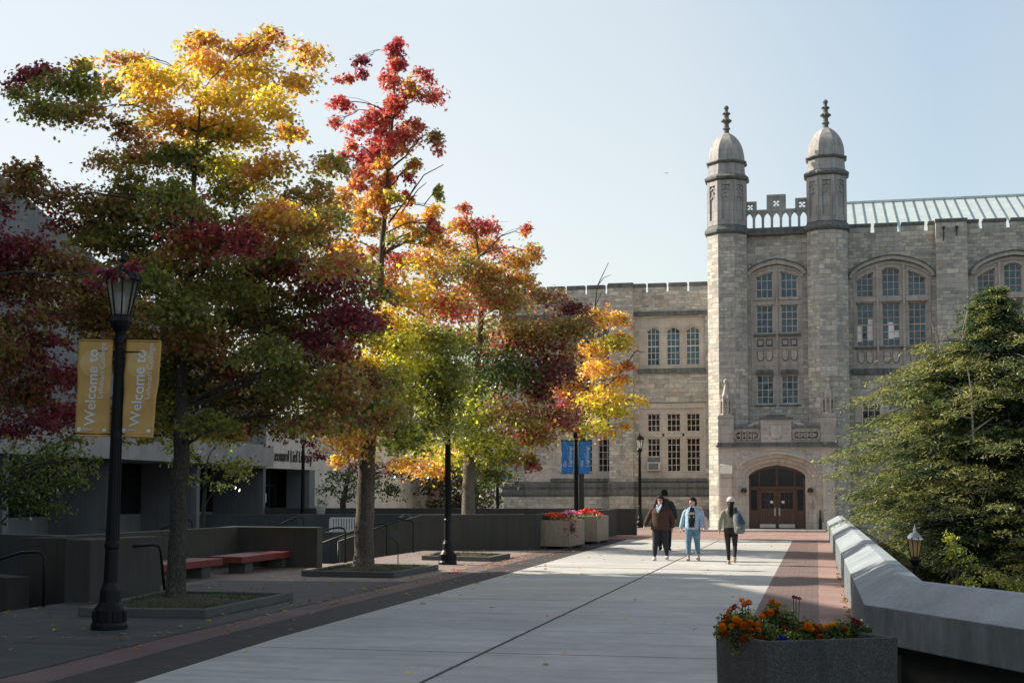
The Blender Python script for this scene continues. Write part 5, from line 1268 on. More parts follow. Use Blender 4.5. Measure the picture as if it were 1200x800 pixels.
# ------------------------------------------------------------------ planters
def tub(name, lab, corners, h, mt, rim=.07, feet=True, taper=.0):
    P = [Vector(p) for p in corners]; c = sum(P, Vector((0, 0))) / 4
    t = wthing(name, lab, 'planter', (c.x, c.y, 0)); m = MB()
    z0 = .09 if feet else 0.0
    def ring(k, z): return [(c.x + (p.x - c.x) * k, c.y + (p.y - c.y) * k, z) for p in P]
    L = (P[1] - P[0]).length; ki = 1 - 2 * rim / L
    rows = [ring(1 - taper, z0), ring(1, h), ring(ki, h), ring(ki, h - .12)]
    vs = [p for r_ in rows for p in r_]; fs = [(0, 3, 2, 1)]
    for j in range(3):
        for i in range(4): fs.append((4 * j + i, 4 * j + (i + 1) % 4, 4 * (j + 1) + (i + 1) % 4, 4 * (j + 1) + i))
    m.add(vs, fs); m.add(ring(ki, h - .12), [(0, 1, 2, 3)]) if 0 else None
    wpart('tub', m, mt, t, bevel=.012)
    m = MB(); m.add(ring(ki + .0, h - .1), [(0, 1, 2, 3)]); wpart('soil', m, 'soil', t)
    if feet:
        for k in range(4):
            m = MB(); q = c + (P[k] - c) * .78; m.box(q.x - .12, q.x + .12, q.y - .12, q.y + .12, 0, z0); wpart('foot', m, 'kerb_concrete', t)
    return t
tub('planter', 'large exposed aggregate planter of orange marigolds at the bottom of the photo', [(-.42, 11.18), (.64, 11.75), (.2, 12.36), (-.86, 11.79)], .6, 'planter_aggregate', .055, False, .02)
tub('planter', 'nearer tan planter by the dark wall, with pink flowers trailing over its corner', [(-8.72, 43.05), (-7.72, 43.0), (-7.6, 45.2), (-8.6, 45.25)], .92, 'tan_aggregate', .06)
tub('planter', 'farther of the two tan planters by the dark wall, with red flowers', [(-8.5, 47.6), (-7.55, 47.6), (-7.5, 49.9), (-8.45, 49.9)], .98, 'tan_aggregate', .06)
# ------------------------------------------------------------------ foliage
PAL = {'y': (.66, .50, .085), 'o': (.54, .275, .11), 'r': (.44, .09, .085), 'p': (.19, .038, .06), 'g': (.215, .23, .048), 'G': (.10, .14, .032),
       'l': (.50, .52, .075), 'b': (.23, .10, .05), 'k': (.10, .03, .035), 'd': (.05, .08, .022), 'm': (.32, .065, .075), 'B': (.28, .24, .06)}
MIXES = {'y': 'yyyol', 'o': 'ooyyrg', 'r': 'rrrom', 'p': 'pppmk', 'g': 'gggBG', 'G': 'GGGgd', 'l': 'lllyg', 'b': 'bbBpg', 'k': 'kkkpb', 'd': 'dddG', 'm': 'mmpr', 'B': 'BBgob',
         'yo': 'yyoo', 'ro': 'rrogy', 'rc': 'rrmmo', 'yg': 'ylgB', 'go': 'ggBo', 'lg': 'llgG'}
def leaf_shape(kind):
    if kind == 'star':      # five pointed lobes
        tips = [(90, 1.0), (152, .92), (212, .62), (-32, .62), (28, .92)]; val = [(121, .42), (183, .4), (270, .16), (-3, .4), (59, .42)]
    elif kind == 'maple':
        tips = [(90, 1.0), (143, .9), (200, .6), (-20, .6), (37, .9)]; val = [(118, .52), (172, .45), (270, .22), (8, .45), (62, .52)]
    else: return [(0, -.5, 0), (.32, -.1, .03), (.25, .3, .03), (0, .6, 0), (-.25, .3, .03), (-.32, -.1, .03)]
    pts = []
    for a, b_ in zip(tips, val): pts += [a, b_]
    pts = sorted(pts, key=lambda t: t[0])
    return [(r * math.cos(R(a)), r * math.sin(R(a)), -.16 * r * r) for a, r in pts]
class Leaves:
    def __init__(s, seed): s.rg = np.random.default_rng(seed); s.c = []; s.n = []; s.s = []; s.t = []; s.k = []
    def clump(s, c, rx, ry, rz, n, mix, size, axis=None, sub=6, up=.7):
        """leaves gathered in flat sprays inside an ellipsoid"""
        rg = s.rg; c = np.array(c); sub = max(2, sub)
        d = rg.normal(size=(sub, 3)); d /= np.linalg.norm(d, axis=1)[:, None]; d *= rg.uniform(.2, .8, size=(sub, 1))
        sc = d * np.array([rx, ry, rz]); w_ = rg.uniform(.5, 1.3, sub); w_ /= w_.sum()
        which = rg.choice(sub, n, p=w_); mn = min(rx, ry); rr = max(min(.12, .5 * mn), mn * .52)
        p = rg.normal(size=(n, 3)) * np.array([rr, rr, max(min(.07, rz * .4), min(rz * .42, rr * .5))]) * .72
        p = np.clip(p, -1.5 * rr, 1.5 * rr); q = p + sc[which]
        q[:, 2] -= .25 * (np.hypot(p[:, 0], p[:, 1]) ** 2) / max(rr, .2)
        nr = rg.normal(size=(n, 3)) * .62 + np.array([0, 0, up]); out = q / np.array([rx, ry, rz]); nr += out * .45
        nr /= np.linalg.norm(nr, axis=1)[:, None]
        s.k.append((c, np.array([rx, ry, rz]), MIXES.get(mix, mix)))
        s.c.append(q + c); s.n.append(nr); s.s.append(size * rg.uniform(.65, 1.2, n))
    def tint(s, C):
        """each leaf takes its colour from a nearby clump, so colours run into each other through the crown"""
        rg = s.rg; n = len(C); K = np.array([k[0] for k in s.k]); Rd = np.array([k[1] for k in s.k]); T = np.zeros((n, 3))
        Q = C + rg.normal(size=(n, 3)) * .42 * Rd.mean(); best = np.full(n, 1e9); bi = np.zeros(n, int)
        for i in range(len(K)):
            d = (((Q - K[i]) / Rd[i]) ** 2).sum(1); m_ = d < best; best[m_] = d[m_]; bi[m_] = i
        f = Rd.mean() * 2.2
        nz = np.sin(C[:, 0] * 3.1 / f + 1.3 * np.sin(C[:, 2] * 4.7 / f)) * .5 + np.sin(C[:, 2] * 6.3 / f + C[:, 1] * 3.9 / f) * .35 + np.sin(C[:, 1] * 7.7 / f + C[:, 0] * 5.1 / f) * .3
        h = np.mod(nz * .5 + .5 + rg.normal(size=n) * .22, 1.0)
        for i in range(len(K)):
            m_ = np.where(bi == i)[0]
            if not len(m_): continue
            base = np.array([PAL[k] for k in s.k[i][2]]); x = h[m_] * len(base); a = np.minimum(x.astype(int), len(base) - 1); b_ = np.minimum(a + 1, len(base) - 1); fr = ((x - a) * .6)[:, None]
            T[m_] = base[a] * (1 - fr) + base[b_] * fr
        return T * rg.uniform(.7, 1.3, size=(n, 1)) * rg.uniform(.9, 1.1, size=(n, 3))
    def build(s, name, kind, material, root=None, off=(0, 0, 0), parent=None):
        C, N, S = (np.concatenate(x) for x in (s.c, s.n, s.s)); n = len(C); rg = s.rg; T = s.tint(C)
        sh = np.array(leaf_shape(kind)); k = len(sh)
        a = rg.normal(size=(n, 3)); u = np.cross(N, a); u /= np.linalg.norm(u, axis=1)[:, None]; v = np.cross(N, u)
        cu = rg.uniform(.3, 1.9, size=(n, 1))
        V = C[:, None, :] + S[:, None, None] * (u[:, None, :] * sh[None, :, 0:1] + v[:, None, :] * sh[None, :, 1:2] + N[:, None, :] * (sh[None, :, 2:3] * cu[:, :, None])) - np.array(off)
        me = bpy.data.meshes.new(name); me.vertices.add(n * k); me.vertices.foreach_set('co', V.astype(np.float32).ravel())
        me.loops.add(n * k); me.loops.foreach_set('vertex_index', np.arange(n * k, dtype=np.int32))
        me.polygons.add(n); me.polygons.foreach_set('loop_start', np.arange(0, n * k, k, dtype=np.int32))
        at = me.attributes.new('tint', 'FLOAT_COLOR', 'FACE'); at.data.foreach_set('color', np.concatenate([np.clip(T, 0, 1), np.ones((n, 1))], 1).astype(np.float32).ravel())
        me.materials.append(M[material]); me.update(calc_edges=True); me.validate()
        o = bpy.data.objects.new(name, me); col.objects.link(o)
        if parent is not None or root is not None: o.parent = parent or root
        return o
def limb(mb, p0, p1, r0, r1, rr, sag=.12, n=6, seg=7):
    p0, p1 = Vector(p0), Vector(p1); d = p1 - p0; L = d.length
    pts = []; rad = []; side = Vector((rr.uniform(-1, 1), rr.uniform(-1, 1), rr.uniform(-.3, .3))) * L * .07
    for i in range(seg + 1):
        t = i / seg; p = p0 + d * t + Vector((0, 0, 1)) * (L * sag * math.sin(math.pi * t) * (1 if d.z > 0 else .3)) + side * math.sin(math.pi * t * 1.4)
        if 0 < i < seg: p += Vector((rr.uniform(-1, 1), rr.uniform(-1, 1), rr.uniform(-1, 1))) * L * .018
        pts.append(p); rad.append(r0 + (r1 - r0) * t ** .8)
    mb.tube(pts, rad, n); return pts
def broadleaf(name, label, base, trunk_pts, trunk_r, clumps, depth, size, kind, dens, seed, bark='bark', spread=1.6, limb_from=.25, flat=.9, twigs=(), extra=None, group=None, maxlimb=60):
    """tree built clump by clump: each clump has a place on the crown's face and its own distance"""
    t = wthing(name, label, 'tree', base, group); rr = random.Random(seed); L = Leaves(seed)
    pw_ = FPX / depth; tm = MB(); tp = [Vector(p) for p in trunk_pts]
    # trunk with flared foot
    pts = []; rad = []
    for i in range(len(tp) - 1):
        for k in range(4):
            s_ = k / 4; pts.append(tp[i].lerp(tp[i + 1], s_) + Vector((rr.uniform(-1, 1), rr.uniform(-1, 1), 0)) * trunk_r[i] * .08); rad.append(trunk_r[i] + (trunk_r[i + 1] - trunk_r[i]) * s_)
    pts.append(tp[-1]); rad.append(trunk_r[-1])
    pts.insert(0, tp[0] - Vector((0, 0, .05))); rad[0] = trunk_r[0] * 1.12; rad.insert(0, trunk_r[0] * 1.5)
    tm.tube(pts, rad, 14); wpart('trunk', tm, bark, t, smooth=True)
    bm_ = MB(); order = list(range(len(clumps))); rr.shuffle(order); cents = []
    for ci, cl in enumerate(clumps):
        u, v, ru, rv, mix = cl[:5]; dd = cl[5] if len(cl) > 5 else rr.uniform(-spread, spread)
        c = at_d(u, v, depth + dd); rx = ru / pw_ * 1.1; rz = rv / pw_ * 1.1
        cents.append((c, rx, rz))
        area = math.pi * ru * rv / pw_ ** 2
        n = int(dens * area / size ** 2)
        L.clump(c, rx, rx * .9, rz * flat, max(12, n), mix, size, sub=max(4, int(area / .22)))
    for k, ci in enumerate(order[:maxlimb]):
        c, rx, rz = cents[ci]
        # start on the trunk line well below the clump
        best = None
        for p, r in zip(pts, rad):
            if p.z < limb_from: continue
            if p.z > c.z - .15 * (c - p).length: continue
            d = (c - p).length + max(0, (c.z - p.z)) * .12
            if best is None or d < best[0]: best = (d, p, r)
        if best is None: best = (0, pts[-1], rad[-1]) if c.z > pts[-1].z else (0, min(pts, key=lambda p: abs(p.z - max(limb_from, c.z - .4))), trunk_r[-1])
        ln = (c - best[1]).length
        r0 = min(best[2] * .7, .014 + .008 * ln); e = c + Vector((rr.uniform(-.3, .3) * rx, rr.uniform(-.3, .3) * rx, -.1 * rz))
        q = limb(bm_, best[1], e, r0, .007, rr)
        for j in range(4):
            s_ = q[3 + rr.randrange(4)]; e2 = c + Vector((rr.uniform(-.95, .95) * rx, rr.uniform(-.9, .9) * rx, rr.uniform(-.5, .6) * rz)); limb(bm_, s_, e2, .007, .003, rr, .05, 4, 4)
    for tw in twigs:   # bare branches against the sky
        q = [at_d(u, v, depth + tw[1]) for u, v in tw[0]]; bm_.tube(q, [tw[2] * (1 - i / len(q)) + .004 for i in range(len(q))], 5)
    wpart('branches', bm_, bark if bark != 'bark_pale' else 'bark_pale', t, smooth=True)
    o = L.build('crown', kind, 'leaf', t, off=base); return t

T1c = [(45,85,38,16,'p'),(30,108,22,12,'g'),(85,95,35,22,'g'),(58,128,35,16,'g'),(105,128,36,22,'B'),(100,72,16,10,'yo'),(122,102,24,18,'go'),(140,150,22,16,'B'),
 (165,68,34,14,'o'),(240,40,36,16,'o'),(200,88,42,20,'y'),(238,68,40,20,'yo'),(290,56,28,18,'o'),(320,46,28,14,'ro'),(357,62,28,13,'o'),(300,85,42,22,'y'),(343,92,28,16,'yo'),(260,105,48,24,'y'),(185,116,34,18,'y'),(322,120,32,18,'y'),(215,140,42,22,'yo'),(288,150,42,24,'y'),(342,153,16,9,'o'),(250,150,35,20,'yg'),
 (150,180,40,20,'B'),(200,172,48,24,'B'),(255,188,42,22,'yg'),(310,190,38,22,'yo'),(338,160,16,10,'o'),(385,190,32,16,'go'),(362,222,34,20,'go'),(150,215,42,22,'g'),(215,225,46,26,'g'),(280,225,42,24,'yg'),(330,250,38,22,'yo'),(120,237,36,18,'b'),(62,225,44,20,'b'),(30,195,28,16,'b'),(90,258,32,18,'p'),(35,215,25,16,'b'),
 (130,275,42,18,'g'),(185,270,42,22,'g'),(240,268,48,22,'m'),(282,283,30,18,'m'),(215,300,46,22,'B'),(320,290,42,22,'go'),(370,265,36,18,'go'),(398,300,40,20,'ro'),(345,320,46,20,'m'),(382,330,40,22,'p'),(418,358,36,24,'p'),(440,378,22,16,'m'),(150,320,46,22,'B'),(90,330,40,22,'b'),(200,350,52,24,'g'),(260,340,50,24,'g'),(310,365,46,24,'g'),(120,370,46,24,'b'),(70,362,38,18,'b'),(170,390,46,22,'B'),(365,395,42,20,'p'),(398,412,24,16,'m'),(330,410,42,22,'g'),(250,400,46,24,'B'),(262,430,32,16,'m'),(288,446,26,18,'r'),(240,458,42,22,'B'),(300,470,42,20,'B'),(350,450,46,22,'g'),(400,440,38,20,'B'),(428,440,30,20,'b'),(370,488,40,18,'B'),(240,490,34,18,'g'),(274,508,15,14,'yo'),(200,440,40,22,'G'),(180,480,30,16,'g'),(420,470,25,14,'B'),(150,250,30,16,'g'),(300,320,36,20,'B'),(215,180,34,20,'G'),(180,310,34,20,'g')]
fr_ = random.Random(99)
for v in range(250, 506, 30):
    for u in range(120 if v < 420 else 150, 455 if v > 300 else 400, 42):
        T1c.append((u + fr_.uniform(-14, 14), v + fr_.uniform(-10, 10), 36, 18, fr_.choice(('g', 'g', 'B', 'b', 'yg')), fr_.uniform(.6, 2.4)))
bx = at_z(205, 706); T1 = (bx.x, bx.y, .08)
T1N = broadleaf('maple_tree', 'big autumn maple turning gold at its sunlit top, right behind the gold banners', T1,
          [T1, at_d(209, 620, 22.4), at_d(212, 540, 22.4), at_d(214, 480, 22.5), at_d(212, 400, 22.6), at_d(222, 300, 22.4), at_d(228, 200, 22.3), at_d(236, 110, 22.4)],
          [.165, .145, .135, .12, .08, .055, .035, .012], T1c, 22.3, .056, 'maple', 6.3, 11, limb_from=2.2, spread=1.9, flat=.85)
T0c = [(20,290,45,28,'p'),(60,300,36,22,'b'),(-30,300,60,50,'p'),(20,330,40,22,'b'),(-40,250,50,30,'p'),(-30,380,60,40,'b'),(30,415,48,28,'p'),(75,440,40,22,'m'),(35,460,48,26,'b'),(85,478,34,18,'m'),(20,495,40,18,'p'),(-40,450,60,50,'b'),(5,390,35,22,'k'),(60,395,30,14,'b'),(-10,235,26,14,'k'),(120,318,12,6,'p',-5.6),(133,322,8,6,'k',-5.6),(158,312,8,5,'p',-5.6),(112,332,9,4,'p',-5.6),(28,372,30,16,'p'),(50,340,30,16,'b')]
T0 = (at_d(-95, 560, 21).x, at_d(-95, 560, 21).y, -.75)
broadleaf('maple_tree', 'dark purple red maple reaching in from the left edge of the photo', T0, [T0, (T0[0], T0[1], 1.5), (T0[0] + .1, T0[1], 3.5), (T0[0] + .2, T0[1], 5.5)], [.2, .17, .12, .05], T0c, 20.5, .052, 'maple', 6.5, 12, limb_from=1.5, spread=1.0, flat=.8, maxlimb=0, twigs=[([(-60, 330), (20, 318), (90, 322), (150, 312)], -5.6, .012)])

T2c = [(464,47,6,7,'r'),(466,75,9,12,'r'),(460,98,13,18,'r'),(422,70,12,13,'p'),(395,94,9,5,'r'),(410,94,8,8,'r'),(400,120,18,12,'r'),(394,143,12,7,'r'),(423,85,9,9,'p'),(495,85,13,11,'rc'),(503,110,20,10,'r'),(485,100,13,9,'o'),(466,122,14,15,'r'),(440,135,18,15,'rc'),(425,150,18,12,'r'),(482,150,26,11,'rc'),(510,160,13,10,'b'),(445,160,28,12,'rc'),(430,182,20,18,'m'),(465,175,14,11,'o'),(420,208,18,18,'r'),(440,228,22,16,'yo'),(485,193,11,7,'o'),(460,208,11,9,'rc'),(405,238,22,16,'o'),(516,222,7,17,'yg'),(507,244,11,12,'y'),(470,254,20,15,'yo'),(430,262,28,18,'o'),(400,285,26,18,'o'),(460,300,30,18,'rc'),(500,272,18,12,'g'),(490,300,28,16,'o'),(445,185,12,10,'r'),(412,170,10,9,'r'),
 (420,310,28,18,'o'),(455,333,28,20,'yo'),(482,345,32,20,'y'),(445,385,28,22,'yo'),(470,380,28,22,'l'),(482,420,34,24,'l'),(440,440,34,24,'yg'),(490,458,38,24,'lg'),(450,480,38,24,'yg'),(420,500,36,22,'yo'),(408,520,24,16,'yo'),(398,500,24,16,'o'),(470,510,34,20,'lg'),(500,498,34,22,'g'),(430,530,18,10,'y'),(398,538,14,12,'o'),(520,440,32,24,'g'),(520,400,32,22,'g'),(515,352,32,22,'ro'),(478,540,22,11,'yo'),(430,420,26,20,'y'),(505,320,28,18,'go'),(450,412,24,18,'l'),(415,465,28,18,'yg')]
fr_ = random.Random(41)
for v in range(60, 300, 9):
    wd_ = 10 + (v - 60) * .2
    for q in range(1 if v < 130 else 2):
        T2c.append((464 - (v - 60) * .08 + fr_.gauss(0, .6) * wd_, v + fr_.uniform(-5, 5), fr_.uniform(8, 13), fr_.uniform(8, 13), fr_.choice(('r', 'rc', 'm', 'rc') if v < 190 else ('o', 'yo', 'rc', 'yg')), fr_.uniform(-1.0, 1.0)))
T2c += [(525,450,26,22,'lg',.3), (527,478,24,16,'g',.2), (522,425,26,18,'lg',0), (470,400,26,18,'l'), (500,430,30,20,'l'), (455,455,30,20,'l'), (430,395,22,18,'yg'), (490,385,26,18,'yg')]
bx = at_z(426, 668); T2 = (bx.x, bx.y, .08)
broadleaf('sweetgum_tree', 'tall sweetgum with a rough sunlit trunk and a red spire against the sky', T2,
          [T2, at_d(428, 600, 31.8), at_d(430, 540, 31.8), at_d(434, 480, 31.8), at_d(441, 400, 31.8), at_d(447, 300, 31.8), at_d(455, 200, 31.8), at_d(462, 120, 31.8), at_d(464, 50, 31.8)],
          [.235, .215, .20, .165, .11, .07, .04, .022, .008], T2c, 31.8, .072, 'star', 6.2, 13, bark='bark_rough', limb_from=2.6, spread=1.5, flat=.95,
          twigs=[([(455, 262), (478, 232), (497, 205), (520, 193)], -.3, .02), ([(470, 250), (490, 222), (500, 214)], .2, .012), ([(478, 232), (488, 215), (480, 204)], -.3, .008), ([(497, 240), (508, 226), (515, 218)], 0, .01)])

T3c = [(545,244,9,9,'r'),(540,264,20,14,'ro'),(575,262,20,13,'r'),(522,285,28,15,'ro'),(560,290,32,17,'ro'),(535,315,32,18,'go'),(580,315,28,17,'o'),(617,270,8,10,'r'),(625,294,16,12,'ro'),(605,305,22,14,'ro'),(612,325,23,13,'yo'),(560,345,40,17,'B'),(530,362,36,17,'r'),(600,350,32,17,'go'),(645,345,28,14,'b'),(665,360,22,14,'k'),(685,380,22,14,'b'),(560,390,42,22,'g'),(610,385,38,22,'go'),(650,390,32,18,'B'),(525,400,34,20,'g'),(590,430,46,22,'d'),(640,430,36,24,'k'),(630,455,24,22,'k'),(550,440,46,24,'d'),(540,480,46,22,'lg'),(590,480,46,18,'b'),(640,480,42,16,'b'),(610,500,38,15,'m'),(560,510,42,19,'lg'),(520,530,42,17,'l'),(500,545,28,13,'yo'),(590,528,34,16,'g'),(620,540,13,20,'m'),(614,518,15,13,'r'),(572,550,30,13,'G'),(655,490,28,12,'m'),(636,512,18,10,'yg'),(600,405,30,14,'m'),(645,405,18,10,'r'),(575,330,30,14,'r'),(665,420,22,16,'b')]
bx = at_z(548, 643); T3 = (bx.x, bx.y, .08)
broadleaf('sweetgum_tree', 'broad sweetgum with a pale forked trunk in front of the long dark wall', T3,
          [T3, at_d(549, 590, 44), at_d(550, 550, 44), at_d(552, 500, 44), at_d(560, 420, 44), at_d(566, 340, 44), at_d(556, 262, 44)],
          [.24, .215, .20, .16, .12, .07, .02], T3c, 44, .088, 'star', 7, 14, bark='bark_pale', limb_from=2.4, spread=1.9, flat=.95)
T4c = [(700,372,22,15,'o'),(725,374,16,12,'ro'),(730,395,14,16,'yo'),(715,400,22,16,'yg'),(690,405,22,14,'o'),(700,430,26,15,'yo'),(680,440,26,16,'o'),(735,430,10,11,'r'),(725,445,14,7,'ro'),(702,460,32,15,'y'),(735,465,17,9,'yg'),(750,470,9,6,'y'),(680,470,32,15,'m'),(710,480,23,10,'l'),(715,505,17,8,'yo'),(690,496,28,10,'l'),(660,482,28,14,'m'),(665,450,24,16,'o'),(730,500,9,6,'o'),(645,492,22,10,'yg')]
T4 = (at_d(680, 600, 54.5).x, at_d(680, 600, 54.5).y, 0)
broadleaf('sweetgum_tree', 'small orange and yellow sweetgum against the stone wing, behind the blue banners', T4,
          [T4, at_d(680, 560, 54.5), at_d(684, 500, 54.5), at_d(690, 440, 54.5), at_d(697, 375, 54.5)], [.16, .14, .12, .07, .02], T4c, 54.5, .1, 'star', 6.5, 15, limb_from=1.6, spread=1.4,
          twigs=[([(692, 425), (696, 370), (700, 335), (713, 308)], 0, .035), ([(700, 335), (708, 325), (716, 322)], 0, .014), ([(697, 360), (706, 340)], 0, .014), ([(700, 460), (725, 440), (745, 411), (756, 413)], 0, .04), ([(690, 470), (712, 452), (730, 452)], .2, .03)])
# small green trees in front of the library
Dg = [(25,535,40,22,'G'),(70,530,36,18,'G'),(20,575,40,22,'d'),(50,590,28,14,'G'),(95,545,20,11,'g'),(110,538,10,6,'g'),(40,555,40,20,'G'),(-20,560,50,40,'d'),(75,560,28,10,'G'),(75,510,30,12,'G')]
b0 = at_d(-10, 640, 26); b0 = (b0.x, b0.y, -.75)
broadleaf('dogwood_tree', 'low dark green tree in front of the fin walls at the far left', b0, [b0, (b0[0], b0[1], .5), (b0[0] + .1, b0[1], 1.8)], [.1, .08, .04], Dg, 26, .085, 'oval', 4.5, 16, limb_from=.2, spread=.9)
Dg = [(235,535,30,16,'G'),(270,545,26,14,'g'),(205,520,26,12,'G'),(285,540,18,12,'G'),(230,560,26,8,'G'),(255,515,26,12,'d'),(170,505,28,10,'G'),(150,500,20,8,'G'),(262,568,18,6,'G')]
b0 = at_d(236, 640, 33); b0 = (b0.x, b0.y, -.75)
broadleaf('dogwood_tree', 'thin green tree between the first maple and the library entrance', b0, [b0, (b0[0], b0[1], .5), (b0[0] + .1, b0[1], 2.4)], [.09, .07, .03], Dg, 33, .085, 'oval', 3, 17, limb_from=.2, spread=.9)
Dg = [(400,560,26,14,'d'),(425,545,24,14,'k'),(385,572,14,9,'d'),(440,565,24,12,'d'),(410,580,16,7,'d'),(375,530,14,12,'k'),(455,575,18,14,'d'),(470,555,20,14,'k'),(485,545,20,12,'d'),(365,515,10,9,'k')]
b0 = at_d(402, 587, 55); b0 = (b0.x, b0.y, 0)
broadleaf('small_tree', 'small dark tree on the terrace between the library and the rough lit trunk', b0, [b0, (b0[0], b0[1], 1.4), (b0[0] + .3, b0[1], 3)], [.16, .12, .04], Dg, 55, .12, 'oval', 4, 18, limb_from=.9, spread=1.2)
L = Leaves(19); L.clump(POT[1] + Vector((0, 0, .5)), .3, .3, .28, 160, 'd', .07); o = L.build('foliage', 'oval', 'leaf', POT[0], off=tuple(POT[0]['_o']))
# far trees closing the view between library and stone wing
for k, (u, v0, D, rr_, lab) in enumerate(((430, 425, 95, 6.2, 'dark tree far behind the library corner'), (500, 415, 100, 6.5, 'dark tree far back behind the tall sweetgum trunk'), (555, 455, 92, 4.6, 'dark tree beside the far end of the stone wing'), (600, 430, 104, 5.0, 'dark tree showing between the two sweetgums, far back'), (365, 440, 98, 6.0, 'dark tree rising behind the library roof'), (525, 520, 84, 3.6, 'low dark tree behind the far blue banners'), (300, 410, 99, 6.2, 'dark tree behind the library roof, right of the first maple trunk'), (235, 420, 102, 6.0, 'dark tree behind the library roof, mostly hidden by the first maple'))):
    p = at_d(u, 560, D); base = (p.x, p.y, 0); h = at_d(u, v0, D).z
    t = wthing('background_tree', lab, 'tree', base, 'dark trees beyond the terrace'); m = MB(); m.tube([base, (p.x, p.y, h * .75)], [.3, .08], 8); wpart('trunk', m, 'bark', t)
    L = Leaves(30 + k); rr = random.Random(k)
    for q in range(26):
        z = rr.uniform(.12, .95); r_ = rr_ * math.sqrt(max(.1, 1 - (2 * z - .9) ** 2)) * .75; a = rr.uniform(0, 6.28)
        L.clump((p.x + r_ * math.cos(a) * rr.uniform(.3, 1), p.y + r_ * math.sin(a) * rr.uniform(.3, 1), z * h), rr_ * .42, rr_ * .42, rr_ * .3, 190, 'dddGk', .22, sub=7)
    L.build('crown', 'oval', 'leaf', t, off=base)

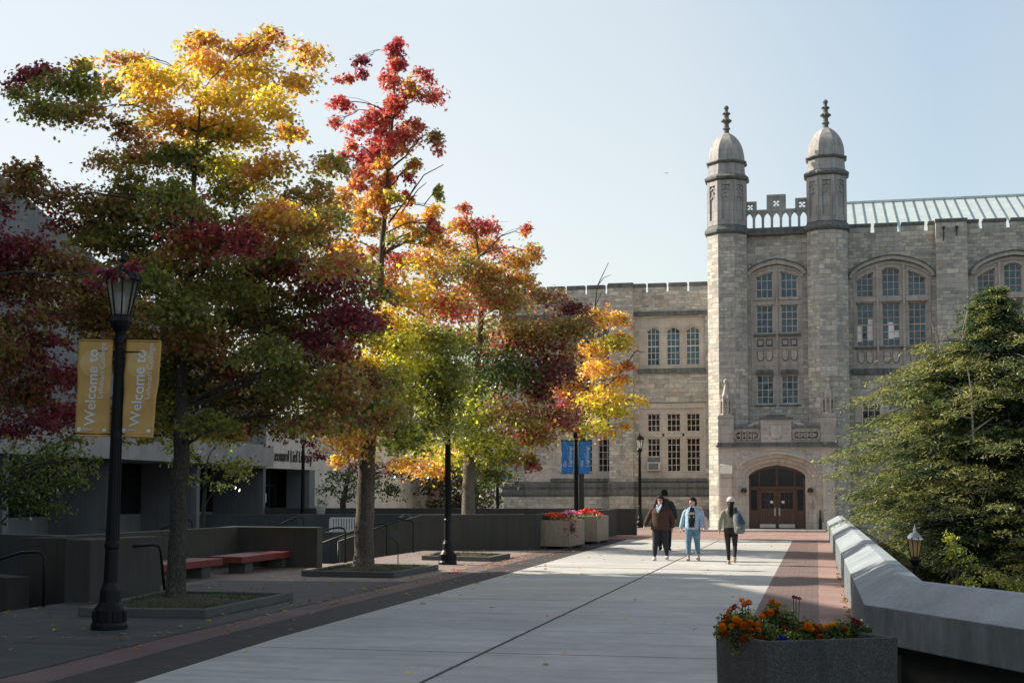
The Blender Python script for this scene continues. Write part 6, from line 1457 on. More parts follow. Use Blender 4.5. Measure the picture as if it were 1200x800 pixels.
# ------------------------------------------------------------------ evergreen on the right
def hemlock(label, base, top, prof, seed, dens=1.0):
    t = wthing('evergreen_tree', label, 'tree', base); rr = random.Random(seed); rg = np.random.default_rng(seed)
    B, Tp = Vector(base), Vector(top); m = MB(); H = Tp.z - B.z
    pts = [B.lerp(Tp, i / 12) + Vector((rr.uniform(-1, 1), rr.uniform(-1, 1), 0)) * .06 for i in range(13)]
    m.tube([B - Vector((0, 0, .1))] + pts, [.34] + [.27 * (1 - i / 12) ** .8 + .012 for i in range(13)], 12); wpart('trunk', m, 'bark', t, smooth=True)
    bm_ = MB(); C = []; N = []; S = []; T = []; U = []
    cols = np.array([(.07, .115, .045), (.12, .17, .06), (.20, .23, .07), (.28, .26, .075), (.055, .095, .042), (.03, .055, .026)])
    nb = int(300 * dens)
    for k in range(nb):
        f = (k + rr.random()) / nb; z = B.z + 1.8 + (H - 1.9) * f ** .92
        c = B.lerp(Tp, (z - B.z) / H); r_ = prof(z) * rr.uniform(.62, 1.08); a = k * 2.39996 + rr.uniform(-.4, .4)
        if math.sin(3 * a + z * 1.1) > .93: continue
        d = Vector((math.cos(a), math.sin(a), 0)); side = Vector((-d.y, d.x, 0)); seg = 8; q = []
        rise = .1 + .3 * f + rr.uniform(-.14, .16)
        for i in range(seg + 1):
            s_ = i / seg; q.append(c + d * r_ * s_ + Vector((0, 0, rise * r_ * s_ - .42 * r_ * s_ ** 2.2)) + side * (math.sin(s_ * 3 + k) * .06 * r_))
        bm_.tube(q, [.03 * (1 - i / (seg + 1)) * min(1, r_ / 2) + .004 for i in range(seg + 1)], 4)
        tone = rg.random(); Q = np.array([[p.x, p.y, p.z] for p in q]); sd_ = np.array([side.x, side.y, 0]); dd = np.array([d.x, d.y, 0])
        for j in range(max(3, int(r_ * 4.4 * dens))):
            ss = .1 + .92 * rr.random() ** .85; ii = min(int(min(ss, .999) * seg), seg - 1); fr = min(ss, 1.02) * seg - ii; pc_ = Q[ii] * (1 - fr) + Q[ii + 1] * fr
            lt = rr.gauss(0, .26) * r_ * (1.1 - .7 * min(1, ss)); lt = max(-.9, min(.9, lt)); pc_ = pc_ + sd_ * lt + dd * abs(lt) * .35; pc_[2] -= abs(lt) * .28 + rr.uniform(-.05, .12)
            nn = rr.randint(60, 110); wd = rr.uniform(.14, .34) * min(1, .35 + r_ / 2.4)
            P = pc_ + rg.normal(size=(nn, 1)) * wd * 1.15 * (dd + sd_ * np.sign(lt) * .5) + rg.normal(size=(nn, 1)) * wd * .75 * sd_; dr = np.linalg.norm(P - pc_, axis=1)
            P[:, 2] += rg.normal(size=nn) * .035 - dr * .3
            ax = dd[None, :] * rg.uniform(.1, 1.1, (nn, 1)) + sd_ * rg.normal(0, .75, (nn, 1)) + rg.normal(size=(nn, 3)) * .2; ax[:, 2] -= .22
            ax /= np.linalg.norm(ax, axis=1)[:, None]
            nr = np.array([0, 0, 1.0]) + rg.normal(size=(nn, 3)) * .5
            tip = ss > .7; ptone = rr.random()
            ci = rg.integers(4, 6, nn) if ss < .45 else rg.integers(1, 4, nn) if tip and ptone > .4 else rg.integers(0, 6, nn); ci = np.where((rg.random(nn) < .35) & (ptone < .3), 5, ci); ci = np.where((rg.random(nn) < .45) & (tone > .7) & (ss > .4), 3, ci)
            C.append(P); U.append(ax); N.append(nr); S.append(rg.uniform(.065, .135, nn)); T.append(cols[ci] * rg.uniform(.7, 1.25, (nn, 1)))
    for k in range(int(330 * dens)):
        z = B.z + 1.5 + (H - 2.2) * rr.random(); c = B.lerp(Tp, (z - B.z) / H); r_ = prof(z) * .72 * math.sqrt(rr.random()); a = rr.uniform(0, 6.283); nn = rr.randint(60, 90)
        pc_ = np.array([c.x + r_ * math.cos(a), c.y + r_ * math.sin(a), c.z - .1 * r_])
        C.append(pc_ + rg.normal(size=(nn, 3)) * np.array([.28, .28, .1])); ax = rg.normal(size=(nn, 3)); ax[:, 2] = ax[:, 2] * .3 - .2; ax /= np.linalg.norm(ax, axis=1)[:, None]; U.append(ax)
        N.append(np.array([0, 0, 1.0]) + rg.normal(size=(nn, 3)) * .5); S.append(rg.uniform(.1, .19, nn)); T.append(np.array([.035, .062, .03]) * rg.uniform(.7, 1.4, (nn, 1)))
    C, U, N, S, T = (np.concatenate(x) for x in (C, U, N, S, T)); n = len(C)
    W_ = np.cross(N, U); W_ /= np.linalg.norm(W_, axis=1)[:, None]
    # feathery spray: a stem with pairs of side blades cut into its outline
    sh = np.array([(0, -.1), (.21, .12), (.05, .2), (.16, .55), (0, 1.1), (-.16, .55), (-.05, .2), (-.21, .12)]); k = len(sh)
    V = C[:, None, :] + S[:, None, None] * (W_[:, None, :] * sh[None, :, 0:1] + U[:, None, :] * sh[None, :, 1:2]) - np.array(base)
    me = bpy.data.meshes.new('crown'); me.vertices.add(n * k); me.vertices.foreach_set('co', V.astype(np.float32).ravel()); me.loops.add(n * k); me.loops.foreach_set('vertex_index', np.arange(n * k, dtype=np.int32))
    me.polygons.add(n); me.polygons.foreach_set('loop_start', np.arange(0, n * k, k, dtype=np.int32))
    at = me.attributes.new('tint', 'FLOAT_COLOR', 'FACE'); at.data.foreach_set('color', np.concatenate([np.clip(T, 0, 1), np.ones((n, 1))], 1).astype(np.float32).ravel())
    me.materials.append(M['needle']); me.update(calc_edges=True)
    o = bpy.data.objects.new('crown', me); col.objects.link(o); o.parent = t
    # bare grey twigs
    bm_.mi = 1; m = bm_
    for (u, v) in ((1110, 372), (1100, 385), (1050, 440), (1062, 450), (1128, 372)):
        p = at_d(u, v + 28, 42.5)
        for j in range(5):
            e = at_d(u + rr.uniform(-16, 16), v + rr.uniform(-12, 8), 42.5 + rr.uniform(-.4, .4)); limb(m, p, e, .012, .004, rr, .1, 4, 4)
    for pth in ([(1141, 520), (1138, 455), (1133, 428)], [(1138, 470), (1120, 455), (1108, 452)], [(1139, 490), (1122, 487), (1110, 482)], [(1141, 505), (1165, 488)]):
        m.tube([at_d(u, v, 40.4) for u, v in pth], [.035, .025, .01][:len(pth)] if len(pth) == 3 else [.04, .01], 6)
    wpart('branches', bm_, ['twig', 'twig_grey'], t)
    return t
hb = at_d(1140, 700, 43.5); hb = (hb.x, hb.y, LOW); ht = at_d(1166, 333, 43.5)
def hprof(z):
    pts = [(-4.8, 3.2), (.5, 3.4), (1.7, 4.3), (2.7, 4.7), (3.4, 4.3), (4.5, 3.7), (5.3, 3.2), (6.0, 2.3), (6.5, 1.2), (7.2, .75), (8.0, .2)]
    for (a, ra), (b_, rb) in zip(pts[:-1], pts[1:]):
        a, b_, ra, rb = 1.78 + (a - 1.78) * 1.0875, 1.78 + (b_ - 1.78) * 1.0875, ra * 1.05, rb * 1.05
        if a <= z <= b_: return ra + (rb - ra) * (z - a) / (b_ - a)
    return .15
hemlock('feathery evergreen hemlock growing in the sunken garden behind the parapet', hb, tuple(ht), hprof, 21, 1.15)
def shrub(label, c, rx, ry, rz, n, mix, size, seed, group=None):
    t = wthing('shrub', label, 'shrub', (c[0], c[1], LOW), group); L = Leaves(seed); rr = random.Random(seed); m = MB()
    for k in range(16):
        e = (c[0] + rr.uniform(-.7, .7) * rx, c[1] + rr.uniform(-.7, .7) * ry, c[2] + rr.uniform(-.7, .8) * rz); limb(m, (c[0] + rr.uniform(-.1, .1), c[1], LOW), e, .03, .006, rr, .1, 5, 5)
        L.clump(e, rx * .34, ry * .34, rz * .3, n // 16, mix, size, sub=4)
    wpart('stems', m, 'twig', t); L.build('foliage', 'oval', 'leaf', t, off=(c[0], c[1], LOW)); return t
c = at_d(1130, 668, 36.5); shrub('bright leafy shrub at the foot of the evergreen trunk', c, .62, .6, 1.2, 1500, 'llGGg', .085, 40)
c = at_d(1185, 690, 38); shrub('pale green hedge shrub at the right edge behind the parapet', c, .9, .8, .55, 1500, 'lgGB', .085, 41)
c = at_d(1215, 660, 47); shrub('dark shrub deep in the sunken garden at the right edge', c, 1.4, 1.0, 1.3, 1400, 'dGd', .11, 42)
m = MB(); m.box(3.2, 24, 62.5, 63.0, LOW, -.55); m.box(3.15, 24.05, 62.45, 63.05, -.549, -.4); single('garden_wall', m, 'rust_brick', 'brown garden wall far behind the evergreen, below the stone wing', 'wall')
# weeds along the foot of the parapet
L = Leaves(50); rr = random.Random(8)
for k in range(40):
    y = rr.choice((rr.uniform(17, 34), rr.uniform(20, 24), 29.3, 31)); L.clump((.46 - rr.random() * .06, y, .015), .05, .16, .02, 16, 'GdBb', .028, sub=2, up=.8)
o = L.build('weeds', 'oval', 'leaf'); tag(o, kind='stuff', label='small weeds and dead leaves caught along the foot of the parapet', cat='weeds')
# fallen leaves
L = Leaves(51)
for k in range(520):
    x, y = (rr.uniform(-8.4, -7.6), rr.uniform(14, 40)) if k % 4 == 0 else (rr.uniform(-12, -6), rr.uniform(14, 42)) if rr.random() < .8 else (rr.uniform(-6, .4), rr.uniform(12, 50))
    L.clump((x, y, .02), .05, .05, .004, 1 if rr.random() < .8 else 3, 'BBbory', .055, sub=2, up=2.5)
for u, v in ((534, 668), (523, 671), (528, 672)): p = at_z(u, v); L.clump((p.x, p.y, .03), .05, .05, .01, 2, 'rr', .07, sub=2)
o = L.build('fallen_leaves', 'star', 'leaf'); tag(o, kind='stuff', label='fallen autumn leaves scattered over the paving', cat='leaves')

# ------------------------------------------------------------------ flowers
def blossom_mesh(name, colr, r=.03, petals=26, seed=1):
    rg = random.Random(seed); mb = MB(); tints = []
    for k in range(petals):
        a = k * 2.39996; h = (k + .5) / petals; th = math.acos(1 - 1.55 * h); d = Vector((math.sin(th) * math.cos(a), math.sin(th) * math.sin(a), math.cos(th)))
        s_ = Vector((-math.sin(a), math.cos(a), 0)); up = d.cross(s_)
        c = d * r * .8; w_ = r * .5; q = rg.uniform(.8, 1.15)
        mb.add([c * .35, c + s_ * w_ - up * w_ * .3, c * 1.22 * q + d * r * .2, c - s_ * w_ - up * w_ * .3], [(0, 1, 2, 3)]); f = rg.uniform(.75, 1.25) * (.8 + .4 * (1 - h)); tints.append((colr[0] * f, colr[1] * f * rg.uniform(.8, 1.1), colr[2] * f, 1))
    me = mb.mesh(name, 'petal', uv=False); at = me.attributes.new('tint', 'FLOAT_COLOR', 'FACE'); at.data.foreach_set('color', [min(1, x) for t in tints for x in t]); return me
BM = {k: blossom_mesh('blossom', c, r, n, i) for i, (k, c, r, n) in enumerate((('marigold', (.46, .135, .006), .032, 30), ('rust', (.22, .045, .008), .03, 28), ('gold', (.55, .24, .01), .03, 28), ('red', (.62, .055, .035), .042, 16), ('coral', (.75, .16, .06), .045, 16), ('pink', (.55, .12, .30), .04, 12), ('palepink', (.7, .36, .5), .036, 12), ('magenta', (.30, .018, .07), .02, 24), ('blue', (.03, .05, .35), .03, 14)))}
def flower_plant(name, label, base, blobs, mix, size, blooms, seed, group=None, stalk=True):
    """blobs: foliage ellipsoids; blooms: (kind, position)"""
    t = wthing(name, label, 'plant', base, group); L = Leaves(seed); rr = random.Random(seed); m = MB()
    for (c, rx, ry, rz, n) in blobs: L.clump(c, rx, ry, rz, n, mix, size, sub=7, up=.4)
    for kind, p in blooms:
        q = Vector(p); m.tube([Vector((base[0] + (q.x - base[0]) * .5, base[1] + (q.y - base[1]) * .5, base[2])), Vector((q.x * .8 + base[0] * .2, q.y * .8 + base[1] * .2, (q.z + base[2]) / 2)), q], .003, 4)
    if blooms: m.build('stems', 'stem', t, off=base, uv=False)
    L.build('foliage', 'oval', 'leaf', t, off=base)
    for kind, p in blooms:
        o = bpy.data.objects.new('blossom', BM[kind]); col.objects.link(o); o.parent = t; o.location = Vector(p) - Vector(base)
        o.rotation_euler = (rr.uniform(-.7, .7), rr.uniform(-.7, .7), rr.uniform(0, 6)); s_ = rr.uniform(.75, 1.15); o.scale = (s_, s_, s_ * .85)
    return t
m_simple('stem', (.05, .08, .02), .8)
rr = random.Random(77)
def pl(u, v, D): return at_d(u, v, D)
b0 = pl(880, 745, 11.6); base = (b0.x, b0.y, .5)
bl = [(pl(862, 733, 11.5), 0.152, 0.152, 0.120, 1872), (pl(885, 735, 11.5), 0.164, 0.164, 0.130, 1872), (pl(870, 750, 11.3), 0.117, 0.070, 0.100, 864), (pl(850, 742, 11.6), 0.082, 0.117, 0.100, 720)]
blo = []
for u, v in ((869,703),(873,708),(877,706),(855,716),(851,722),(848,730),(853,727),(846,738),(850,742),(857,733),(862,725),(862,730),(866,727),(868,731),(861,740),(872,733),(874,738),(879,729),(883,733),(880,738),(888,731),(876,741),(884,741),(893,722),(896,720),(856,747),(872,748),(878,752),(883,747),(893,748),(880,757),(866,745),(889,738),(847,734),(869,738),(861,711)):
    blo.append((rr.choice(('marigold', 'marigold', 'gold', 'rust')), pl(u, v, 11.15 + rr.uniform(0, .3))))
flower_plant('marigold_plant', 'bushy orange marigolds spilling over the left end of the big planter', base, bl, 'Gddg', .03, blo, 61, 'flowers in the front planter')
b0 = pl(912, 740, 11.7); base = (b0.x, b0.y, .5)
flower_plant('marigold_plant', 'tall thin marigold with two orange heads, behind the spilling ones', base, [(pl(905, 722, 11.7), 0.070, 0.070, 0.130, 936), (pl(914, 728, 11.8), 0.117, 0.117, 0.140, 1728), (pl(925, 735, 11.7), 0.094, 0.094, 0.100, 1080)], 'Gddg', .028,
             [('marigold', pl(904, 704, 11.6)), ('gold', pl(911, 708, 11.6)), ('rust', pl(910, 716, 11.6)), ('marigold', pl(903, 717, 11.6)), ('rust', pl(912, 708, 11.8)), ('rust', pl(920, 737, 11.6))], 62, 'flowers in the front planter')
b0 = pl(962, 743, 11.7); base = (b0.x, b0.y, .5)
blo = [(rr.choice(('marigold', 'gold', 'marigold', 'rust')), pl(u, v, 11.5 + rr.uniform(0, .35))) for u, v in ((939,731),(944,729),(941,735),(951,737),(955,740),(946,742),(960,733),(966,735),(971,744),(961,746),(977,731),(980,735),(983,740),(985,745),(950,745),(975,738),(957,736),(939,738),(969,733),(990,737),(964,741),(947,733))]
flower_plant('marigold_plant', 'low orange marigolds in the middle right of the big planter', base, [(pl(945, 740, 11.7), 0.117, 0.140, 0.100, 1440), (pl(965, 741, 11.7), 0.140, 0.140, 0.090, 1584), (pl(983, 741, 11.7), 0.105, 0.140, 0.100, 1224)], 'Gddg', .03, blo, 63, 'flowers in the front planter')
b0 = pl(1003, 742, 11.8); base = (b0.x, b0.y, .5)
flower_plant('celosia_plant', 'dark leafy plant with a magenta plume at the right end of the big planter', base, [(pl(998, 738, 11.75), 0.117, 0.117, 0.100, 1440), (pl(1010, 741, 11.8), 0.070, 0.094, 0.070, 648)], 'Gd', .03, [('magenta', pl(1003, 727, 11.7)), ('magenta', pl(1006, 729, 11.7)), ('magenta', pl(1000, 725, 11.7)), ('magenta', pl(1008, 731, 11.7))], 64, 'flowers in the front planter')
b0 = pl(930, 745, 11.9); base = (b0.x, b0.y, .5)
flower_plant('celosia_plant', 'single magenta plume on a long stalk, tallest flower in the middle of the big planter', base, [(pl(926, 740, 11.9), 0.082, 0.082, 0.070, 648)], 'Gd', .026, [('magenta', pl(933, 700, 11.8)), ('magenta', pl(937, 701, 11.8)), ('magenta', pl(930, 699, 11.8))], 65, 'flowers in the front planter')
b0 = pl(917, 750, 11.5); base = (b0.x, b0.y, .5)
flower_plant('lobelia_plant', 'small blue flowers at the front edge of the big planter', base, [(pl(917, 748, 11.4), 0.070, 0.058, 0.040, 576), (pl(928, 746, 11.5), 0.082, 0.070, 0.050, 648)], 'lGd', .024, [('blue', pl(914, 749, 11.35)), ('blue', pl(918, 748, 11.35)), ('blue', pl(921, 750, 11.35))], 66, 'flowers in the front planter')
def mass(name, label, cx, cy, z, rx, ry, rz, kinds, nb, mix, seed, trail=None):
    rr = random.Random(seed); blo = []
    for k in range(nb):
        a = rr.uniform(0, 6.28); s_ = math.sqrt(rr.random()); blo.append((rr.choice(kinds), (cx + rx * s_ * math.cos(a), cy + ry * s_ * math.sin(a), z + rz * (1.0 - .55 * s_ * s_) + rr.uniform(-.03, .05))))
    bl = [((cx, cy, z + .02), rx, ry, rz * .6, int(900 * rx * ry))]
    if trail:
        (tx, ty, tz, tr, n) = trail; bl.append(((tx, ty, tz), tr * .8, tr, tr * 1.2, 260))
        for k in range(n): blo.append((rr.choice(kinds), (tx + rr.uniform(-1, 1) * tr * .9, ty - rr.uniform(.2, 1) * tr, tz + rr.uniform(-1.25, 1.1) * tr)))
    flower_plant(name, label, (cx, cy, z - .12), bl, mix, .06, blo, seed, 'flowers in the two tan planters')
mass('geranium_plant', 'orange red geraniums on the left of the nearer tan planter', -8.35, 43.8, .92, .36, .6, .2, ('red', 'coral', 'coral'), 60, 'GlG', 71)
mass('petunia_plant', 'pink petunias trailing over the corner of the nearer tan planter', -7.85, 43.9, .95, .3, .7, .24, ('pink', 'palepink', 'palepink'), 44, 'GlG', 72, (-7.66, 43.2, .72, .24, 50))
mass('geranium_plant', 'red geraniums in the farther tan planter', -8.05, 48.5, .98, .42, .8, .2, ('red', 'red', 'coral', 'palepink'), 56, 'GlG', 73)
mass('petunia_plant', 'dusky foliage with a few flowers at the right end of the farther tan planter', -7.65, 48.0, .96, .22, .5, .14, ('red', 'palepink'), 8, 'kGB', 74)
# ------------------------------------------------------------------ people
def remesh(mb, name, mt, parent, voxel, smooth=4, fac=.5):
    me = mb.mesh(name, mt, uv=False); ob = bpy.data.objects.new(name, me); col.objects.link(ob)
    r_ = ob.modifiers.new('r', 'REMESH'); r_.mode = 'VOXEL'; r_.voxel_size = voxel; r_.use_smooth_shade = True
    s_ = ob.modifiers.new('s', 'SMOOTH'); s_.iterations = smooth; s_.factor = fac
    dg = bpy.context.evaluated_depsgraph_get(); dg.update()
    new = bpy.data.meshes.new_from_object(ob.evaluated_get(dg)); bpy.data.objects.remove(ob); bpy.data.meshes.remove(me)
    new.name = name
    if not new.materials: new.materials.append(M[mt])
    new.polygons.foreach_set('use_smooth', [True] * len(new.polygons))
    o = bpy.data.objects.new(name, new); col.objects.link(o); o.parent = parent; return o
m_simple('skin', (.40, .22, .15), .55, .08, 20); m_simple('skin_light', (.50, .29, .21), .55, .08, 20)
m_simple('hair_black', (.010, .008, .007), .7, .3, 60, Specular_IOR_Level=.2); m_simple('brown_fleece', (.055, .025, .016), .95, .3, 30, .5, 60)
m_simple('navy_cloth', (.012, .013, .018), .85, .2, 14, .15); m_simple('black_cloth', (.012, .011, .012), .85, .2, 14, .15)
m_simple('denim_pale', (.30, .43, .55), .85, .16, 12, .3, 120); m_simple('denim', (.10, .21, .30), .85, .25, 9, .3, 120)
m_simple('olive_knit', (.23, .225, .175), .95, .12, 14, .4, 90); m_simple('grey_canvas', (.13, .14, .14), .85, .2, 10, .2); m_simple('blue_canvas', (.03, .055, .085), .85, .2, 10, .2)
m_simple('sneaker', (.62, .60, .60), .6, .08); m_simple('sneaker_pink', (.55, .40, .42), .6, .1); m_simple('sneaker_tan', (.34, .25, .13), .7, .2)
m_simple('cap_cloth', (.55, .47, .43), .85, .08, 12, .2); m_simple('scarf', (.38, .48, .62), .85, .3, 14); m_simple('tote_cloth', (.52, .40, .38), .85, .12, 8, .2); m_simple('print_pink', (.55, .40, .36), .8, .2, 20)
m_simple('lips', (.30, .09, .08), .5); m_simple('eye_dark', (.015, .012, .01), .3); m_simple('dark_jacket', (.022, .021, .022), .8, .25, 12, .2); m_simple('grey_cloth', (.30, .30, .31), .85, .2, 12, .2); m_simple('sole', (.5, .45, .36), .8)

def figure(label, loc, rz, s, spec):
    """spec: joints (metres for a 1.68 m figure; person faces -Y, +X is the picture's right when facing the camera)"""
    t = thing('person', label, 'person', loc, rz, 'people on the walk'); t.scale = (s, s, s)
    g = spec.get; bulk = g('bulk', 1.0); skin = g('skin', 'skin')
    V = Vector
    hipL, hipR = V((-.095, 0, .90)), V((.095, 0, .90)); kL, kR = V(g('kneeL')), V(g('kneeR')); aL, aR = V(g('ankL')), V(g('ankR'))
    shL, shR = V((-.175 * (1 + .12 * (bulk - 1)), .01, 1.37)), V((.175 * (1 + .12 * (bulk - 1)), .01, 1.37)); eL, eR = V(g('elbL')), V(g('elbR')); wL, wR = V(g('wrL')), V(g('wrR'))
    hc = V((0, -.01, 1.565)) + V(g('head', (0, 0, 0))); yaw = g('turn', 0.0)
    # body: one continuous skin
    m = MB(); b_ = bulk
    m.loft([(0, .0, .80, .14, .10), (0, 0, .90, .165 * b_, .115 * b_), (0, 0, 1.02, .135 * b_, .10 * b_), (0, -.005, 1.18, .15 * b_, .11 * b_), (0, 0, 1.32, .165, .10), (0, .01, 1.40, .11, .075), (0, .005, 1.44, .06, .06), (0, 0, 1.50, .052, .056)], 20)
    hd = [(1.445, .028, .035, -.03), (1.46, .045, .055, -.02), (1.49, .058, .07, -.012), (1.53, .068, .083, -.004), (1.575, .073, .09, .002), (1.62, .07, .088, .006), (1.655, .052, .066, .008), (1.678, .022, .03, .008)]
    hm = MB(); hm.loft([(0, dy, z, rx * 1.06, ry * 1.04) for z, rx, ry, dy in hd], 20)
    hm.tube([(0, -.082, 1.585), (0, -.098, 1.555), (0, -.104, 1.54), (0, -.09, 1.53)], [.009, .012, .015, .01], 8)
    hm.ball((0, -.083, 1.505), .022, 8, 6, .6); hm.ball((0, -.075, 1.465), .022, 8, 6, .8)
    for q in (-1, 1): hm.tube([(q * .072, .0, 1.59), (q * .08, .012, 1.575), (q * .076, .004, 1.54)], [.012, .016, .009], 6)
    Rm = Matrix.Rotation(yaw, 3, 'Z'); off = hc - V((0, -.01, 1.565))
    def H(p): return Rm @ V(p) + off
    m.add([H(p) for p in hm.v], hm.f)
    for sh, el, wr in ((shL, eL, wL), (shR, eR, wR)):
        m.tube([sh + V((0, 0, -.02)), sh.lerp(el, .5), el, el.lerp(wr, .5), wr], [.052, .046, .037, .033, .024], 10)
        d = (wr - el).normalized(); side = V((1 if sh.x > 0 else -1, 0, 0)); fw = V((0, -1, 0)); inn = -side
        palm = wr + d * .05
        m.tube([wr - d * .01, wr + d * .03, wr + d * .085], [(.02, .022), (.019, .036), (.016, .04)], 8, flat=(0, -1, 0))
        for i, (o_, ln) in enumerate(((-.03, .06), (-.01, .072), (.01, .068), (.029, .052))):
            r0 = wr + d * .08 + fw * -o_; r1 = r0 + d * ln * .55 + inn * .008; r2 = r1 + d * ln * .4 + inn * .022; m.tube([r0, r1, r2], [.0095, .009, .0075], 6)
        r0 = wr + d * .03 + fw * .03; m.tube([r0, r0 + d * .03 + fw * .022 + inn * .012, r0 + d * .06 + fw * .024 + inn * .022], [.0115, .0105, .008], 6)
    for hp, kn, an in ((hipL, kL, aL), (hipR, kR, aR)):
        m.tube([hp, hp.lerp(kn, .5), kn, kn.lerp(an, .35), an], [.082 * b_, .07 * b_, .05, .048, .034], 12)
        m.tube([an + V((0, .03, -.04)), an + V((0, -.04, -.05)), an + V((0, -.13, -.06))], [.034, .032, .02], 8)
    remesh(m, 'body', skin, t, .0085, 3)
    for q in (-1, 1):
        e = MB(); e.ball(H((q * .03, -.082, 1.58)), .0085, 8, 6); e.build('eye', 'eye_dark', t, off=(0, 0, 0), uv=False)
        e = MB(); e.tube([H((q * .045, -.076, 1.602)), H((q * .03, -.086, 1.606)), H((q * .015, -.088, 1.602))], .004, 5); e.build('eyebrow', 'hair_black', t, off=(0, 0, 0), uv=False)
    e = MB(); e.tube([H((-.02, -.094, 1.508)), H((0, -.102, 1.507)), H((.02, -.094, 1.508))], [.004, .007, .004], 6); e.build('lips', 'lips', t, off=(0, 0, 0), uv=False)
    # trousers
    m = MB(); lw = g('leg', 1.0) * b_; end = g('hem', .12)
    m.loft([(0, 0, .80, .155 * b_, .115 * b_), (0, .004, .88, .185 * b_, .135 * b_), (0, 0, .98, .165 * b_, .122 * b_), (0, 0, 1.04, .155 * b_, .115 * b_)], 20)
    for hp, kn, an in ((hipL, kL, aL), (hipR, kR, aR)):
        stop = kn.lerp(an, 1 - end); m.tube([hp, hp.lerp(kn, .5), kn, kn.lerp(stop, .4), stop], [.098 * lw, .085 * lw, .064 * lw, .06 * lw, g('cuff', .05)], 14)
    remesh(m, 'trousers', g('trousers'), t, .011, 3)
    # shoes
    for an, nm in ((aL, 'shoe'), (aR, 'shoe')):
        tilt = g('tiltL', 0) if an is aL else g('tiltR', 0)
        m = MB(); z = -an.z * 0
        Rx = Matrix.Rotation(tilt, 3, 'X'); P = lambda p: an + Rx @ (V(p))
        m.tube([P((0, .06, -.045)), P((0, .0, -.035)), P((0, -.08, -.05)), P((0, -.17, -.062))], [(.042, .038), (.047, .052), (.05, .042), (.034, .022)], 10); m.tube([P((0, .02, .02)), P((0, .015, -.03))], .042, 10)
        o = remesh(m, nm, g('shoes'), t, .009, 3)
        m = MB(); m.tube([P((0, .075, -.075)), P((0, -.05, -.077)), P((0, -.185, -.077))], [(.036, .01), (.044, .01), (.028, .01)], 8); m.build('sole', 'sole' if g('soles') is None else g('soles'), o, off=(0, 0, 0), uv=False)
    # upper garment
    m = MB(); hz = g('hemz', .86); fl = g('flare', 1.0)
    m.loft([(0, 0, hz, .185 * b_ * fl, .135 * b_ * fl), (0, -.005, hz + .12, .185 * b_ * fl, .138 * b_ * fl), (0, -.008, 1.12, .175 * b_, .132 * b_), (0, -.006, 1.26, .185 * b_ * .98, .13 * b_), (0, .005, 1.36, .175, .11), (0, .012, 1.42, .115, .085), (0, .01, 1.455, .068, .068)], 22)
    sw = g('sleeve', 1.0)
    for sh, el, wr in ((shL, eL, wL), (shR, eR, wR)): m.tube([sh + V((-.03 if sh.x > 0 else .03, 0, -.01)), sh.lerp(el, .3), sh.lerp(el, .7), el, el.lerp(wr, .5), wr + (wr - el).normalized() * .012], [.06, .063 * sw ** .5, .056 * sw, .052 * sw, .05 * sw, .042 * sw], 12)
    # cloth folds
    rr = random.Random(int(s * 1000) + len(label))
    for k in range(16):
        z = rr.uniform(hz + .05, 1.25); a = rr.uniform(0, 6.28); w_ = .18 * b_; m.tube([(w_ * math.cos(a), .13 * b_ * math.sin(a), z), (w_ * math.cos(a + .5), .132 * b_ * math.sin(a + .5), z - rr.uniform(-.05, .07)), (w_ * math.cos(a + .9), .128 * b_ * math.sin(a + .9), z - rr.uniform(0, .08))], [.008, .014, .006], 6)
    for el, wr in ((eL, wL), (eR, wR)):
        for q in (.0, .25, .5, .75): c = el.lerp(wr, q); m.ball(c + V((0, 0, .0)), .053 * sw * (1 - .2 * q), 10, 6, .4)
    up = remesh(m, g('top_name', 'jacket'), g('top'), t, .0115, 3)
    # hair
    m = MB(); hh = []
    for z, rx, ry, dy in ((1.52, .082, .05, .056), (1.555, .088, .062, .05), (1.60, .094, .09, .026), (1.64, .092, .108, .012), (1.68, .074, .088, .01), (1.708, .038, .045, .01)): hh.append((0, dy, z, rx, ry))
    m.loft(hh, 18)
    for p, r_ in g('hair', ()): m.tube([V(q) for q in p], r_, 10)
    m.v = [tuple(H(p)) for p in m.v]
    remesh(m, 'hair', 'hair_black', t, .0085, 3)
    return t, H, up
def pp(t): return dict(off=(0, 0, 0))
def ground_loc(u, v): p = at_z(u, v); return (p.x, p.y, 0)

# 1 woman in the brown fleece, walking towards the camera
t, H, up = figure('woman with glasses in a brown fleece jacket and dark trousers, walking towards the camera', ground_loc(774, 656.5), R(-6), 1.015, dict(
    bulk=1.27, skin='skin_light', kneeL=(-.115, -.06, .49), kneeR=(.125, .0, .49), ankL=(-.13, -.12, .085), ankR=(.15, .14, .11), tiltR=-.15,
    elbL=(-.32, -.01, 1.11), elbR=(.30, .09, 1.11), wrL=(-.38, -.15, .91), wrR=(.31, .09, .87), turn=R(6), hemz=.80, flare=1.08, sleeve=1.25, leg=1.0, trousers='navy_cloth', hem=.06, cuff=.044, top='brown_fleece', shoes='sneaker',
    hair=(([(.055, .0, 1.64), (.085, .0, 1.56), (.09, -.01, 1.48), (.085, -.04, 1.40)], [.04, .048, .046, .02]), ([(-.055, .0, 1.64), (-.085, .0, 1.56), (-.09, -.01, 1.48), (-.085, -.03, 1.41)], [.04, .048, .046, .02]), ([(0, .07, 1.6), (0, .08, 1.5), (0, .09, 1.40)], [.06, .06, .03]))))
m = MB()
for q in (-1, 1):
    ring = [H((q * .032 + .025 * math.cos(k * math.pi / 6), -.098, 1.578 + .019 * math.sin(k * math.pi / 6))) for k in range(13)]; m.tube(ring, .0035, 5)
    m.tube([H((q * .057, -.096, 1.582)), H((q * .08, .0, 1.585))], .003, 5)
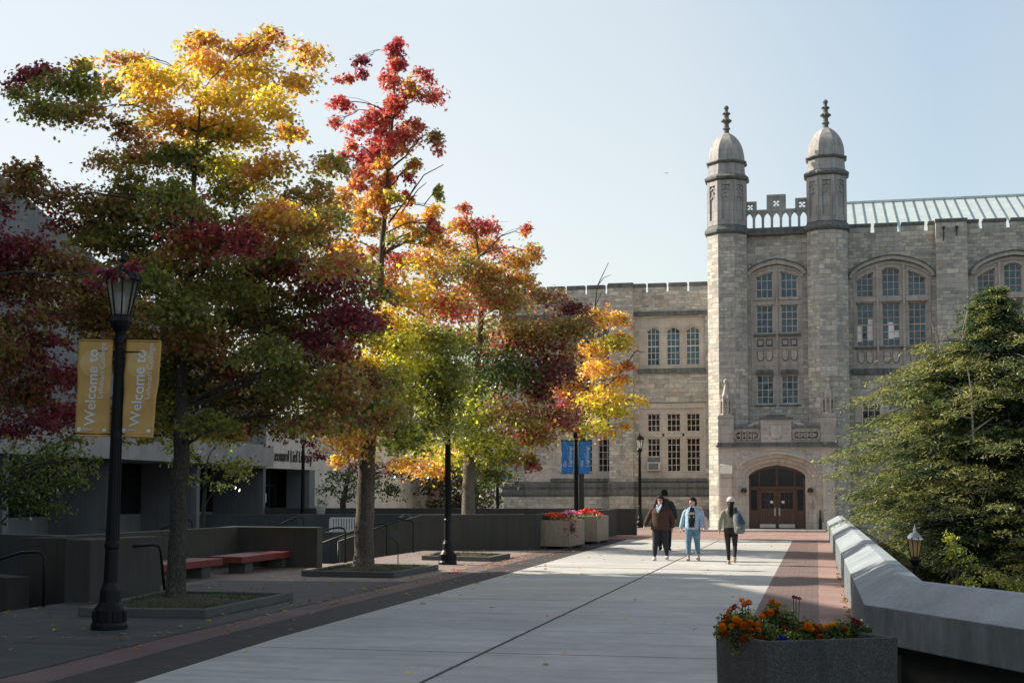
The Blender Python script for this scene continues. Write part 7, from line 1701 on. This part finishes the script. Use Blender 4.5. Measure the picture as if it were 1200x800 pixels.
m.tube([H((-.008, -.1, 1.582)), H((.008, -.1, 1.582))], .003, 5); m.build('glasses', 'lettering_black', t, off=(0, 0, 0), uv=False)
m = MB()
for (x0, z0, x1, z1) in ((-.05, 1.46, -.01, 1.26), (.05, 1.46, .0, 1.3), (-.03, 1.40, .03, 1.34)): m.tube([(x0, -.085, z0), ((x0 + x1) / 2, -.145, (z0 + z1) / 2), (x1, -.19, z1)], [(.03, .02), (.035, .02), (.022, .015)], 8)
m.build('scarf', 'scarf', t, off=(0, 0, 0), uv=False)
# 2 woman in denim jacket
t, H, up = figure('woman in a pale denim jacket, black print shirt and blue jeans, walking towards the camera', ground_loc(812, 656.5), R(-4), .985, dict(
    bulk=1.08, skin='skin_light', kneeL=(-.11, -.05, .49), kneeR=(.12, .0, .49), ankL=(-.11, -.06, .085), ankR=(.14, .07, .095), tiltR=-.12,
    elbL=(-.27, .07, 1.11), elbR=(.26, -.02, 1.11), wrL=(-.32, .02, .88), wrR=(.28, -.16, .91), turn=R(-38), hemz=.84, flare=1.04, sleeve=1.25, leg=1.12, trousers='denim', hem=.22, cuff=.062, top='denim_pale', shoes='sneaker_pink',
    hair=(([(.05, .04, 1.62), (.07, .06, 1.55), (.04, .09, 1.49)], [.035, .035, .02]), ([(-.05, .04, 1.62), (-.07, .05, 1.57), (-.03, .08, 1.5)], [.03, .028, .02]), ([(0, .08, 1.62), (0, .1, 1.55), (0, .09, 1.47)], [.04, .045, .03]))))
m = MB(); m.loft([(0, -.04, .90, .135, .128), (0, -.045, 1.05, .135, .126), (0, -.05, 1.2, .13, .122), (0, -.05, 1.33, .1, .095), (0, -.02, 1.43, .06, .07)], 18); m.build('shirt', 'black_cloth', t, off=(0, 0, 0), smooth=True, uv=False)
m = MB()
rg_ = random.Random(4)
for k in range(9): x = -.055 + .11 * k / 8; m.obox((x, -.157 + abs(x) * .2, 1.235 + rg_.uniform(-.008, .02)), (1, 0, 0), (0, 1, 0), (0, 0, 1), .009, .006, .05 + rg_.uniform(0, .02))
m.obox((0, -.158, 1.175), (1, 0, 0), (0, 1, 0), (0, 0, 1), .066, .006, .02); m.build('print', 'print_pink', t, off=(0, 0, 0), uv=False)
m = MB()
for q in (-1, 1): m.tube([(q * .02, -.05, 1.455), (q * .075, -.1, 1.43), (q * .11, -.125, 1.36)], [(.03, .012), (.034, .012), (.012, .01)], 8); m.tube([(q * .098, -.138, .86), (q * .098, -.146, 1.1), (q * .09, -.13, 1.33)], .008, 6)
m.build('collar', 'denim_pale', t, off=(0, 0, 0), uv=False)
W2 = t
tb = thing('tote_bag', 'pale pink cloth bag on the shoulder of the woman in denim', 'bag', tuple(t.location), t.rotation_euler.z); tb.scale = t.scale
m = MB(); m.loft([(.36, .02, .84, .05, .14), (.375, .02, .9, .085, .17), (.355, .02, 1.05, .075, .16), (.33, .02, 1.16, .05, .13), (.31, .02, 1.19, .03, .1)], 16); m.build('pouch', 'tote_cloth', tb, smooth=True)
m = MB()
for y in (-.07, .1): m.tube([(.31, y, 1.17), (.27, y * .8, 1.33), (.2, y * .4, 1.44), (.13, y * .6, 1.43)], .012, 6)
m.build('strap', 'tote_cloth', tb)
# 3 tall man behind, walking away
t, H, up = figure('tall man in a dark jacket walking away, half hidden behind the woman in brown', (at_z(779, 645).x, at_z(779, 645).y, 0), R(176), 1.12, dict(
    bulk=1.1, kneeL=(-.11, -.08, .49), kneeR=(.11, .0, .48), ankL=(-.11, -.08, .085), ankR=(.11, .12, .11), tiltR=-.3, elbL=(-.28, .05, 1.12), elbR=(.28, .02, 1.12), wrL=(-.3, -.05, .9), wrR=(.3, -.1, .9), turn=R(20), hemz=.82, sleeve=1.25, leg=1.05,
    trousers='black_cloth', hem=.04, cuff=.055, top='dark_jacket', shoes='black_cloth', hair=(([(0, .06, 1.64), (0, .07, 1.58), (0, .06, 1.53)], [.06, .055, .035]),)))
m = MB(); m.tube([(.12, -.1, 1.4), (.15, .0, 1.45), (.17, .09, 1.38), (.18, .115, 1.2), (.15, .12, 1.02)], [(.05, .014)] * 5, 8); m.build('sleeve_patch', 'grey_cloth', t, off=(0, 0, 0), uv=False)
# 4 woman with the backpack, walking away
t, H, up = figure('woman in an olive sweater and pale cap with a long dark ponytail, walking away', ground_loc(857, 661.5), R(183), .985, dict(
    bulk=.98, kneeL=(-.095, -.04, .50), kneeR=(.08, -.1, .49), ankL=(-.085, .20, .165), ankR=(.06, -.12, .085), tiltL=-.75, tiltR=.0, elbL=(-.24, .04, 1.13), elbR=(.27, .04, 1.12), wrL=(-.25, -.1, .93), wrR=(.29, -.02, .90), hemz=.93, flare=.95, sleeve=1.12, leg=.98,
    trousers='black_cloth', hem=.08, cuff=.042, top='olive_knit', top_name='sweater', shoes='sneaker_tan', soles='sneaker', hair=(([(0, .07, 1.60), (0, .1, 1.54), (.0, .115, 1.45), (0, .13, 1.32), (0, .125, 1.2)], [.05, .066, .075, .062, .014]), ([(.05, .03, 1.6), (.045, .06, 1.54)], [.03, .03]), ([(-.05, .03, 1.6), (-.045, .06, 1.54)], [.03, .03]))))
m = MB(); m.loft([(0, .01, 1.60, .106, .122), (0, .01, 1.65, .104, .12), (0, .01, 1.69, .086, .1), (0, .01, 1.722, .042, .05), (0, .01, 1.73, .008, .01)], 18); m.tube([(0, -.08, 1.61), (0, -.14, 1.605), (0, -.17, 1.6)], [(.07, .008), (.06, .008), (.03, .006)], 10); m.build('cap', 'cap_cloth', t, off=(0, 0, 0), smooth=True, uv=False)
bp = thing('backpack', 'grey and blue backpack slung on one shoulder of the woman walking away', 'backpack', tuple(t.location), t.rotation_euler.z); bp.scale = t.scale
m = MB(); m.loft([(-.21, .19, .79, .09, .08), (-.22, .2, .84, .135, .115), (-.21, .21, 1.0, .14, .12), (-.18, .2, 1.15, .125, .1), (-.155, .18, 1.27, .09, .07), (-.145, .17, 1.31, .04, .04)], 18); m.build('bag_body', 'grey_canvas', bp, smooth=True)
m = MB(); m.loft([(-.26, .24, 1.03, .1, .09), (-.24, .25, 1.1, .11, .09), (-.2, .225, 1.2, .1, .085), (-.17, .19, 1.3, .075, .065)], 16); m.build('bag_lid', 'blue_canvas', bp, smooth=True)
m = MB(); m.loft([(-.22, .27, .82, .1, .05), (-.22, .3, .88, .1, .05), (-.215, .29, .98, .09, .05)], 14); m.build('pocket', 'grey_canvas', bp, smooth=True)
m = MB(); m.tube([(-.13, .16, 1.28), (-.13, .06, 1.45), (-.13, -.06, 1.43), (-.15, -.13, 1.28), (-.16, -.12, 1.1), (-.18, .1, .9)], [(.03, .012)] * 6, 8); m.tube([(-.1, .14, 1.3), (-.07, .17, 1.12), (-.1, .19, .9)], .014, 6); m.build('strap', 'blue_canvas', bp)

# a far bird
bd = at_d(781, 203, 150); t = thing('bird', 'tiny dark bird in the open sky left of the turrets', 'bird', tuple(bd))
m = MB(); m.loft([(0, 0, -.03, .01, .01), (0, 0, 0, .05, .12), (0, 0, .035, .02, .05)], 8); m.tube([(0, .1, .01), (0, .2, .02)], [.035, .02], 6); m.build('body', 'black_cloth', t)
for q in (-1, 1): m = MB(); m.prism([(q * .03, -.07), (q * .22, -.03), (q * .3, .05), (q * .2, .06), (q * .03, .07)], .01, .022); m.build('wing', 'black_cloth', t)
# tidy helper properties
for o in bpy.data.objects:
    if '_o' in o: del o['_o']
